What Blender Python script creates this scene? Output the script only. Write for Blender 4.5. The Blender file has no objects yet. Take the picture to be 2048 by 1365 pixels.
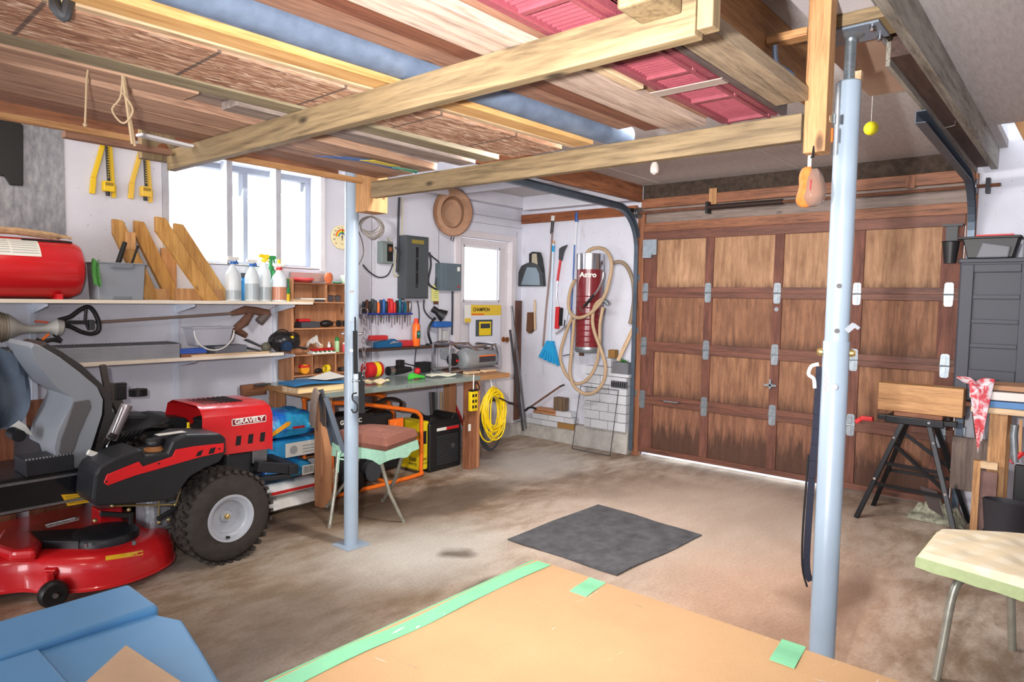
import bpy, bmesh, math, random
from math import sin, cos, pi, radians as R_
from mathutils import Vector as V, Matrix as MX, Euler
random.seed(7)
SC = bpy.context.scene
COL = SC.collection

# ------------------------------------------------------------------ camera
TH, PT, RO, FPX, CH = 40.444, 3.596, 0.9895, 1347.5, 1.48
_th, _p, _r = R_(TH), R_(PT), R_(RO)
F_ = V((cos(_p)*cos(_th), cos(_p)*sin(_th), -sin(_p)))
R0 = V((sin(_th), -cos(_th), 0)); U0 = R0.cross(F_)
RR = cos(_r)*R0 + sin(_r)*U0; UU = -sin(_r)*R0 + cos(_r)*U0
cam = bpy.data.objects.new('camera', bpy.data.cameras.new('camera'))
COL.objects.link(cam)
m = MX((RR, UU, -F_)).transposed().to_4x4(); m.translation = (0, 0, CH)
cam.matrix_world = m
cam.data.sensor_width = 36; cam.data.lens = 36*FPX/2048
cam.data.clip_start = 0.02
SC.camera = cam

# ------------------------------------------------------------------ world and lights
SC.view_settings.view_transform = 'Standard'; SC.view_settings.look = 'None'
SC.view_settings.exposure = -0.12; SC.view_settings.gamma = 1.0
SC.view_settings.use_curve_mapping = False
W = bpy.data.worlds.new('world'); SC.world = W; W.use_nodes = True
W.node_tree.nodes['Background'].inputs[0].default_value = (0.93, 0.97, 1.0, 1)
W.node_tree.nodes['Background'].inputs[1].default_value = 3.0

def light(name, kind, loc, power, color=(1, 1, 1), size=0.1, aim=None, size_y=None, spread=None):
    d = bpy.data.lights.new(name, kind); d.energy = power; d.color = color
    if kind == 'AREA':
        d.size = size
        if size_y: d.shape = 'RECTANGLE'; d.size_y = size_y
        if spread: d.spread = spread
    else:
        d.shadow_soft_size = size
    o = bpy.data.objects.new(name, d); COL.objects.link(o); o.location = loc
    if aim is not None:
        o.rotation_euler = (V(aim)-V(loc)).to_track_quat('-Z', 'Y').to_euler()
    return o
light('camera_flash', 'AREA', (0.0, 0.34, 1.56), 66, (1.0, 0.97, 0.95), 0.06, aim=(4.5, 2.6, 2.1), spread=R_(108))
light('ceiling_lamp_light', 'POINT', (-0.9, 1.6, 2.1), 30, (1.0, 0.92, 0.84), 0.25)
light('rear_fill_light', 'AREA', (-6.8, 1.2, 1.4), 400, (0.95, 0.97, 1.0), 4.0, aim=(3, 2.2, 1.4), size_y=2.2)  # added soft fill far behind the camera; the wall there has no opening
light('rack_fill_light', 'AREA', (2.56, 1.95, 2.36), 70, (1.0, 0.95, 0.9), 1.5, aim=(4.4, 2.1, 0.0), size_y=0.12)  # added fill strip, hidden by the stored lumber, brightens floor and door
light('rack_fill_glow', 'POINT', (2.62, 1.95, 2.33), 26, (1.0, 0.96, 0.93), 0.12)  # added point fill beside the strip, lifts the far ceiling
light('wall_shop_light', 'AREA', (0.7, 3.55, 2.45), 11, (1.0, 0.86, 0.68), 0.9, aim=(1.5, 4.5, 0.9), size_y=0.1)
light('window_daylight', 'AREA', (2.6, 5.0, 2.05), 60, (0.85, 0.93, 1.0), 1.1, aim=(2.8, 3.0, 1.0), size_y=0.7)

# ------------------------------------------------------------------ placement helpers (pixel of the photo -> point on a real plane)
def ray(x, y): return (x-1024)/FPX*RR + (682.5-y)/FPX*UU + F_
def at(x, y, ax, v):
    d = ray(x, y); o = V((0, 0, CH)); return o + d*((v-o[ax])/d[ax])
XB, YA, ZC = 5.69, 4.73, 2.5
def WA(x, y, off=0.0): return at(x, y, 1, YA-off)
def WB(x, y, off=0.0): return at(x, y, 0, XB-off)
def FL(x, y, z=0.0): return at(x, y, 2, z)

# ------------------------------------------------------------------ materials
def _nt(name):
    m = bpy.data.materials.new(name); m.use_nodes = True
    nt = m.node_tree; return m, nt, nt.nodes['Principled BSDF']
def N(nt, t, **k):
    n = nt.nodes.new(t)
    for a, b in k.items():
        if a.startswith('i_'): n.inputs[int(a[2:])].default_value = b
        else: setattr(n, a, b)
    return n
def L(nt, a, b): nt.links.new(a, b)
def c4(c): return (c[0], c[1], c[2], 1)
def hx(r, g, b):
    f = lambda v: (v/255/12.92) if v/255 <= 0.04045 else ((v/255+0.055)/1.055)**2.4
    return (f(r), f(g), f(b))
def ramp(nt, fac, stops):
    r = nt.nodes.new('ShaderNodeValToRGB'); e = r.color_ramp.elements
    while len(e) < len(stops): e.new(0.5)
    for i, (p, c) in enumerate(stops): e[i].position = p; e[i].color = c4(c)
    L(nt, fac, r.inputs[0]); return r.outputs[0]
def mapping(nt, scale, loc=(0, 0, 0), rot=(0, 0, 0), coord='Object'):
    tc = nt.nodes.new('ShaderNodeTexCoord'); mp = nt.nodes.new('ShaderNodeMapping')
    mp.inputs['Scale'].default_value = scale; mp.inputs['Location'].default_value = loc; mp.inputs['Rotation'].default_value = rot
    L(nt, tc.outputs[coord], mp.inputs[0]); return mp.outputs[0]
def noise(nt, vec, scale, detail=4, rough=0.55, dist=0.0, w=None):
    n = nt.nodes.new('ShaderNodeTexNoise'); n.inputs['Scale'].default_value = scale
    n.inputs['Detail'].default_value = detail; n.inputs['Roughness'].default_value = rough; n.inputs['Distortion'].default_value = dist
    if vec: L(nt, vec, n.inputs['Vector'])
    return n.outputs[0]
def mixc(nt, fac, a, b, mode='MIX'):
    n = nt.nodes.new('ShaderNodeMix'); n.data_type = 'RGBA'; n.blend_type = mode
    if isinstance(fac, (int, float)): n.inputs[0].default_value = fac
    else: L(nt, fac, n.inputs[0])
    for i, v in ((6, a), (7, b)):
        if isinstance(v, tuple): n.inputs[i].default_value = c4(v)
        else: L(nt, v, n.inputs[i])
    return n.outputs[2]
def bump(nt, b, h, strength=0.3, dist=0.01):
    n = nt.nodes.new('ShaderNodeBump'); n.inputs['Strength'].default_value = strength; n.inputs['Distance'].default_value = dist
    L(nt, h, n.inputs['Height']); L(nt, n.outputs[0], b.inputs['Normal'])
_mc = {}
def mat(name, c=None, rough=0.5, metal=0.0, var=0.0, vs=8, bmp=0.0, bs=60, trans=0.0, alpha=1.0, emit=0, rnd=0.0, coat=0.0, ior=1.45):
    if name in _mc: return _mc[name]
    m, nt, b = _nt(name)
    b.inputs['Roughness'].default_value = rough; b.inputs['Metallic'].default_value = metal
    b.inputs['Base Color'].default_value = c4(c)
    b.inputs['Transmission Weight'].default_value = trans; b.inputs['Alpha'].default_value = alpha; b.inputs['IOR'].default_value = ior
    b.inputs['Coat Weight'].default_value = coat
    if emit: b.inputs['Emission Color'].default_value = c4(c); b.inputs['Emission Strength'].default_value = emit
    col = None
    if var or bmp or rnd:
        v = mapping(nt, (1, 1, 1))
    if var:
        n = noise(nt, v, vs, 5, 0.6)
        col = ramp(nt, n, [(0.3, tuple(x*(1-var) for x in c)), (0.7, tuple(min(1, x*(1+var*0.6)) for x in c))])
    if rnd:
        oi = nt.nodes.new('ShaderNodeObjectInfo')
        col = mixc(nt, 1.0, col or c, ramp(nt, oi.outputs['Random'], [(0, (1-rnd,)*3), (1, (1, 1, 1))]), 'MULTIPLY')
    if col: L(nt, col, b.inputs['Base Color'])
    if bmp: bump(nt, b, noise(nt, v, bs, 4, 0.6), bmp, 0.004)
    _mc[name] = m; return m
def wood(name, dark, light_, axis='x', scale=1.0, rough=0.6, rnd=0.12, knots=True, streak=28, bmp=0.15, dist=0.6):
    """boards sawn along one axis: stretched noise rings, fine fibre, a few knots"""
    if name in _mc: return _mc[name]
    m, nt, b = _nt(name); b.inputs['Roughness'].default_value = rough
    i = 'xyz'.index(axis); s = [1.0*scale]*3; s[i] = 0.07*scale
    oi = nt.nodes.new('ShaderNodeObjectInfo')
    tc = nt.nodes.new('ShaderNodeTexCoord')
    ad = nt.nodes.new('ShaderNodeVectorMath'); ad.operation = 'ADD'
    sc = nt.nodes.new('ShaderNodeVectorMath'); sc.operation = 'SCALE'; sc.inputs[0].default_value = (7, 13, 5); L(nt, oi.outputs['Random'], sc.inputs['Scale'])
    L(nt, tc.outputs['Object'], ad.inputs[0]); L(nt, sc.outputs[0], ad.inputs[1])
    mp = nt.nodes.new('ShaderNodeMapping'); mp.inputs['Scale'].default_value = s; L(nt, ad.outputs[0], mp.inputs[0])
    n1 = noise(nt, mp.outputs[0], streak, 6, 0.65, dist)
    n2 = noise(nt, mp.outputs[0], streak*6, 3, 0.6)
    n3 = noise(nt, ad.outputs[0], 2.5, 3, 0.5)
    mx = nt.nodes.new('ShaderNodeMath'); mx.operation = 'MULTIPLY_ADD'; L(nt, n2, mx.inputs[0]); mx.inputs[1].default_value = 0.35; 
    m2 = nt.nodes.new('ShaderNodeMath'); m2.operation = 'MULTIPLY'; L(nt, n1, m2.inputs[0]); m2.inputs[1].default_value = 0.72
    L(nt, m2.outputs[0], mx.inputs[2])
    col = ramp(nt, mx.outputs[0], [(0.38, tuple(x*0.85 for x in dark)), (0.5, tuple((a+c)/2 for a, c in zip(dark, light_))), (0.62, light_)])
    col = mixc(nt, 1.0, col, ramp(nt, n3, [(0.3, (0.82,)*3), (0.7, (1, 1, 1))]), 'MULTIPLY')
    if knots:
        s2 = [2.2]*3; s2[i] = 0.9
        mk = nt.nodes.new('ShaderNodeMapping'); mk.inputs['Scale'].default_value = s2; L(nt, ad.outputs[0], mk.inputs[0])
        vo = nt.nodes.new('ShaderNodeTexVoronoi'); vo.inputs['Scale'].default_value = 3.0; L(nt, mk.outputs[0], vo.inputs['Vector'])
        kn = ramp(nt, vo.outputs['Distance'], [(0.05, (1, 1, 1)), (0.12, (0, 0, 0))])
        col = mixc(nt, kn, col, tuple(x*0.35 for x in dark))
    if rnd: col = mixc(nt, 1.0, col, ramp(nt, oi.outputs['Random'], [(0, (1-rnd,)*3), (1, (1, 1, 1))]), 'MULTIPLY')
    L(nt, col, b.inputs['Base Color'])
    bump(nt, b, n1, bmp, 0.003)
    _mc[name] = m; return m

# ------------------------------------------------------------------ mesh builder
class MB:
    def __init__(s): s.v = []; s.f = []
    def add(s, vs, fs, T=None):
        o = len(s.v)
        s.v += [tuple(T @ V(p)) if T else tuple(p) for p in vs]
        s.f += [tuple(i+o for i in f) for f in fs]; return s
    def box(s, a, b, T=None):
        x0, y0, z0 = a; x1, y1, z1 = b
        if x0 > x1: x0, x1 = x1, x0
        if y0 > y1: y0, y1 = y1, y0
        if z0 > z1: z0, z1 = z1, z0
        return s.add([(x0, y0, z0), (x1, y0, z0), (x1, y1, z0), (x0, y1, z0), (x0, y0, z1), (x1, y0, z1), (x1, y1, z1), (x0, y1, z1)],
                     [(0, 3, 2, 1), (4, 5, 6, 7), (0, 1, 5, 4), (1, 2, 6, 5), (2, 3, 7, 6), (3, 0, 4, 7)], T)
    def cbox(s, c, d, T=None):
        return s.box([c[i]-d[i]/2 for i in range(3)], [c[i]+d[i]/2 for i in range(3)], T)
    def bar(s, p, q, w, h, up=(0, 0, 1)):
        """box section w (sideways) x h (along up) from p to q"""
        p, q = V(p), V(q); d = (q-p).normalized(); u = V(up)
        if abs(d.dot(u)) > 0.98: u = V((1, 0, 0))
        r = d.cross(u).normalized(); u = r.cross(d)
        vs = [pt + r*a*w/2 + u*b_*h/2 for pt in (p, q) for a, b_ in ((-1, -1), (1, -1), (1, 1), (-1, 1))]
        return s.add(vs, [(0, 1, 2, 3), (7, 6, 5, 4), (0, 4, 5, 1), (1, 5, 6, 2), (2, 6, 7, 3), (3, 7, 4, 0)])
    def cyl(s, p, q, r, r2=None, n=16, caps=True):
        p, q = V(p), V(q); r2 = r if r2 is None else r2
        d = (q-p).normalized(); u = V((0, 0, 1)) if abs(d.z) < 0.9 else V((1, 0, 0))
        a = d.cross(u).normalized(); b = d.cross(a)
        vs = [c + (a*cos(2*pi*i/n)+b*sin(2*pi*i/n))*rr for c, rr in ((p, r), (q, r2)) for i in range(n)]
        fs = [(i, (i+1) % n, n+(i+1) % n, n+i) for i in range(n)]
        if caps: fs += [tuple(range(n))[::-1], tuple(range(n, 2*n))]
        return s.add(vs, fs)
    def tube(s, path, r, n=8, closed=False, caps=True, flat=None):
        pts = [V(p) for p in path]; k = len(pts); vs = []; fs = []
        prev = None
        for i in range(k):
            if closed: t = pts[(i+1) % k]-pts[i-1]
            else: t = pts[min(i+1, k-1)]-pts[max(i-1, 0)]
            t = t.normalized() if t.length > 1e-9 else V((0, 0, 1))
            if prev is None:
                u = V((0, 0, 1)) if abs(t.z) < 0.9 else V((1, 0, 0)); a = t.cross(u).normalized()
            else:
                a = prev - t*prev.dot(t)
                a = a.normalized() if a.length > 1e-6 else t.orthogonal().normalized()
            prev = a; b = t.cross(a)
            ri = r[i] if isinstance(r, (list, tuple)) else r
            for j in range(n):
                w = 2*pi*j/n; vs.append(pts[i] + a*cos(w)*ri + b*sin(w)*ri*(flat or 1))
        for i in range(k if closed else k-1):
            i2 = (i+1) % k
            for j in range(n):
                j2 = (j+1) % n; fs.append((i*n+j, i*n+j2, i2*n+j2, i2*n+j))
        if caps and not closed: fs += [tuple(range(n))[::-1], tuple(range((k-1)*n, k*n))]
        return s.add(vs, fs)
    def lathe(s, prof, o=(0, 0, 0), ax='z', n=24, T=None, caps=True):
        """prof: (radius, height) pairs; closed at both ends where radius > 0"""
        vs = []; fs = []; k = len(prof)
        for r, h in prof:
            for j in range(n):
                w = 2*pi*j/n; a, b = r*cos(w), r*sin(w)
                p = {'z': (a, b, h), 'x': (h, a, b), 'y': (b, h, a)}[ax]
                vs.append((p[0]+o[0], p[1]+o[1], p[2]+o[2]))
        for i in range(k-1):
            for j in range(n):
                j2 = (j+1) % n; fs.append((i*n+j, i*n+j2, (i+1)*n+j2, (i+1)*n+j))
        if caps and prof[0][0] > 1e-5: fs.append(tuple(range(n))[::-1])
        if caps and prof[-1][0] > 1e-5: fs.append(tuple(range((k-1)*n, k*n)))
        return s.add(vs, fs, T)
    def prism(s, poly, d0, d1, ax='y', T=None):
        """poly in the two other axes (xz for y, yz for x, xy for z), pushed from d0 to d1"""
        n = len(poly); g = {'y': lambda a, b, d: (a, d, b), 'x': lambda a, b, d: (d, a, b), 'z': lambda a, b, d: (a, b, d)}[ax]
        vs = [g(a, b, d0) for a, b in poly] + [g(a, b, d1) for a, b in poly]
        fs = [tuple(range(n)), tuple(range(n, 2*n))[::-1]] + [(i, i+n, (i+1) % n+n, (i+1) % n) for i in range(n)]
        return s.add(vs, fs, T)
    def ball(s, c, r, n=12, m=8):
        rr = r if isinstance(r, (tuple, list)) else (r, r, r); vs = [(c[0], c[1], c[2]-rr[2])]; fs = []
        for i in range(1, m):
            t = pi*i/m
            for j in range(n):
                w = 2*pi*j/n; vs.append((c[0]+rr[0]*sin(t)*cos(w), c[1]+rr[1]*sin(t)*sin(w), c[2]-rr[2]*cos(t)))
        vs.append((c[0], c[1], c[2]+rr[2])); last = len(vs)-1
        for j in range(n):
            j2 = (j+1) % n; fs.append((0, 1+j2, 1+j)); fs.append((last, 1+(m-2)*n+j, 1+(m-2)*n+j2))
            for i in range(m-2): fs.append((1+i*n+j, 1+i*n+j2, 1+(i+1)*n+j2, 1+(i+1)*n+j))
        return s.add(vs, fs)
    def grid(s, fn, nu, nv, thick=None):
        vs = [V(fn(i/nu, j/nv)) for i in range(nu+1) for j in range(nv+1)]; k = nv+1
        fs = [(i*k+j, (i+1)*k+j, (i+1)*k+j+1, i*k+j+1) for i in range(nu) for j in range(nv)]
        if thick:
            o = len(vs); t = V(thick); vs += [p+t for p in vs[:o]]; fs += [tuple(x+o for x in f)[::-1] for f in fs]
            bd = [(i*k, (i+1)*k) for i in range(nu)] + [(nu*k+j, nu*k+j+1) for j in range(nv)] + [((i+1)*k+nv, i*k+nv) for i in range(nu)] + [(j+1, j) for j in range(nv)]
            fs += [(b, a, a+o, b+o) for a, b in bd]
        return s.add(vs, fs)
    def build(s, name, m, parent=None, loc=None, smooth=None, bevel=0.0, seg=2, rot=None, sub=0, auto=True):
        me = bpy.data.meshes.new(name)
        lo = V(loc) if loc is not None else V((0, 0, 0))
        rel = (loc is not None and parent is None and rot is None)
        me.from_pydata([V(p)-lo for p in s.v] if rel else s.v, [], s.f); me.update()
        if auto:
            bm = bmesh.new(); bm.from_mesh(me); bmesh.ops.recalc_face_normals(bm, faces=bm.faces); bm.to_mesh(me); bm.free()
        o = bpy.data.objects.new(name, me); COL.objects.link(o)
        me.materials.append(m)
        if loc is not None: o.location = lo
        if rot is not None: o.rotation_euler = rot
        if parent is not None: o.parent = parent
        if smooth or (smooth is None and max([len(f) for f in s.f] or [0]) > 4 and len(s.f) > 12):
            me.polygons.foreach_set('use_smooth', [True]*len(me.polygons))
            try: me.set_sharp_from_angle(angle=R_(40))
            except Exception: pass
        if bevel:
            md = o.modifiers.new('bevel', 'BEVEL'); md.width = bevel; md.segments = seg; md.limit_method = 'ANGLE'; md.angle_limit = R_(35)
        if sub:
            md = o.modifiers.new('sub', 'SUBSURF'); md.levels = sub; md.render_levels = sub
            me.polygons.foreach_set('use_smooth', [True]*len(me.polygons))
        return o
def tag(o, label=None, cat=None, group=None, kind=None):
    for k, v in (('label', label), ('category', cat), ('group', group), ('kind', kind)):
        if v: o[k] = v
    return o
def thing(name, label, cat, loc=(0, 0, 0), rz=0.0, group=None, rot=None):
    o = bpy.data.objects.new(name, None); COL.objects.link(o); o.empty_display_size = 0.1
    o.location = loc; o.rotation_euler = rot or (0, 0, rz); return tag(o, label, cat, group)
def setting(o): o['kind'] = 'structure'; return o
def dup(root, loc, rz=None, label=None, group=None, scale=None):
    kids = {}
    for o in COL.objects:
        if o.parent: kids.setdefault(o.parent.name, []).append(o)
    def cp(o, par):
        c = o.copy(); COL.objects.link(c); c.parent = par
        for k in kids.get(o.name, []): cp(k, c)
        return c
    r = cp(root, None); r.location = loc
    if rz is not None: r.rotation_euler = (0, 0, rz)
    if scale: r.scale = (scale,)*3
    if label: r['label'] = label
    if group: r['group'] = group
    return r
def text(body, size, m, parent, loc, rot, depth=0.001, name='lettering', align='CENTER', bold=0.0, sx=1.0):
    cu = bpy.data.curves.new(name, 'FONT'); cu.body = body; cu.size = size; cu.extrude = depth; cu.align_x = align; cu.align_y = 'CENTER'; cu.offset = bold
    tmp = bpy.data.objects.new(name, cu); COL.objects.link(tmp)
    dg = bpy.context.evaluated_depsgraph_get(); me = bpy.data.meshes.new_from_object(tmp.evaluated_get(dg))
    bpy.data.objects.remove(tmp); bpy.data.curves.remove(cu)
    o = bpy.data.objects.new(name, me); COL.objects.link(o); me.materials.clear(); me.materials.append(m)
    o.location = loc; o.rotation_euler = rot; o.scale = (sx, 1, 1)
    if parent is not None: o.parent = parent
    return o
def arc(c, r, a0, a1, n, plane='xz', ry=None):
    out = []
    for i in range(n+1):
        w = a0+(a1-a0)*i/n; a, b = r*cos(w), (ry or r)*sin(w)
        out.append({'xz': (c[0]+a, c[1], c[2]+b), 'yz': (c[0], c[1]+a, c[2]+b), 'xy': (c[0]+a, c[1]+b, c[2])}[plane])
    return out
def smooth_path(pts, n=6, closed=False):
    P = [V(p) for p in pts]; k = len(P); out = []
    for i in range(k if closed else k-1):
        p0 = P[i-1] if (i or closed) else P[0]; p1 = P[i]; p2 = P[(i+1) % k]; p3 = P[(i+2) % k] if (closed or i+2 < k) else P[-1]
        for j in range(n):
            t = j/n; out.append(0.5*((2*p1)+(p2-p0)*t+(2*p0-5*p1+4*p2-p3)*t*t+(3*p1-p0-3*p2+p3)*t*t*t))
    if not closed: out.append(P[-1])
    return out

# ================================================================== palette
WHITE = mat('white_paint', hx(214, 214, 224), 0.75, var=0.07, vs=3, bmp=0.25, bs=90)
WHITE2 = mat('white_gloss_paint', hx(226, 226, 230), 0.45, var=0.06, vs=6)
BLACK = mat('black_plastic', hx(26, 26, 28), 0.45, var=0.15)
BLACKM = mat('black_matt', hx(20, 20, 22), 0.8)
DGREY = mat('dark_grey_plastic', hx(58, 60, 64), 0.5, var=0.1)
STEEL = mat('steel', hx(150, 152, 156), 0.35, 0.9, var=0.15, vs=20)
GALV = mat('galvanised', hx(150, 158, 164), 0.4, 0.75, var=0.22, vs=25)
CHROME = mat('chrome', hx(200, 200, 204), 0.18, 1.0)
RED = mat('red_paint', hx(205, 30, 36), 0.28, coat=0.4, var=0.05)
REDP = mat('red_plastic', hx(196, 34, 38), 0.45)
YEL = mat('yellow_plastic', hx(232, 200, 22), 0.4, var=0.06)
GREYP = mat('grey_plastic', hx(150, 154, 160), 0.5, var=0.06)
BLUEP = mat('blue_plastic', hx(40, 96, 170), 0.45, var=0.05)
GREENP = mat('green_plastic', hx(40, 130, 66), 0.45)
ORANGE = mat('orange_paint', hx(232, 108, 30), 0.4)
BROWNR = mat('rust_brown', hx(104, 66, 48), 0.85, var=0.3, vs=14)
PAPER = mat('paper', hx(226, 226, 220), 0.8)
POLE = mat('pole_paint', hx(150, 166, 182), 0.35, var=0.06, vs=5, coat=0.15)
WD = {a: wood('old_fir_'+a, hx(104, 60, 38), hx(160, 104, 72), a) for a in 'xyz'}      # brown aged fir
WN = {a: wood('new_fir_'+a, hx(162, 110, 64), hx(210, 160, 108), a) for a in 'xyz'}    # fresh orange fir
WT = {a: wood('treated_'+a, hx(100, 82, 58), hx(152, 130, 96), a, streak=13, dist=2.2) for a in 'xyz'}    # greenish treated timber
WP = {a: wood('pale_wood_'+a, hx(190, 152, 112), hx(232, 204, 166), a) for a in 'xyz'}

# painted wall: scuffs, black specks
def wall_mat(name, c, grime):
    m, nt, b = _nt(name); b.inputs['Roughness'].default_value = 0.8
    v = mapping(nt, (1, 1, 1))
    col = ramp(nt, noise(nt, v, 1.6, 5, 0.6), [(0.3, tuple(x*0.86 for x in c)), (0.65, c)])
    sp = ramp(nt, noise(nt, v, 30, 5, 0.75), [(0.655, (0, 0, 0)), (0.70, (1, 1, 1))])
    col = mixc(nt, sp, col, hx(120, 116, 116))
    mp = mapping(nt, (3, 3, 0.6))
    gr = ramp(nt, noise(nt, mp, 3.0, 6, 0.7), [(0.62, (0, 0, 0)), (0.78, (grime,)*3)])
    col = mixc(nt, gr, col, hx(150, 140, 132))
    L(nt, col, b.inputs['Base Color'])
    bump(nt, b, noise(nt, v, 70, 5, 0.7), 0.35, 0.006)
    return m
WALLM = wall_mat('wall_paint', hx(216, 217, 229), 0.6)
CEILM = None
def _ceil():
    m, nt, b = _nt('ceiling_board'); b.inputs['Roughness'].default_value = 0.85
    v = mapping(nt, (1, 6, 1)); c = hx(196, 190, 190)
    col = ramp(nt, noise(nt, v, 9, 6, 0.7), [(0.32, tuple(x*0.78 for x in c)), (0.6, c)])
    fl = ramp(nt, noise(nt, mapping(nt, (5, 30, 1)), 8, 3, 0.6), [(0.66, (0, 0, 0)), (0.72, (1, 1, 1))])
    col = mixc(nt, fl, col, hx(226, 222, 218))
    L(nt, col, b.inputs['Base Color']); bump(nt, b, noise(nt, v, 40, 4, 0.6), 0.2, 0.004); return m
CEILM = _ceil()
def _floor():
    m, nt, b = _nt('concrete_floor'); b.inputs['Roughness'].default_value = 0.62
    v = mapping(nt, (1, 1, 1))
    n1 = noise(nt, v, 0.9, 7, 0.62, 0.5); n2 = noise(nt, mapping(nt, (1.0, 2.6, 1), rot=(0, 0, 0.5)), 3.2, 6, 0.7, 0.3)
    col = ramp(nt, n1, [(0.30, hx(100, 84, 68)), (0.42, hx(150, 130, 112)), (0.52, hx(188, 172, 156)), (0.66, hx(216, 204, 192))])
    col = mixc(nt, ramp(nt, n2, [(0.40, (0, 0, 0)), (0.58, (0.9,)*3)]), mixc(nt, 1.0, col, (0.60, 0.53, 0.45), 'MULTIPLY'), col)
    def blob(x, y, rx, ry, c, k, soft=0.5, rz=0.0):
        nonlocal col
        mp = nt.nodes.new('ShaderNodeMapping'); mp.vector_type = 'TEXTURE'
        mp.inputs['Location'].default_value = (x, y, 0); mp.inputs['Scale'].default_value = (rx, ry, 100); mp.inputs['Rotation'].default_value = (0, 0, rz)
        dn = nt.nodes.new('ShaderNodeTexNoise'); dn.inputs['Scale'].default_value = 3.0; L(nt, v, dn.inputs['Vector'])
        wv = nt.nodes.new('ShaderNodeVectorMath'); wv.operation = 'MULTIPLY_ADD'; L(nt, dn.outputs['Color'], wv.inputs[0]); wv.inputs[1].default_value = (0.35, 0.35, 0); L(nt, v, wv.inputs[2])
        sb = nt.nodes.new('ShaderNodeVectorMath'); sb.operation = 'SUBTRACT'; L(nt, wv.outputs[0], sb.inputs[0]); sb.inputs[1].default_value = (0.175, 0.175, 0)
        L(nt, sb.outputs[0], mp.inputs[0])
        ln = nt.nodes.new('ShaderNodeVectorMath'); ln.operation = 'LENGTH'; L(nt, mp.outputs[0], ln.inputs[0])
        f = ramp(nt, ln.outputs['Value'], [(1-soft, (k,)*3), (1.0, (0, 0, 0))])
        col = mixc(nt, f, col, c)
    blob(2.0, 2.9, 1.9, 1.1, hx(118, 98, 72), 0.55, 0.6, 0.2)          # darker brown area on the left
    blob(4.2, 1.9, 1.8, 1.35, hx(206, 186, 170), 0.75, 0.55)             # lighter worn concrete before the door
    blob(3.2, 1.1, 1.3, 0.75, hx(200, 160, 134), 0.65, 0.6)
    blob(2.6, 2.9, 0.75, 0.6, hx(206, 202, 194), 0.75, 0.7)
    blob(3.45, 3.55, 0.9, 0.32, hx(92, 80, 70), 0.75, 0.35)            # damp dark rectangle by the chair
    blob(4.7, 3.7, 0.8, 0.6, hx(204, 200, 194), 0.75, 0.7)
    blob(2.72, 2.72, 0.11, 0.12, hx(82, 66, 52), 0.8, 0.7)
    blob(2.5, 2.3, 0.17, 0.1, hx(82, 66, 52), 0.8, 0.7)
    blob(3.6, 0.9, 0.55, 0.22, hx(104, 74, 60), 0.6, 0.6)
    blob(2.4, 1.0, 0.9, 0.3, hx(104, 76, 58), 0.55, 0.6)
    blob(1.6, 2.6, 0.6, 0.5, hx(84, 68, 52), 0.5, 0.7)
    sp = ramp(nt, noise(nt, v, 60, 4, 0.8), [(0.35, (0.72,)*3), (0.6, (1, 1, 1))])
    col = mixc(nt, 0.8, col, sp, 'MULTIPLY')
    L(nt, col, b.inputs['Base Color']); bump(nt, b, noise(nt, v, 45, 5, 0.7), 0.25, 0.004)
    return m
# ================================================================== shell
ZF = 2.56
setting(MB().box((-7.0, -1.8, -0.12), (5.75, 5.05, 0)).build('floor', _floor()))
setting(MB().box((5.75, -3, -0.12), (14, 12, -0.005)).build('ground', mat('snow', hx(236, 240, 246), 0.9)))
c = MB().box((-7.0, 0.47, ZF), (5.8, 5.05, ZF+0.05)).box((-7.0, -1.8, ZF), (4.95, 0.47, ZF+0.05)).box((4.95, -1.8, 3.0), (5.8, 0.47, 3.05))
setting(c.build('ceiling', CEILM))
for y in (0.6, 1.82, 3.04):
    setting(MB().box((-7.0, y-0.004, ZF-0.002), (5.6, y+0.004, ZF+0.01)).build('trim_%d' % (20+int(y*10)), mat('seam', hx(214, 210, 206), 0.9))) if y > 1 else None
# left wall with window and door openings
w = MB(); y0, y1 = YA, 5.0
wx0, wx1, wz0, wz1 = 1.93, 3.155, 1.69, 2.43
dx0, dx1, dz1 = 4.72, 5.52, 2.1
w.box((-7.0, y0, 0), (wx0, y1, 3)).box((wx1, y0, 0), (dx0, y1, 3)).box((dx1, y0, 0), (5.8, y1, 3))
w.box((wx0, y0, 0), (wx1, y1, wz0)).box((wx0, y0, wz1), (wx1, y1, 3)).box((dx0, y0, dz1), (dx1, y1, 3))
setting(w.build('wall_left', WALLM))
w = MB(); x1 = XB+0.16
w.box((XB, 3.2, 0), (x1, YA, 3)).box((XB, 0.66, 2.12), (x1, 3.2, 3)).box((XB, -1.8, 0), (x1, 0.66, 3.05))
setting(w.build('wall_back', WALLM))
setting(MB().box((-7.0, -1.9, 0), (5.8, -1.8, 3)).build('wall_right', WALLM))
setting(MB().box((-7.1, -1.8, 0), (-7.0, 5.0, 3)).build('wall_front', WALLM))
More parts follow.
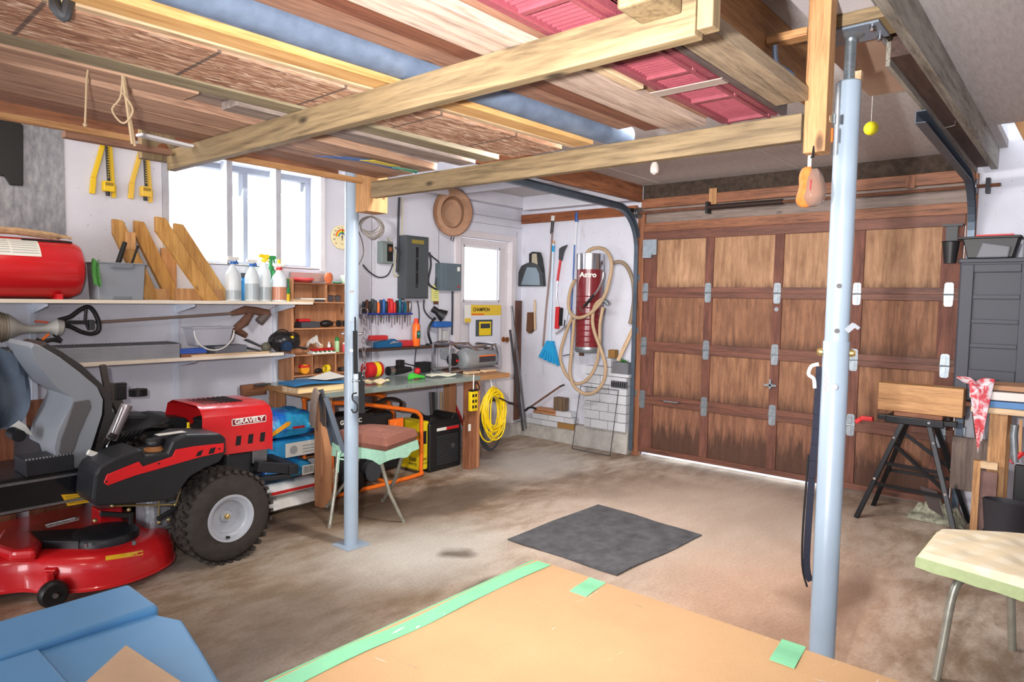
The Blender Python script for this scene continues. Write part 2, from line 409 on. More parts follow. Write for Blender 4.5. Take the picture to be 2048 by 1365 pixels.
# concrete kerb under the left and back walls
kerbm = mat('kerb_concrete', hx(176, 172, 166), 0.9, var=0.25, vs=12, bmp=0.6, bs=30)
k = MB()
random.seed(3)
def kerb(p, q, d, h0, h1, n):
    vs = []; 
    for i in range(n+1):
        t = i/n; x = p[0]+(q[0]-p[0])*t; y = p[1]+(q[1]-p[1])*t; h = h0+(h1-h0)*t+random.uniform(-.012, .012); e = random.uniform(-.008, .008)
        vs += [(x, y, 0), (x+(d[0])*(1+e*8), y+d[1]*(1+e*8), 0), (x+d[0]*0.8, y+d[1]*0.8, h), (x, y, h+0.01)]
    fs = [(i*4+j, i*4+4+j, i*4+4+(j+1) % 4, i*4+(j+1) % 4) for i in range(n) for j in range(4)] + [(0, 1, 2, 3), (n*4+3, n*4+2, n*4+1, n*4)]
    k.add(vs, fs)
kerb((XB, YA), (XB, 3.3), (-0.09, 0), 0.13, 0.24, 14)
kerb((4.45, YA), (5.62, YA), (0, -0.07), 0.15, 0.12, 8)
setting(k.build('trim_1', kerbm, smooth=False))
# painted beams and boards at the top of the far corner
def sbox(name, a, b, m, bevel=0.004): return setting(MB().box(a, b).build(name, m, bevel=bevel))
sbox('trim_2', (3.3, 4.62, 2.44), (5.6, YA, ZF), WHITE)
sbox('trim_3', (5.56, 3.3, 2.42), (XB, 4.62, ZF), WHITE)
sbox('trim_4', (XB-0.035, 3.3, 2.29), (XB, 4.72, 2.385), wood('red_cedar_y', hx(116, 62, 34), hx(166, 98, 58), 'y'))
sbox('trim_5', (-1.5, YA-0.03, 2.455), (3.6, YA, 2.55), WD['x'])
for x in (3.75, 4.6): sbox('trim_%d' % int(x*10), (x, 3.3, 2.47), (x+0.04, 4.62, ZF), WHITE)
sbox('trim_6', (2.4, 3.23, 2.405), (XB-0.05, 3.27, ZF), WD['x'])
# header boards above the garage door
DY0, DY1 = 0.68, 3.20
for i, (z0, z1, t, mm) in enumerate([(2.125, 2.205, .05, WD['y']), (2.205, 2.345, .02, wood('greyed_board_y', hx(96, 82, 76), hx(146, 128, 118), 'y')), (2.345, 2.43, .05, WD['y']), (2.43, 2.56, .02, mat('dark_earth', hx(66, 54, 46), 0.95, var=0.5, vs=25, bmp=1, bs=20))]):
    sbox('trim_%d' % (7+i), (XB-t, DY0-0.04, z0), (XB, DY1+0.04, z1), mm)
sbox('trim_11', (XB-0.056, DY1, 0), (XB+0.02, DY1+0.07, 2.3), WD['z']); sbox('trim_12', (XB-0.045, DY0-0.06, 0), (XB+0.02, DY0, 2.4), WD['z'])
sbox('trim_13', (XB-0.06, 2.5, 2.33), (XB-0.05, 2.57, 2.47), WN['z'])
sbox('trim_14', (XB-0.055, 1.0, 2.33), (XB-0.05, 1.06, 2.42), WD['z'])
# garage door : four sections of four panels
gd = tag(thing('door_1', None, None, (XB-0.02, (DY0+DY1)/2, 0)), kind='structure')
def stained(name, dark, light_, z_amt):
    m, nt, b = _nt(name); b.inputs['Roughness'].default_value = 0.75
    oi = nt.nodes.new('ShaderNodeObjectInfo'); tc = nt.nodes.new('ShaderNodeTexCoord')
    sc = nt.nodes.new('ShaderNodeVectorMath'); sc.operation = 'SCALE'; sc.inputs[0].default_value = (3, 11, 5); L(nt, oi.outputs['Random'], sc.inputs['Scale'])
    ad = nt.nodes.new('ShaderNodeVectorMath'); ad.operation = 'ADD'; L(nt, tc.outputs['Object'], ad.inputs[0]); L(nt, sc.outputs[0], ad.inputs[1])
    mp = nt.nodes.new('ShaderNodeMapping'); mp.inputs['Scale'].default_value = (1, 1, 0.12); L(nt, ad.outputs[0], mp.inputs[0])
    n1 = noise(nt, mp.outputs[0], 26, 6, 0.7, 0.4); n2 = noise(nt, ad.outputs[0], 5, 5, 0.6)
    col = ramp(nt, n1, [(0.33, dark), (0.7, light_)])
    col = mixc(nt, 0.8, col, ramp(nt, n2, [(0.3, (0.7, 0.66, 0.62)), (0.65, (1, 1, 1))]), 'MULTIPLY')
    # water stain creeping up from the bottom edge of each panel
    sx = nt.nodes.new('ShaderNodeSeparateXYZ'); L(nt, tc.outputs['Object'], sx.inputs[0])
    a = nt.nodes.new('ShaderNodeMath'); a.operation = 'MULTIPLY_ADD'; L(nt, noise(nt, mp.outputs[0], 30, 4, 0.7), a.inputs[0]); a.inputs[1].default_value = 0.26*z_amt; a.inputs[2].default_value = -0.33+0.05*z_amt
    s = nt.nodes.new('ShaderNodeMath'); s.operation = 'SUBTRACT'; L(nt, a.outputs[0], s.inputs[0]); L(nt, sx.outputs['Z'], s.inputs[1])
    f = ramp(nt, s.outputs[0], [(0.0, (0, 0, 0)), (0.11, (0.8,)*3)])
    col = mixc(nt, f, col, hx(58, 34, 24))
    L(nt, col, b.inputs['Base Color']); return m
PAN = [stained('door_panel_top', hx(136, 98, 70), hx(186, 146, 112), 0.9), stained('door_panel_mid', hx(106, 70, 50), hx(158, 112, 82), 1.15),
       stained('door_panel_low', hx(108, 70, 50), hx(166, 120, 88), 1.2), stained('door_panel_base', hx(102, 64, 46), hx(154, 108, 82), 2.2)]
FR = stained('door_rail', hx(84, 48, 38), hx(130, 82, 66), 0.0); FRY = wood('door_rail_y', hx(76, 42, 32), hx(124, 76, 58), 'y', knots=False)
zs = [0.045, 0.55, 1.055, 1.562, 2.125]; ys = [3.13, 2.55, 1.95, 1.35, 0.75]
for i in range(4):
    z0, z1 = zs[i], zs[i+1]; cz = (z0+z1)/2; s = MB()
    rt = 0.045 if i < 3 else 0.08
    s.box((-0.03, DY0-gd.location.y, z0-cz), (0.01, DY1-gd.location.y, z0-cz+0.048)).box((-0.03, DY0-gd.location.y, z1-cz-rt), (0.01, DY1-gd.location.y, z1-cz))
    sec = s.build('section', FRY, gd, loc=(0, 0, cz), bevel=0.002)
    for j, y in enumerate(ys):
        wd = 0.075 if 0 < j < 4 else 0.13
        MB().box((-0.028, -wd/2, z0-cz+0.048), (0.01, wd/2, z1-cz-rt)).build('stile', FR, sec, loc=(0, y-gd.location.y, 0), bevel=0.002)
    for j in range(4):
        a, b = ys[j], ys[j+1]; wa = 0.065 if j == 0 else 0.0375; wb = 0.065 if j == 3 else 0.0375
        hz = (z1-cz-rt - (z0-cz+0.048))/2
        MB().box((-0.012, -(a-b-wa-wb)/2, -hz), (0.004, (a-b-wa-wb)/2, hz)).build('panel', PAN[3-i], sec, loc=(0, (a-wa+b+wb)/2-gd.location.y, (z0+0.048+z1-rt)/2-cz))
# hinges
def hinge_mb():
    h = MB()
    for s in (1, -1):
        h.prism([(-0.03, 0.004*s), (0.03, 0.004*s), (0.027, 0.075*s), (0.018, 0.085*s), (-0.018, 0.085*s), (-0.027, 0.075*s)], -0.0, -0.004, 'x')
        h.box((-0.011, -0.006, 0.012*s), (-0.003, 0.006, 0.075*s))
        for q in (0.03, 0.062): h.cyl((-0.004, 0.016, q*s), (-0.008, 0.016, q*s), 0.005, n=8); h.cyl((-0.004, -0.016, q*s), (-0.008, -0.016, q*s), 0.005, n=8)
    h.cyl((-0.008, -0.033, 0), (-0.008, 0.033, 0), 0.006, n=8); return h
h0 = None
for z in zs[1:4]:
    for y in (3.17, 2.55, 1.95, 1.35, 0.755):
        lo = (-0.031, y-gd.location.y, z)
        if h0 is None: h0 = hinge_mb().build('hinge', GALV, gd, loc=lo)
        else: h = h0.copy(); COL.objects.link(h); h.location = lo
MB().box((-0.031, 3.06, 2.0-0.09), (-0.05, 3.2, 2.05)).box((-0.031, 3.1, 1.88), (-0.07, 3.19, 1.93)).build('top_bracket', GALV, gd, loc=(0, -gd.location.y, 0))
MB().box((-0.031, 0.72, 1.90), (-0.05, 0.79, 2.05)).box((-0.031, 0.69, 2.04), (-0.065, 0.81, 2.055)).build('top_bracket', DGREY, gd, loc=(0, -gd.location.y, 0))
hb = MB(); hb.tube([(-0.03, 0.08, 0), (-0.06, 0.07, 0), (-0.06, -0.07, 0), (-0.03, -0.08, 0)], 0.008, 8); hb.build('pull_handle', STEEL, gd, loc=(0, 2.86-gd.location.y, 0.56))
MB().cyl((-0.03, 0, 0), (-0.034, 0, 0), 0.018).cyl((-0.034, 0, 0), (-0.036, 0, 0), 0.006).build('lock_disc', STEEL, gd, loc=(0, 1.95-gd.location.y, 1.43))
lk = MB().cyl((-0.03, 0, 0), (-0.05, 0, 0), 0.018).box((-0.05, -0.05, -0.008), (-0.058, 0.05, 0.008)).box((-0.05, -0.008, -0.03), (-0.058, 0.008, 0.05)); lk.build('turn_handle', GALV, gd, loc=(0, 1.97-gd.location.y, 0.80))
MB().box((-0.02, 0.69, 0.0), (0.03, 1.5, 0.035)).build('weather_strip', mat('strip', hx(110, 92, 80), 0.9, var=0.3), gd, loc=(0, -gd.location.y, 0))
# entry door
ed = tag(thing('door_2', None, None, (5.12, YA+0.04, 0)), kind='structure')
dm = mat('door_paint', hx(218, 212, 216), 0.5, var=0.05, vs=4)
X0, X1 = -0.385, 0.385; gx0, gx1, gz0, gz1 = -0.30, 0.24, 1.45, 2.0
d = MB().box((X0, 0, 0.01), (X1, 0.04, gz0)).box((X0, 0, gz1), (X1, 0.04, 2.08)).box((X0, 0, gz0), (gx0, 0.04, gz1)).box((gx1, 0, gz0), (X1, 0.04, gz1))
d.build('door_leaf', dm, ed, bevel=0.003)
glass = mat('dirty_glass', (0.97, 0.98, 1), 0.03, trans=1.0, ior=1.02)
MB().box((gx0, 0.015, gz0), (gx1, 0.02, gz1)).build('pane', glass, ed)
b = MB()
for a_, c_ in (((gx0, -0.012, gz0-0.01), (gx1, 0, gz0+0.012)), ((gx0, -0.012, gz1-0.012), (gx1, 0, gz1+0.01)), ((gx0-0.01, -0.012, gz0-0.01), (gx0+0.012, 0, gz1+0.01)), ((gx1-0.012, -0.012, gz0-0.01), (gx1+0.01, 0, gz1+0.01))): b.box(a_, c_)
b.build('glazing_bead', WHITE2, ed)
MB().lathe([(0.012, 0), (0.012, 0.03), (0.026, 0.045), (0.028, 0.06), (0.015, 0.07), (0, 0.072)], T=MX.Rotation(pi/2, 4, 'X')).lathe([(0.028, 0), (0.028, 0.006), (0, 0.007)], T=MX.Rotation(pi/2, 4, 'X')).build('door_knob', mat('brass', hx(170, 110, 60), 0.3, 0.9), ed, loc=(0.33, 0, 1.04))
f = MB().box((4.66, YA-0.02, 0.12), (4.735, YA+0.05, 2.15)).box((5.505, YA-0.02, 0.12), (5.58, YA+0.05, 2.15)).box((4.735, YA-0.02, 2.085), (5.505, YA+0.05, 2.15))
setting(f.build('trim_15', dm, bevel=0.003))
MB().box((4.735, YA, 0.0), (5.505, YA+0.12, 0.13)).build('trim_16', kerbm)['kind'] = 'structure'
for z in (2.0, 1.75, 1.1): MB().cyl((0.385, -0.008, -0.04), (0.385, -0.008, 0.04), 0.008, n=8).box((0.35, -0.004, -0.035), (0.385, 0, 0.035)).build('hinge', dm, ed, loc=(0, 0, z))
# window
wn = tag(thing('window_1', None, None, (2.55, 4.9, wz0)), kind='structure')
f = MB(); ox = -2.55
for a_, c_ in (((wx0+ox, -0.02, 0), (wx1+ox, 0.05, 0.03)), ((wx0+ox, -0.02, 0.70), (wx1+ox, 0.05, 0.74)), ((wx0+ox, -0.02, 0.03), (wx0+ox+0.04, 0.05, 0.70)), ((wx1+ox-0.05, -0.02, 0.03), (wx1+ox, 0.05, 0.70)), ((2.575+ox, -0.02, 0.03), (2.615+ox, 0.05, 0.70))): f.box(a_, c_)
f.build('window_frame', mat('window_grey', hx(140, 144, 152), 0.5), wn, bevel=0.003)
MB().box((wx0+ox, 0.01, 0.02), (wx1+ox, 0.014, 0.72)).build('pane', glass, wn)
MB().box((wx0+ox, -0.17, -0.005), (wx1+ox, 0, 0.012)).build('window_sill', WHITE2, wn)
for x in (1.93, 2.372, 2.757):
    MB().box((-0.022, -0.17, 0), (0.022, -0.08, 0.74)).build('stud', mat('stud_paint', hx(176, 178, 186), 0.6, var=0.1, vs=10), wn, loc=(x+0.025+ox, 0, 0), bevel=0.002)
MB().box((3.14+ox, -0.19, -0.02), (3.18+ox, -0.165, 0.77)).box((wx0+ox, -0.185, 0.77), (3.18+ox, -0.168, 0.80)).build('casing', WHITE2, wn, bevel=0.002)
# bare trees outside the window, pale in the glare
# overhead tracks and torsion bar of the garage door
trk = mat('track_steel', hx(96, 108, 122), 0.45, 0.6, var=0.2)
def track(y, x_end, lab):
    t = thing('door_track', lab, 'door track', (XB-0.06, y, 0), group=None)
    path = [(0, 0, 0.05), (0, 0, 1.95)] + [(-0.38+0.38*cos(a), 0, 1.95+0.38*sin(a)) for a in [pi/2*i/10 for i in range(1, 11)]] + [(x_end-(XB-0.06), 0, 2.36)]
    m_ = MB()
    for (dy, du) in ((0.0, 0.0), (-0.02, 0.0)):
        pass
    # C-section swept along the path
    P = [V(p) for p in path]; n = len(P); prof = [(-0.025, -0.02), (-0.025, 0.02), (0.025, 0.02), (0.025, -0.02)]; vs = []
    for i in range(n):
        tt = (P[min(i+1, n-1)]-P[max(i-1, 0)]).normalized(); nn = V((tt.z, 0, -tt.x))
        for a, b_ in prof: vs.append(P[i]+nn*a+V((0, b_, 0)))
    fs = [(i*4+j, i*4+j+1, i*4+5+j, i*4+4+j) for i in range(n-1) for j in range(3)]
    m_.add(vs, fs); o = m_.build('rail', trk, t, smooth=False, auto=False)
    md = o.modifiers.new('solid', 'SOLIDIFY'); md.thickness = 0.004
    for z in (0.6, 1.2, 1.7): MB().box((0.0, -0.03, z-0.03), (0.06, 0.03, z+0.03)).build('bracket', GALV, t)
    return t
track(DY1+0.06, 3.4, 'curved steel door track beside the red canister vacuum')
track(DY0-0.04, 3.66, 'curved steel door track beside the black cabinet')
ts = thing('torsion_bar', 'dark horizontal torsion bar with end wheels above the wooden garage door', 'door spring', (XB-0.1, 1.94, 2.30))
MB().cyl((0, -1.45, 0), (0, 1.36, 0), 0.012, n=10).build('shaft', BROWNR, ts)
MB().cyl((0, -0.02, 0), (0, 0.62, 0), 0.022, n=14).build('spring', mat('spring_dark', hx(52, 38, 34), 0.6, 0.4), ts)
for y in (-1.30, 1.30): MB().lathe([(0.0, -0.02), (0.05, -0.02), (0.05, -0.012), (0.035, -0.008), (0.035, 0.008), (0.05, 0.012), (0.05, 0.02), (0, 0.02)], (0, y, 0), 'y').build('cable_drum', STEEL, ts)
for y in (0.62, -1.38, 1.38): MB().box((-0.02, y-0.012, -0.05), (0.05, y+0.012, 0.05)).build('bearing_plate', mat('dark_iron', hx(46, 46, 50), 0.5, 0.6), ts)
# big boxed beam on the right
bm_ = thing('ceiling_beam', 'long weathered grey boxed beam running under the ceiling to the right of the grey post', 'beam', (3.0, 0.57, 2.41))
wg = wood('weathered_x', hx(112, 104, 92), hx(178, 172, 160), 'x'); 
MB().box((-3.5, -0.055, 0.0), (2.62, -0.02, 0.149)).build('side_board', wg, bm_)
MB().box((-0.05, -0.02, 0.02), (2.6, 0.06, 0.149)).build('core_timber', wood('dark_beam_x', hx(60, 42, 36), hx(100, 76, 66), 'x'), bm_)
MB().box((-0.05, 0.06, -0.01), (2.6, 0.075, 0.149)).build('side_board', wg, bm_)
MB().tube([(0, 0, 0), (0, 0, -0.02), (0, 0.06, -0.03), (0, 0.06, 0.0)], 0.003, 6).build('wire_hook', CHROME, bm_, loc=(1.15, 0, 0.02))
br = thing('knee_brace', 'diagonal orange fir brace below the ceiling at the upper right edge', 'brace', (4.95, 0.25, 2.3))
MB().prism([(0.18, 0.36), (-0.02, 0.36), (-0.42, -0.60), (-0.27, -0.66)], 0, 0.04, 'x').build('timber', WN['z'], br)

# recessed joints of the painted boards on the left wall
jm = mat('joint_dark', hx(96, 92, 92), 0.9)
k_ = 30
for (xa_, za_, xb_, zb_) in ((4.45, 0.2, 4.45, 2.4), (3.66, 0.9, 3.66, 2.4), (5.6, 0.2, 5.6, 2.2)):
    sbox('trim_%d' % k_, (xa_-0.002, YA-0.0015, za_), (xa_+0.002, YA+0.001, zb_), jm, 0); k_ += 1
for z in (2.24, 2.32): sbox('trim_%d' % k_, (4.6, YA-0.0015, z), (5.69, YA+0.001, z+0.003), jm, 0); k_ += 1

# ================================================================== overhead lumber rack
RK = 'lumber stored on the overhead rack'
def board(name, label, cat, p, q, w, h, m, group=None, up=(0, 0, 1)):
    p, q = V(p), V(q); c = (p+q)/2; d = q-p; L_ = d.length
    o = MB().box((-L_/2, -w/2, -h/2), (L_/2, w/2, h/2)).build(name, m, bevel=min(0.003, h/4))
    o.rotation_euler = (0, -math.asin(d.z/L_), math.atan2(d.y, d.x)); o.location = c
    return tag(o, label, cat, group)
# cross timbers
board('rack_timber', 'nearer greenish treated cross timber with large knots carrying the stored lumber', 'timber', (1.39, 3.30, 2.095), (1.39, 0.67, 2.095), 0.04, 0.092, WT['x'])
board('rack_timber', 'farther greenish treated cross timber ending at the left post', 'timber', (2.38, 3.06, 2.07), (2.38, 0.76, 2.07), 0.04, 0.09, WT['x'])
def block(name, label, cat, a, b, m, bevel=0.003, group=None):
    c = [(a[i]+b[i])/2 for i in range(3)]
    c[2] = min(a[2], b[2])
    o = MB().box([a[i]-c[i] for i in range(3)], [b[i]-c[i] for i in range(3)]).build(name, m, bevel=bevel); o.location = c
    return tag(o, label, cat, group)
hg = block('rack_hanger', 'short treated plank hanger with dark knot, left end of near cross timber', 'timber', (1.262, 3.303, 2.09), (1.412, 3.345, 2.56), WT['z'])
MB().lathe([(0, 0), (0.022, 0), (0.026, -0.001), (0, -0.004)], (0, 0, 0), 'y').build('knot', mat('knot', hx(120, 70, 38), 0.7), hg, loc=(0.02, -0.022, 0.055))
pb = block('rack_hanger', 'orange fir hanger block with a round knot on top of the left post', 'timber', (2.36, 3.085, 1.955), (2.50, 3.2, 2.56), WN['z'])
MB().lathe([(0, 0), (0.022, 0), (0.026, -0.001), (0, -0.003)], (0, 0, 0), 'y').build('knot', WP['z'], pb, loc=(0, -0.058, 0.1))
for dx in (-0.045, 0.04): MB().box((-0.007, -0.003, -0.022), (0.007, 0, 0.022)).build('slot', WD['z'], pb, loc=(dx, -0.058, 0.1))
block('rack_hanger', 'upright treated hanger at the right end of the near cross timber', 'timber', (1.372, 0.632, 2.06), (1.412, 0.668, 2.475), WT['z'])
block('rack_hanger', 'thick short treated post end fixed in front of the near cross timber', 'timber', (1.262, 0.70, 2.10), (1.368, 0.80, 2.475), WT['z'], 0.006)
hp = block('hanging_post', 'orange fir timber hanging from the ceiling with a hole near its lower end', 'timber', (2.335, 0.675, 1.975), (2.40, 0.745, 2.475), WN['z'], 0.004)
MB().lathe([(0, 0), (0.012, 0), (0.012, -0.002), (0, -0.002)], (0, 0, 0), 'y').build('bore_hole', WP['z'], hp, loc=(0.008, -0.036, 0.11))
MB().box((0.0, -0.004, 0.04), (0.012, 0.01, 0.085)).build('orange_clip', ORANGE, hp, loc=(0.03, -0.035, 0))
MB().cyl((0.0, -0.01, 0.10), (0.0, -0.01, 0.13), 0.006, n=8).build('bolt', GALV, hp, loc=(0.036, -0.03, 0))
MB().tube([(-0.03, 0, 0.02), (-0.035, 0, -0.01), (-0.05, 0.0, -0.02), (-0.03, 0.0, -0.014)], 0.004, 6).build('hook', BLACK, hp)
board('ceiling_joist', 'orange fir joist under the ceiling behind the blue hook', 'joist', (1.0, 0.965, 2.45), (3.2, 0.965, 2.45), 0.04, 0.22, WN['x'])
block('wood_stub', 'small fir stub fixed to the ceiling beside the hanging orange timber', 'timber', (2.5, 0.80, 2.42), (2.56, 0.943, 2.45), WN['y'])
hk = MB().tube(smooth_path([(0, 0, 0.05), (0.005, -0.005, 0.0), (0.02, -0.03, -0.02), (0.05, -0.035, -0.03), (0.07, -0.03, -0.055), (0.08, -0.02, -0.09)], 4), 0.0085, 8)
o = hk.build('ceiling_hook', mat('blue_metal', hx(150, 172, 200), 0.3, 0.5), loc=None); o.scale = (1.3, 1.3, 1.3); o.location = at(1548, 128, 1, 0.915); tag(o, 'pale blue screw hook fixed to the orange joist', 'hook')
# stored boards, left to right as they lie on the timbers
G_ = wood('greyed_x', hx(122, 108, 102), hx(178, 160, 150), 'x'); PK = wood('pinkish_x', hx(156, 116, 96), hx(212, 172, 144), 'x')
CD = wood('cedar_x', hx(118, 78, 60), hx(168, 126, 102), 'x'); CD2 = wood('cedar_pale_x', hx(148, 124, 110), hx(206, 182, 166), 'x')
z0 = 2.143
def lie(label, yl, yb, w, h, m, x0=-0.7, x1=2.44, z=z0, name='board', cat='board', xs=0.5):
    """yl: y of the centre at x = xs, yb: y at x = 2.4"""
    k = (yb-yl)/(2.4-xs)
    return board(name, label, cat, (x0, yl+k*(x0-xs), z+h/2), (x1, yb+k*(x1-2.4), z+h/2), w, h, m, RK)
lie('dark brown rack board nearest the left wall', 2.86, 3.00, 0.15, 0.035, CD, x0=-0.4)
lie('pinkish rack board second from the left wall', 2.70, 2.86, 0.14, 0.038, PK, x0=-0.6)
lie('wide greyed pink rack board in the left bundle', 2.53, 2.70, 0.17, 0.035, PK, x0=-0.1)
lie('short pinkish rack board ending with a rough sawn end left of the near timber', 2.35, 2.36, 0.12, 0.05, PK, x0=0.1, x1=1.06, xs=0.5)
lie('grey weathered rack board between the pinkish boards and the green one', 2.42, 2.50, 0.20, 0.03, G_, x0=1.08, z=z0+0.035)
lie('short grey rack board with frayed end above the near timber', 2.36, 2.39, 0.11, 0.03, G_, x0=1.2, x1=2.44)
lie('long greenish treated rack board beside the wood chip panel', 2.215, 2.23, 0.10, 0.04, wood('treated_grey_x', hx(122, 112, 88), hx(166, 152, 122), 'x'))
def osb():
    m, nt, b = _nt('strand_board'); b.inputs['Roughness'].default_value = 0.8
    v = mapping(nt, (1, 3.0, 1)); vo = nt.nodes.new('ShaderNodeTexVoronoi'); vo.inputs['Scale'].default_value = 16; vo.inputs['Randomness'].default_value = 1
    ad = nt.nodes.new('ShaderNodeVectorMath'); ad.operation = 'ADD'; L(nt, v, ad.inputs[0]); n = nt.nodes.new('ShaderNodeTexNoise'); n.inputs['Scale'].default_value = 9
    L(nt, n.outputs['Color'], ad.inputs[1]); L(nt, ad.outputs[0], vo.inputs['Vector'])
    sx = nt.nodes.new('ShaderNodeSeparateColor'); L(nt, vo.outputs['Color'], sx.inputs[0])
    col = ramp(nt, sx.outputs[0], [(0.0, hx(122, 82, 62)), (0.4, hx(164, 118, 92)), (0.75, hx(196, 154, 124)), (0.95, hx(236, 208, 182))])
    # ink layout lines every 16 inches
    tc = nt.nodes.new('ShaderNodeTexCoord'); sp = nt.nodes.new('ShaderNodeSeparateXYZ'); L(nt, tc.outputs['Object'], sp.inputs[0])
    md = nt.nodes.new('ShaderNodeMath'); md.operation = 'PINGPONG'; L(nt, sp.outputs[0], md.inputs[0]); md.inputs[1].default_value = 0.2032
    col = mixc(nt, ramp(nt, md.outputs[0], [(0.004, (0.75,)*3), (0.007, (0, 0, 0))]), col, hx(66, 60, 60))
    L(nt, col, b.inputs['Base Color']); bump(nt, b, sx.outputs[1], 0.25, 0.003); return m
lie('long strip of brown wood chip panel with dark ink cross lines', 2.02, 1.955, 0.30, 0.018, osb(), x0=-0.6, name='strand_board_strip', cat='panel')
lie('pale narrow batten edging the wood chip panel', 1.845, 1.745, 0.03, 0.025, WP['x'], x0=-0.4)
lie('bright fir two-by-four lying beside the steel pipe', 1.77, 1.685, 0.085, 0.045, wood('orange_fir_x', hx(206, 148, 84), hx(238, 190, 126), 'x'), name='lumber', cat='lumber')
P_, Q_ = V((-0.5, 1.69, z0+0.053)), V((2.6, 1.586, z0+0.053))
pp = MB().cyl(P_, Q_, 0.052, n=28); 
pp = MB(); pp.lathe([(0.046, -1.55), (0.052, -1.55), (0.052, 1.55), (0.046, 1.55)], ax='x', n=28)
o = pp.build('steel_pipe', mat('pipe_zinc', hx(116, 132, 156), 0.42, 0.35, var=0.25, vs=14)); o.location = (P_+Q_)/2; o.rotation_euler = (0, 0, math.atan2(Q_.y-P_.y, Q_.x-P_.x)); tag(o, 'long blue-grey galvanised steel pipe lying on the rack', 'pipe')
lie('wide cedar rack board right of the steel pipe', 1.515, 1.455, 0.14, 0.03, CD, x0=-0.3, z=z0+0.045)
lie('dark cedar rack board second to the right of the pipe', 1.365, 1.345, 0.10, 0.045, wood('cedar_dark_x', hx(92, 50, 36), hx(130, 80, 58), 'x'), x0=-0.3, z=z0+0.02)
lie('wide pale grey cedar rack board third to the right of the pipe', 1.235, 1.21, 0.15, 0.03, CD2, x0=-0.3)
lie('wide brown cedar rack board beside the burgundy shutters', 1.132, 1.165, 0.07, 0.05, CD, x0=-0.3, z=z0+0.03)
lie('short white painted lath under the burgundy shutters', 1.112, 1.112, 0.035, 0.02, WP['x'], x0=1.42, x1=1.9, z=z0-0.0)
# burgundy louvred shutters
BUR = mat('burgundy_vinyl', hx(136, 66, 76), 0.5, var=0.12, vs=30, bmp=0.35, bs=120)
def shutter(lab, x0, x1, y0, y1, z):
    s = thing('window_shutter', lab, 'shutter', ((x0+x1)/2, (y0+y1)/2, z)); a, b_ = (x1-x0)/2, (y1-y0)/2
    for sg in (-1, 1): 
        MB().box((-a, sg*b_-0.02*(sg > 0), 0), (a, sg*b_+0.02*(sg < 0), 0.03)).box((-a, sg*(b_-0.03)-0.006, -0.006), (a, sg*(b_-0.03)+0.006, 0.03)).build('frame_rail', BUR, s, bevel=0.002)
    for k in range(7):
        x = -a+0.02+k*(2*a-0.04)/6
        MB().box((x-0.012, -b_+0.02, -0.004), (x+0.012, b_-0.02, 0.03)).build('cross_rail', BUR, s, bevel=0.004)
    sl = MB(); n = int((2*a)/0.02)
    for k in range(n):
        x = -a+0.01+k*0.02; sl.add([(x, -b_+0.03, 0.018), (x+0.018, -b_+0.03, 0.006), (x+0.018, b_-0.03, 0.006), (x, b_-0.03, 0.018)], [(0, 1, 2, 3)]).add([(x+0.018, -b_+0.03, 0.006), (x+0.018, -b_+0.03, 0.018), (x+0.018, b_-0.03, 0.018), (x+0.018, b_-0.03, 0.006)], [(0, 1, 2, 3)])
    tag(sl.build('louvre_slats', BUR, s, auto=False, smooth=False), kind='stuff')
    MB().box((-a, -b_, 0.024), (a, b_, 0.03)).build('back_sheet', BUR, s); return s
sh = shutter('burgundy louvred shutter on the rack between the two cross timbers, bound with clear tape', 0.62, 2.47, 0.878, 1.085, z0+0.006)
tp = MB().box((-0.025, -0.125, -0.010), (0.025, 0.115, -0.007)).box((-0.025, -0.125, -0.010), (0.025, -0.122, 0.04)); tp.build('clear_tape', mat('tape', hx(186, 170, 160), 0.25, alpha=0.7), sh, loc=(0.42, 0, 0))
sh2 = shutter('second burgundy shutter lying on top of the taped one', 0.62, 2.47, 0.865, 1.07, z0+0.046)
lie('dark narrow plank on edge beside the burgundy shutters', 0.853, 0.853, 0.022, 0.10, wood('dark_plank_x', hx(70, 56, 54), hx(104, 88, 86), 'x'), x0=1.42, x1=2.46)
lie('rough sawn grey-tan timber at the right edge of the rack', 0.785, 0.785, 0.105, 0.045, wood('rough_grey_x', hx(120, 104, 86), hx(178, 156, 128), 'x', streak=40), x0=1.42, x1=2.33)
# odds and ends slung at the left edge
board('batten', 'square fir batten slung in twine at the left edge of the rack', 'batten', (0.66, 3.12, 2.128), (1.16, 3.12, 2.128), 0.03, 0.025, WN['x'])
board('batten', 'long reddish batten below the left edge of the rack, ending at the hanger', 'batten', (0.93, 3.22, 2.118), (1.355, 3.23, 2.118), 0.045, 0.025, CD)
board('batten', 'short white board end resting above the knotted hanger', 'batten', (1.13, 2.98, 2.122), (1.36, 3.03, 2.122), 0.05, 0.012, WHITE2)
board('batten', 'orange stained moulding along the outer left edge of the rack', 'batten', (1.42, 3.10, 2.120), (2.34, 3.12, 2.120), 0.02, 0.03, WN['x'])
tw = mat('twine', hx(170, 148, 118), 0.9)
o = MB().tube([at(176, 140, 2, 2.14), at(173, 160, 1, at(176, 140, 2, 2.14).y), at(172, 200, 1, at(176, 140, 2, 2.14).y-0.01), at(170, 250, 1, at(176, 140, 2, 2.14).y)], 0.003, 6).ball(at(170, 250, 1, at(176, 140, 2, 2.14).y), 0.006, 8, 6).build('twine', tw); tag(o, 'straight single strand of twine hanging below the boards at left', 'twine')
p0 = at(245, 152, 2, 2.13)
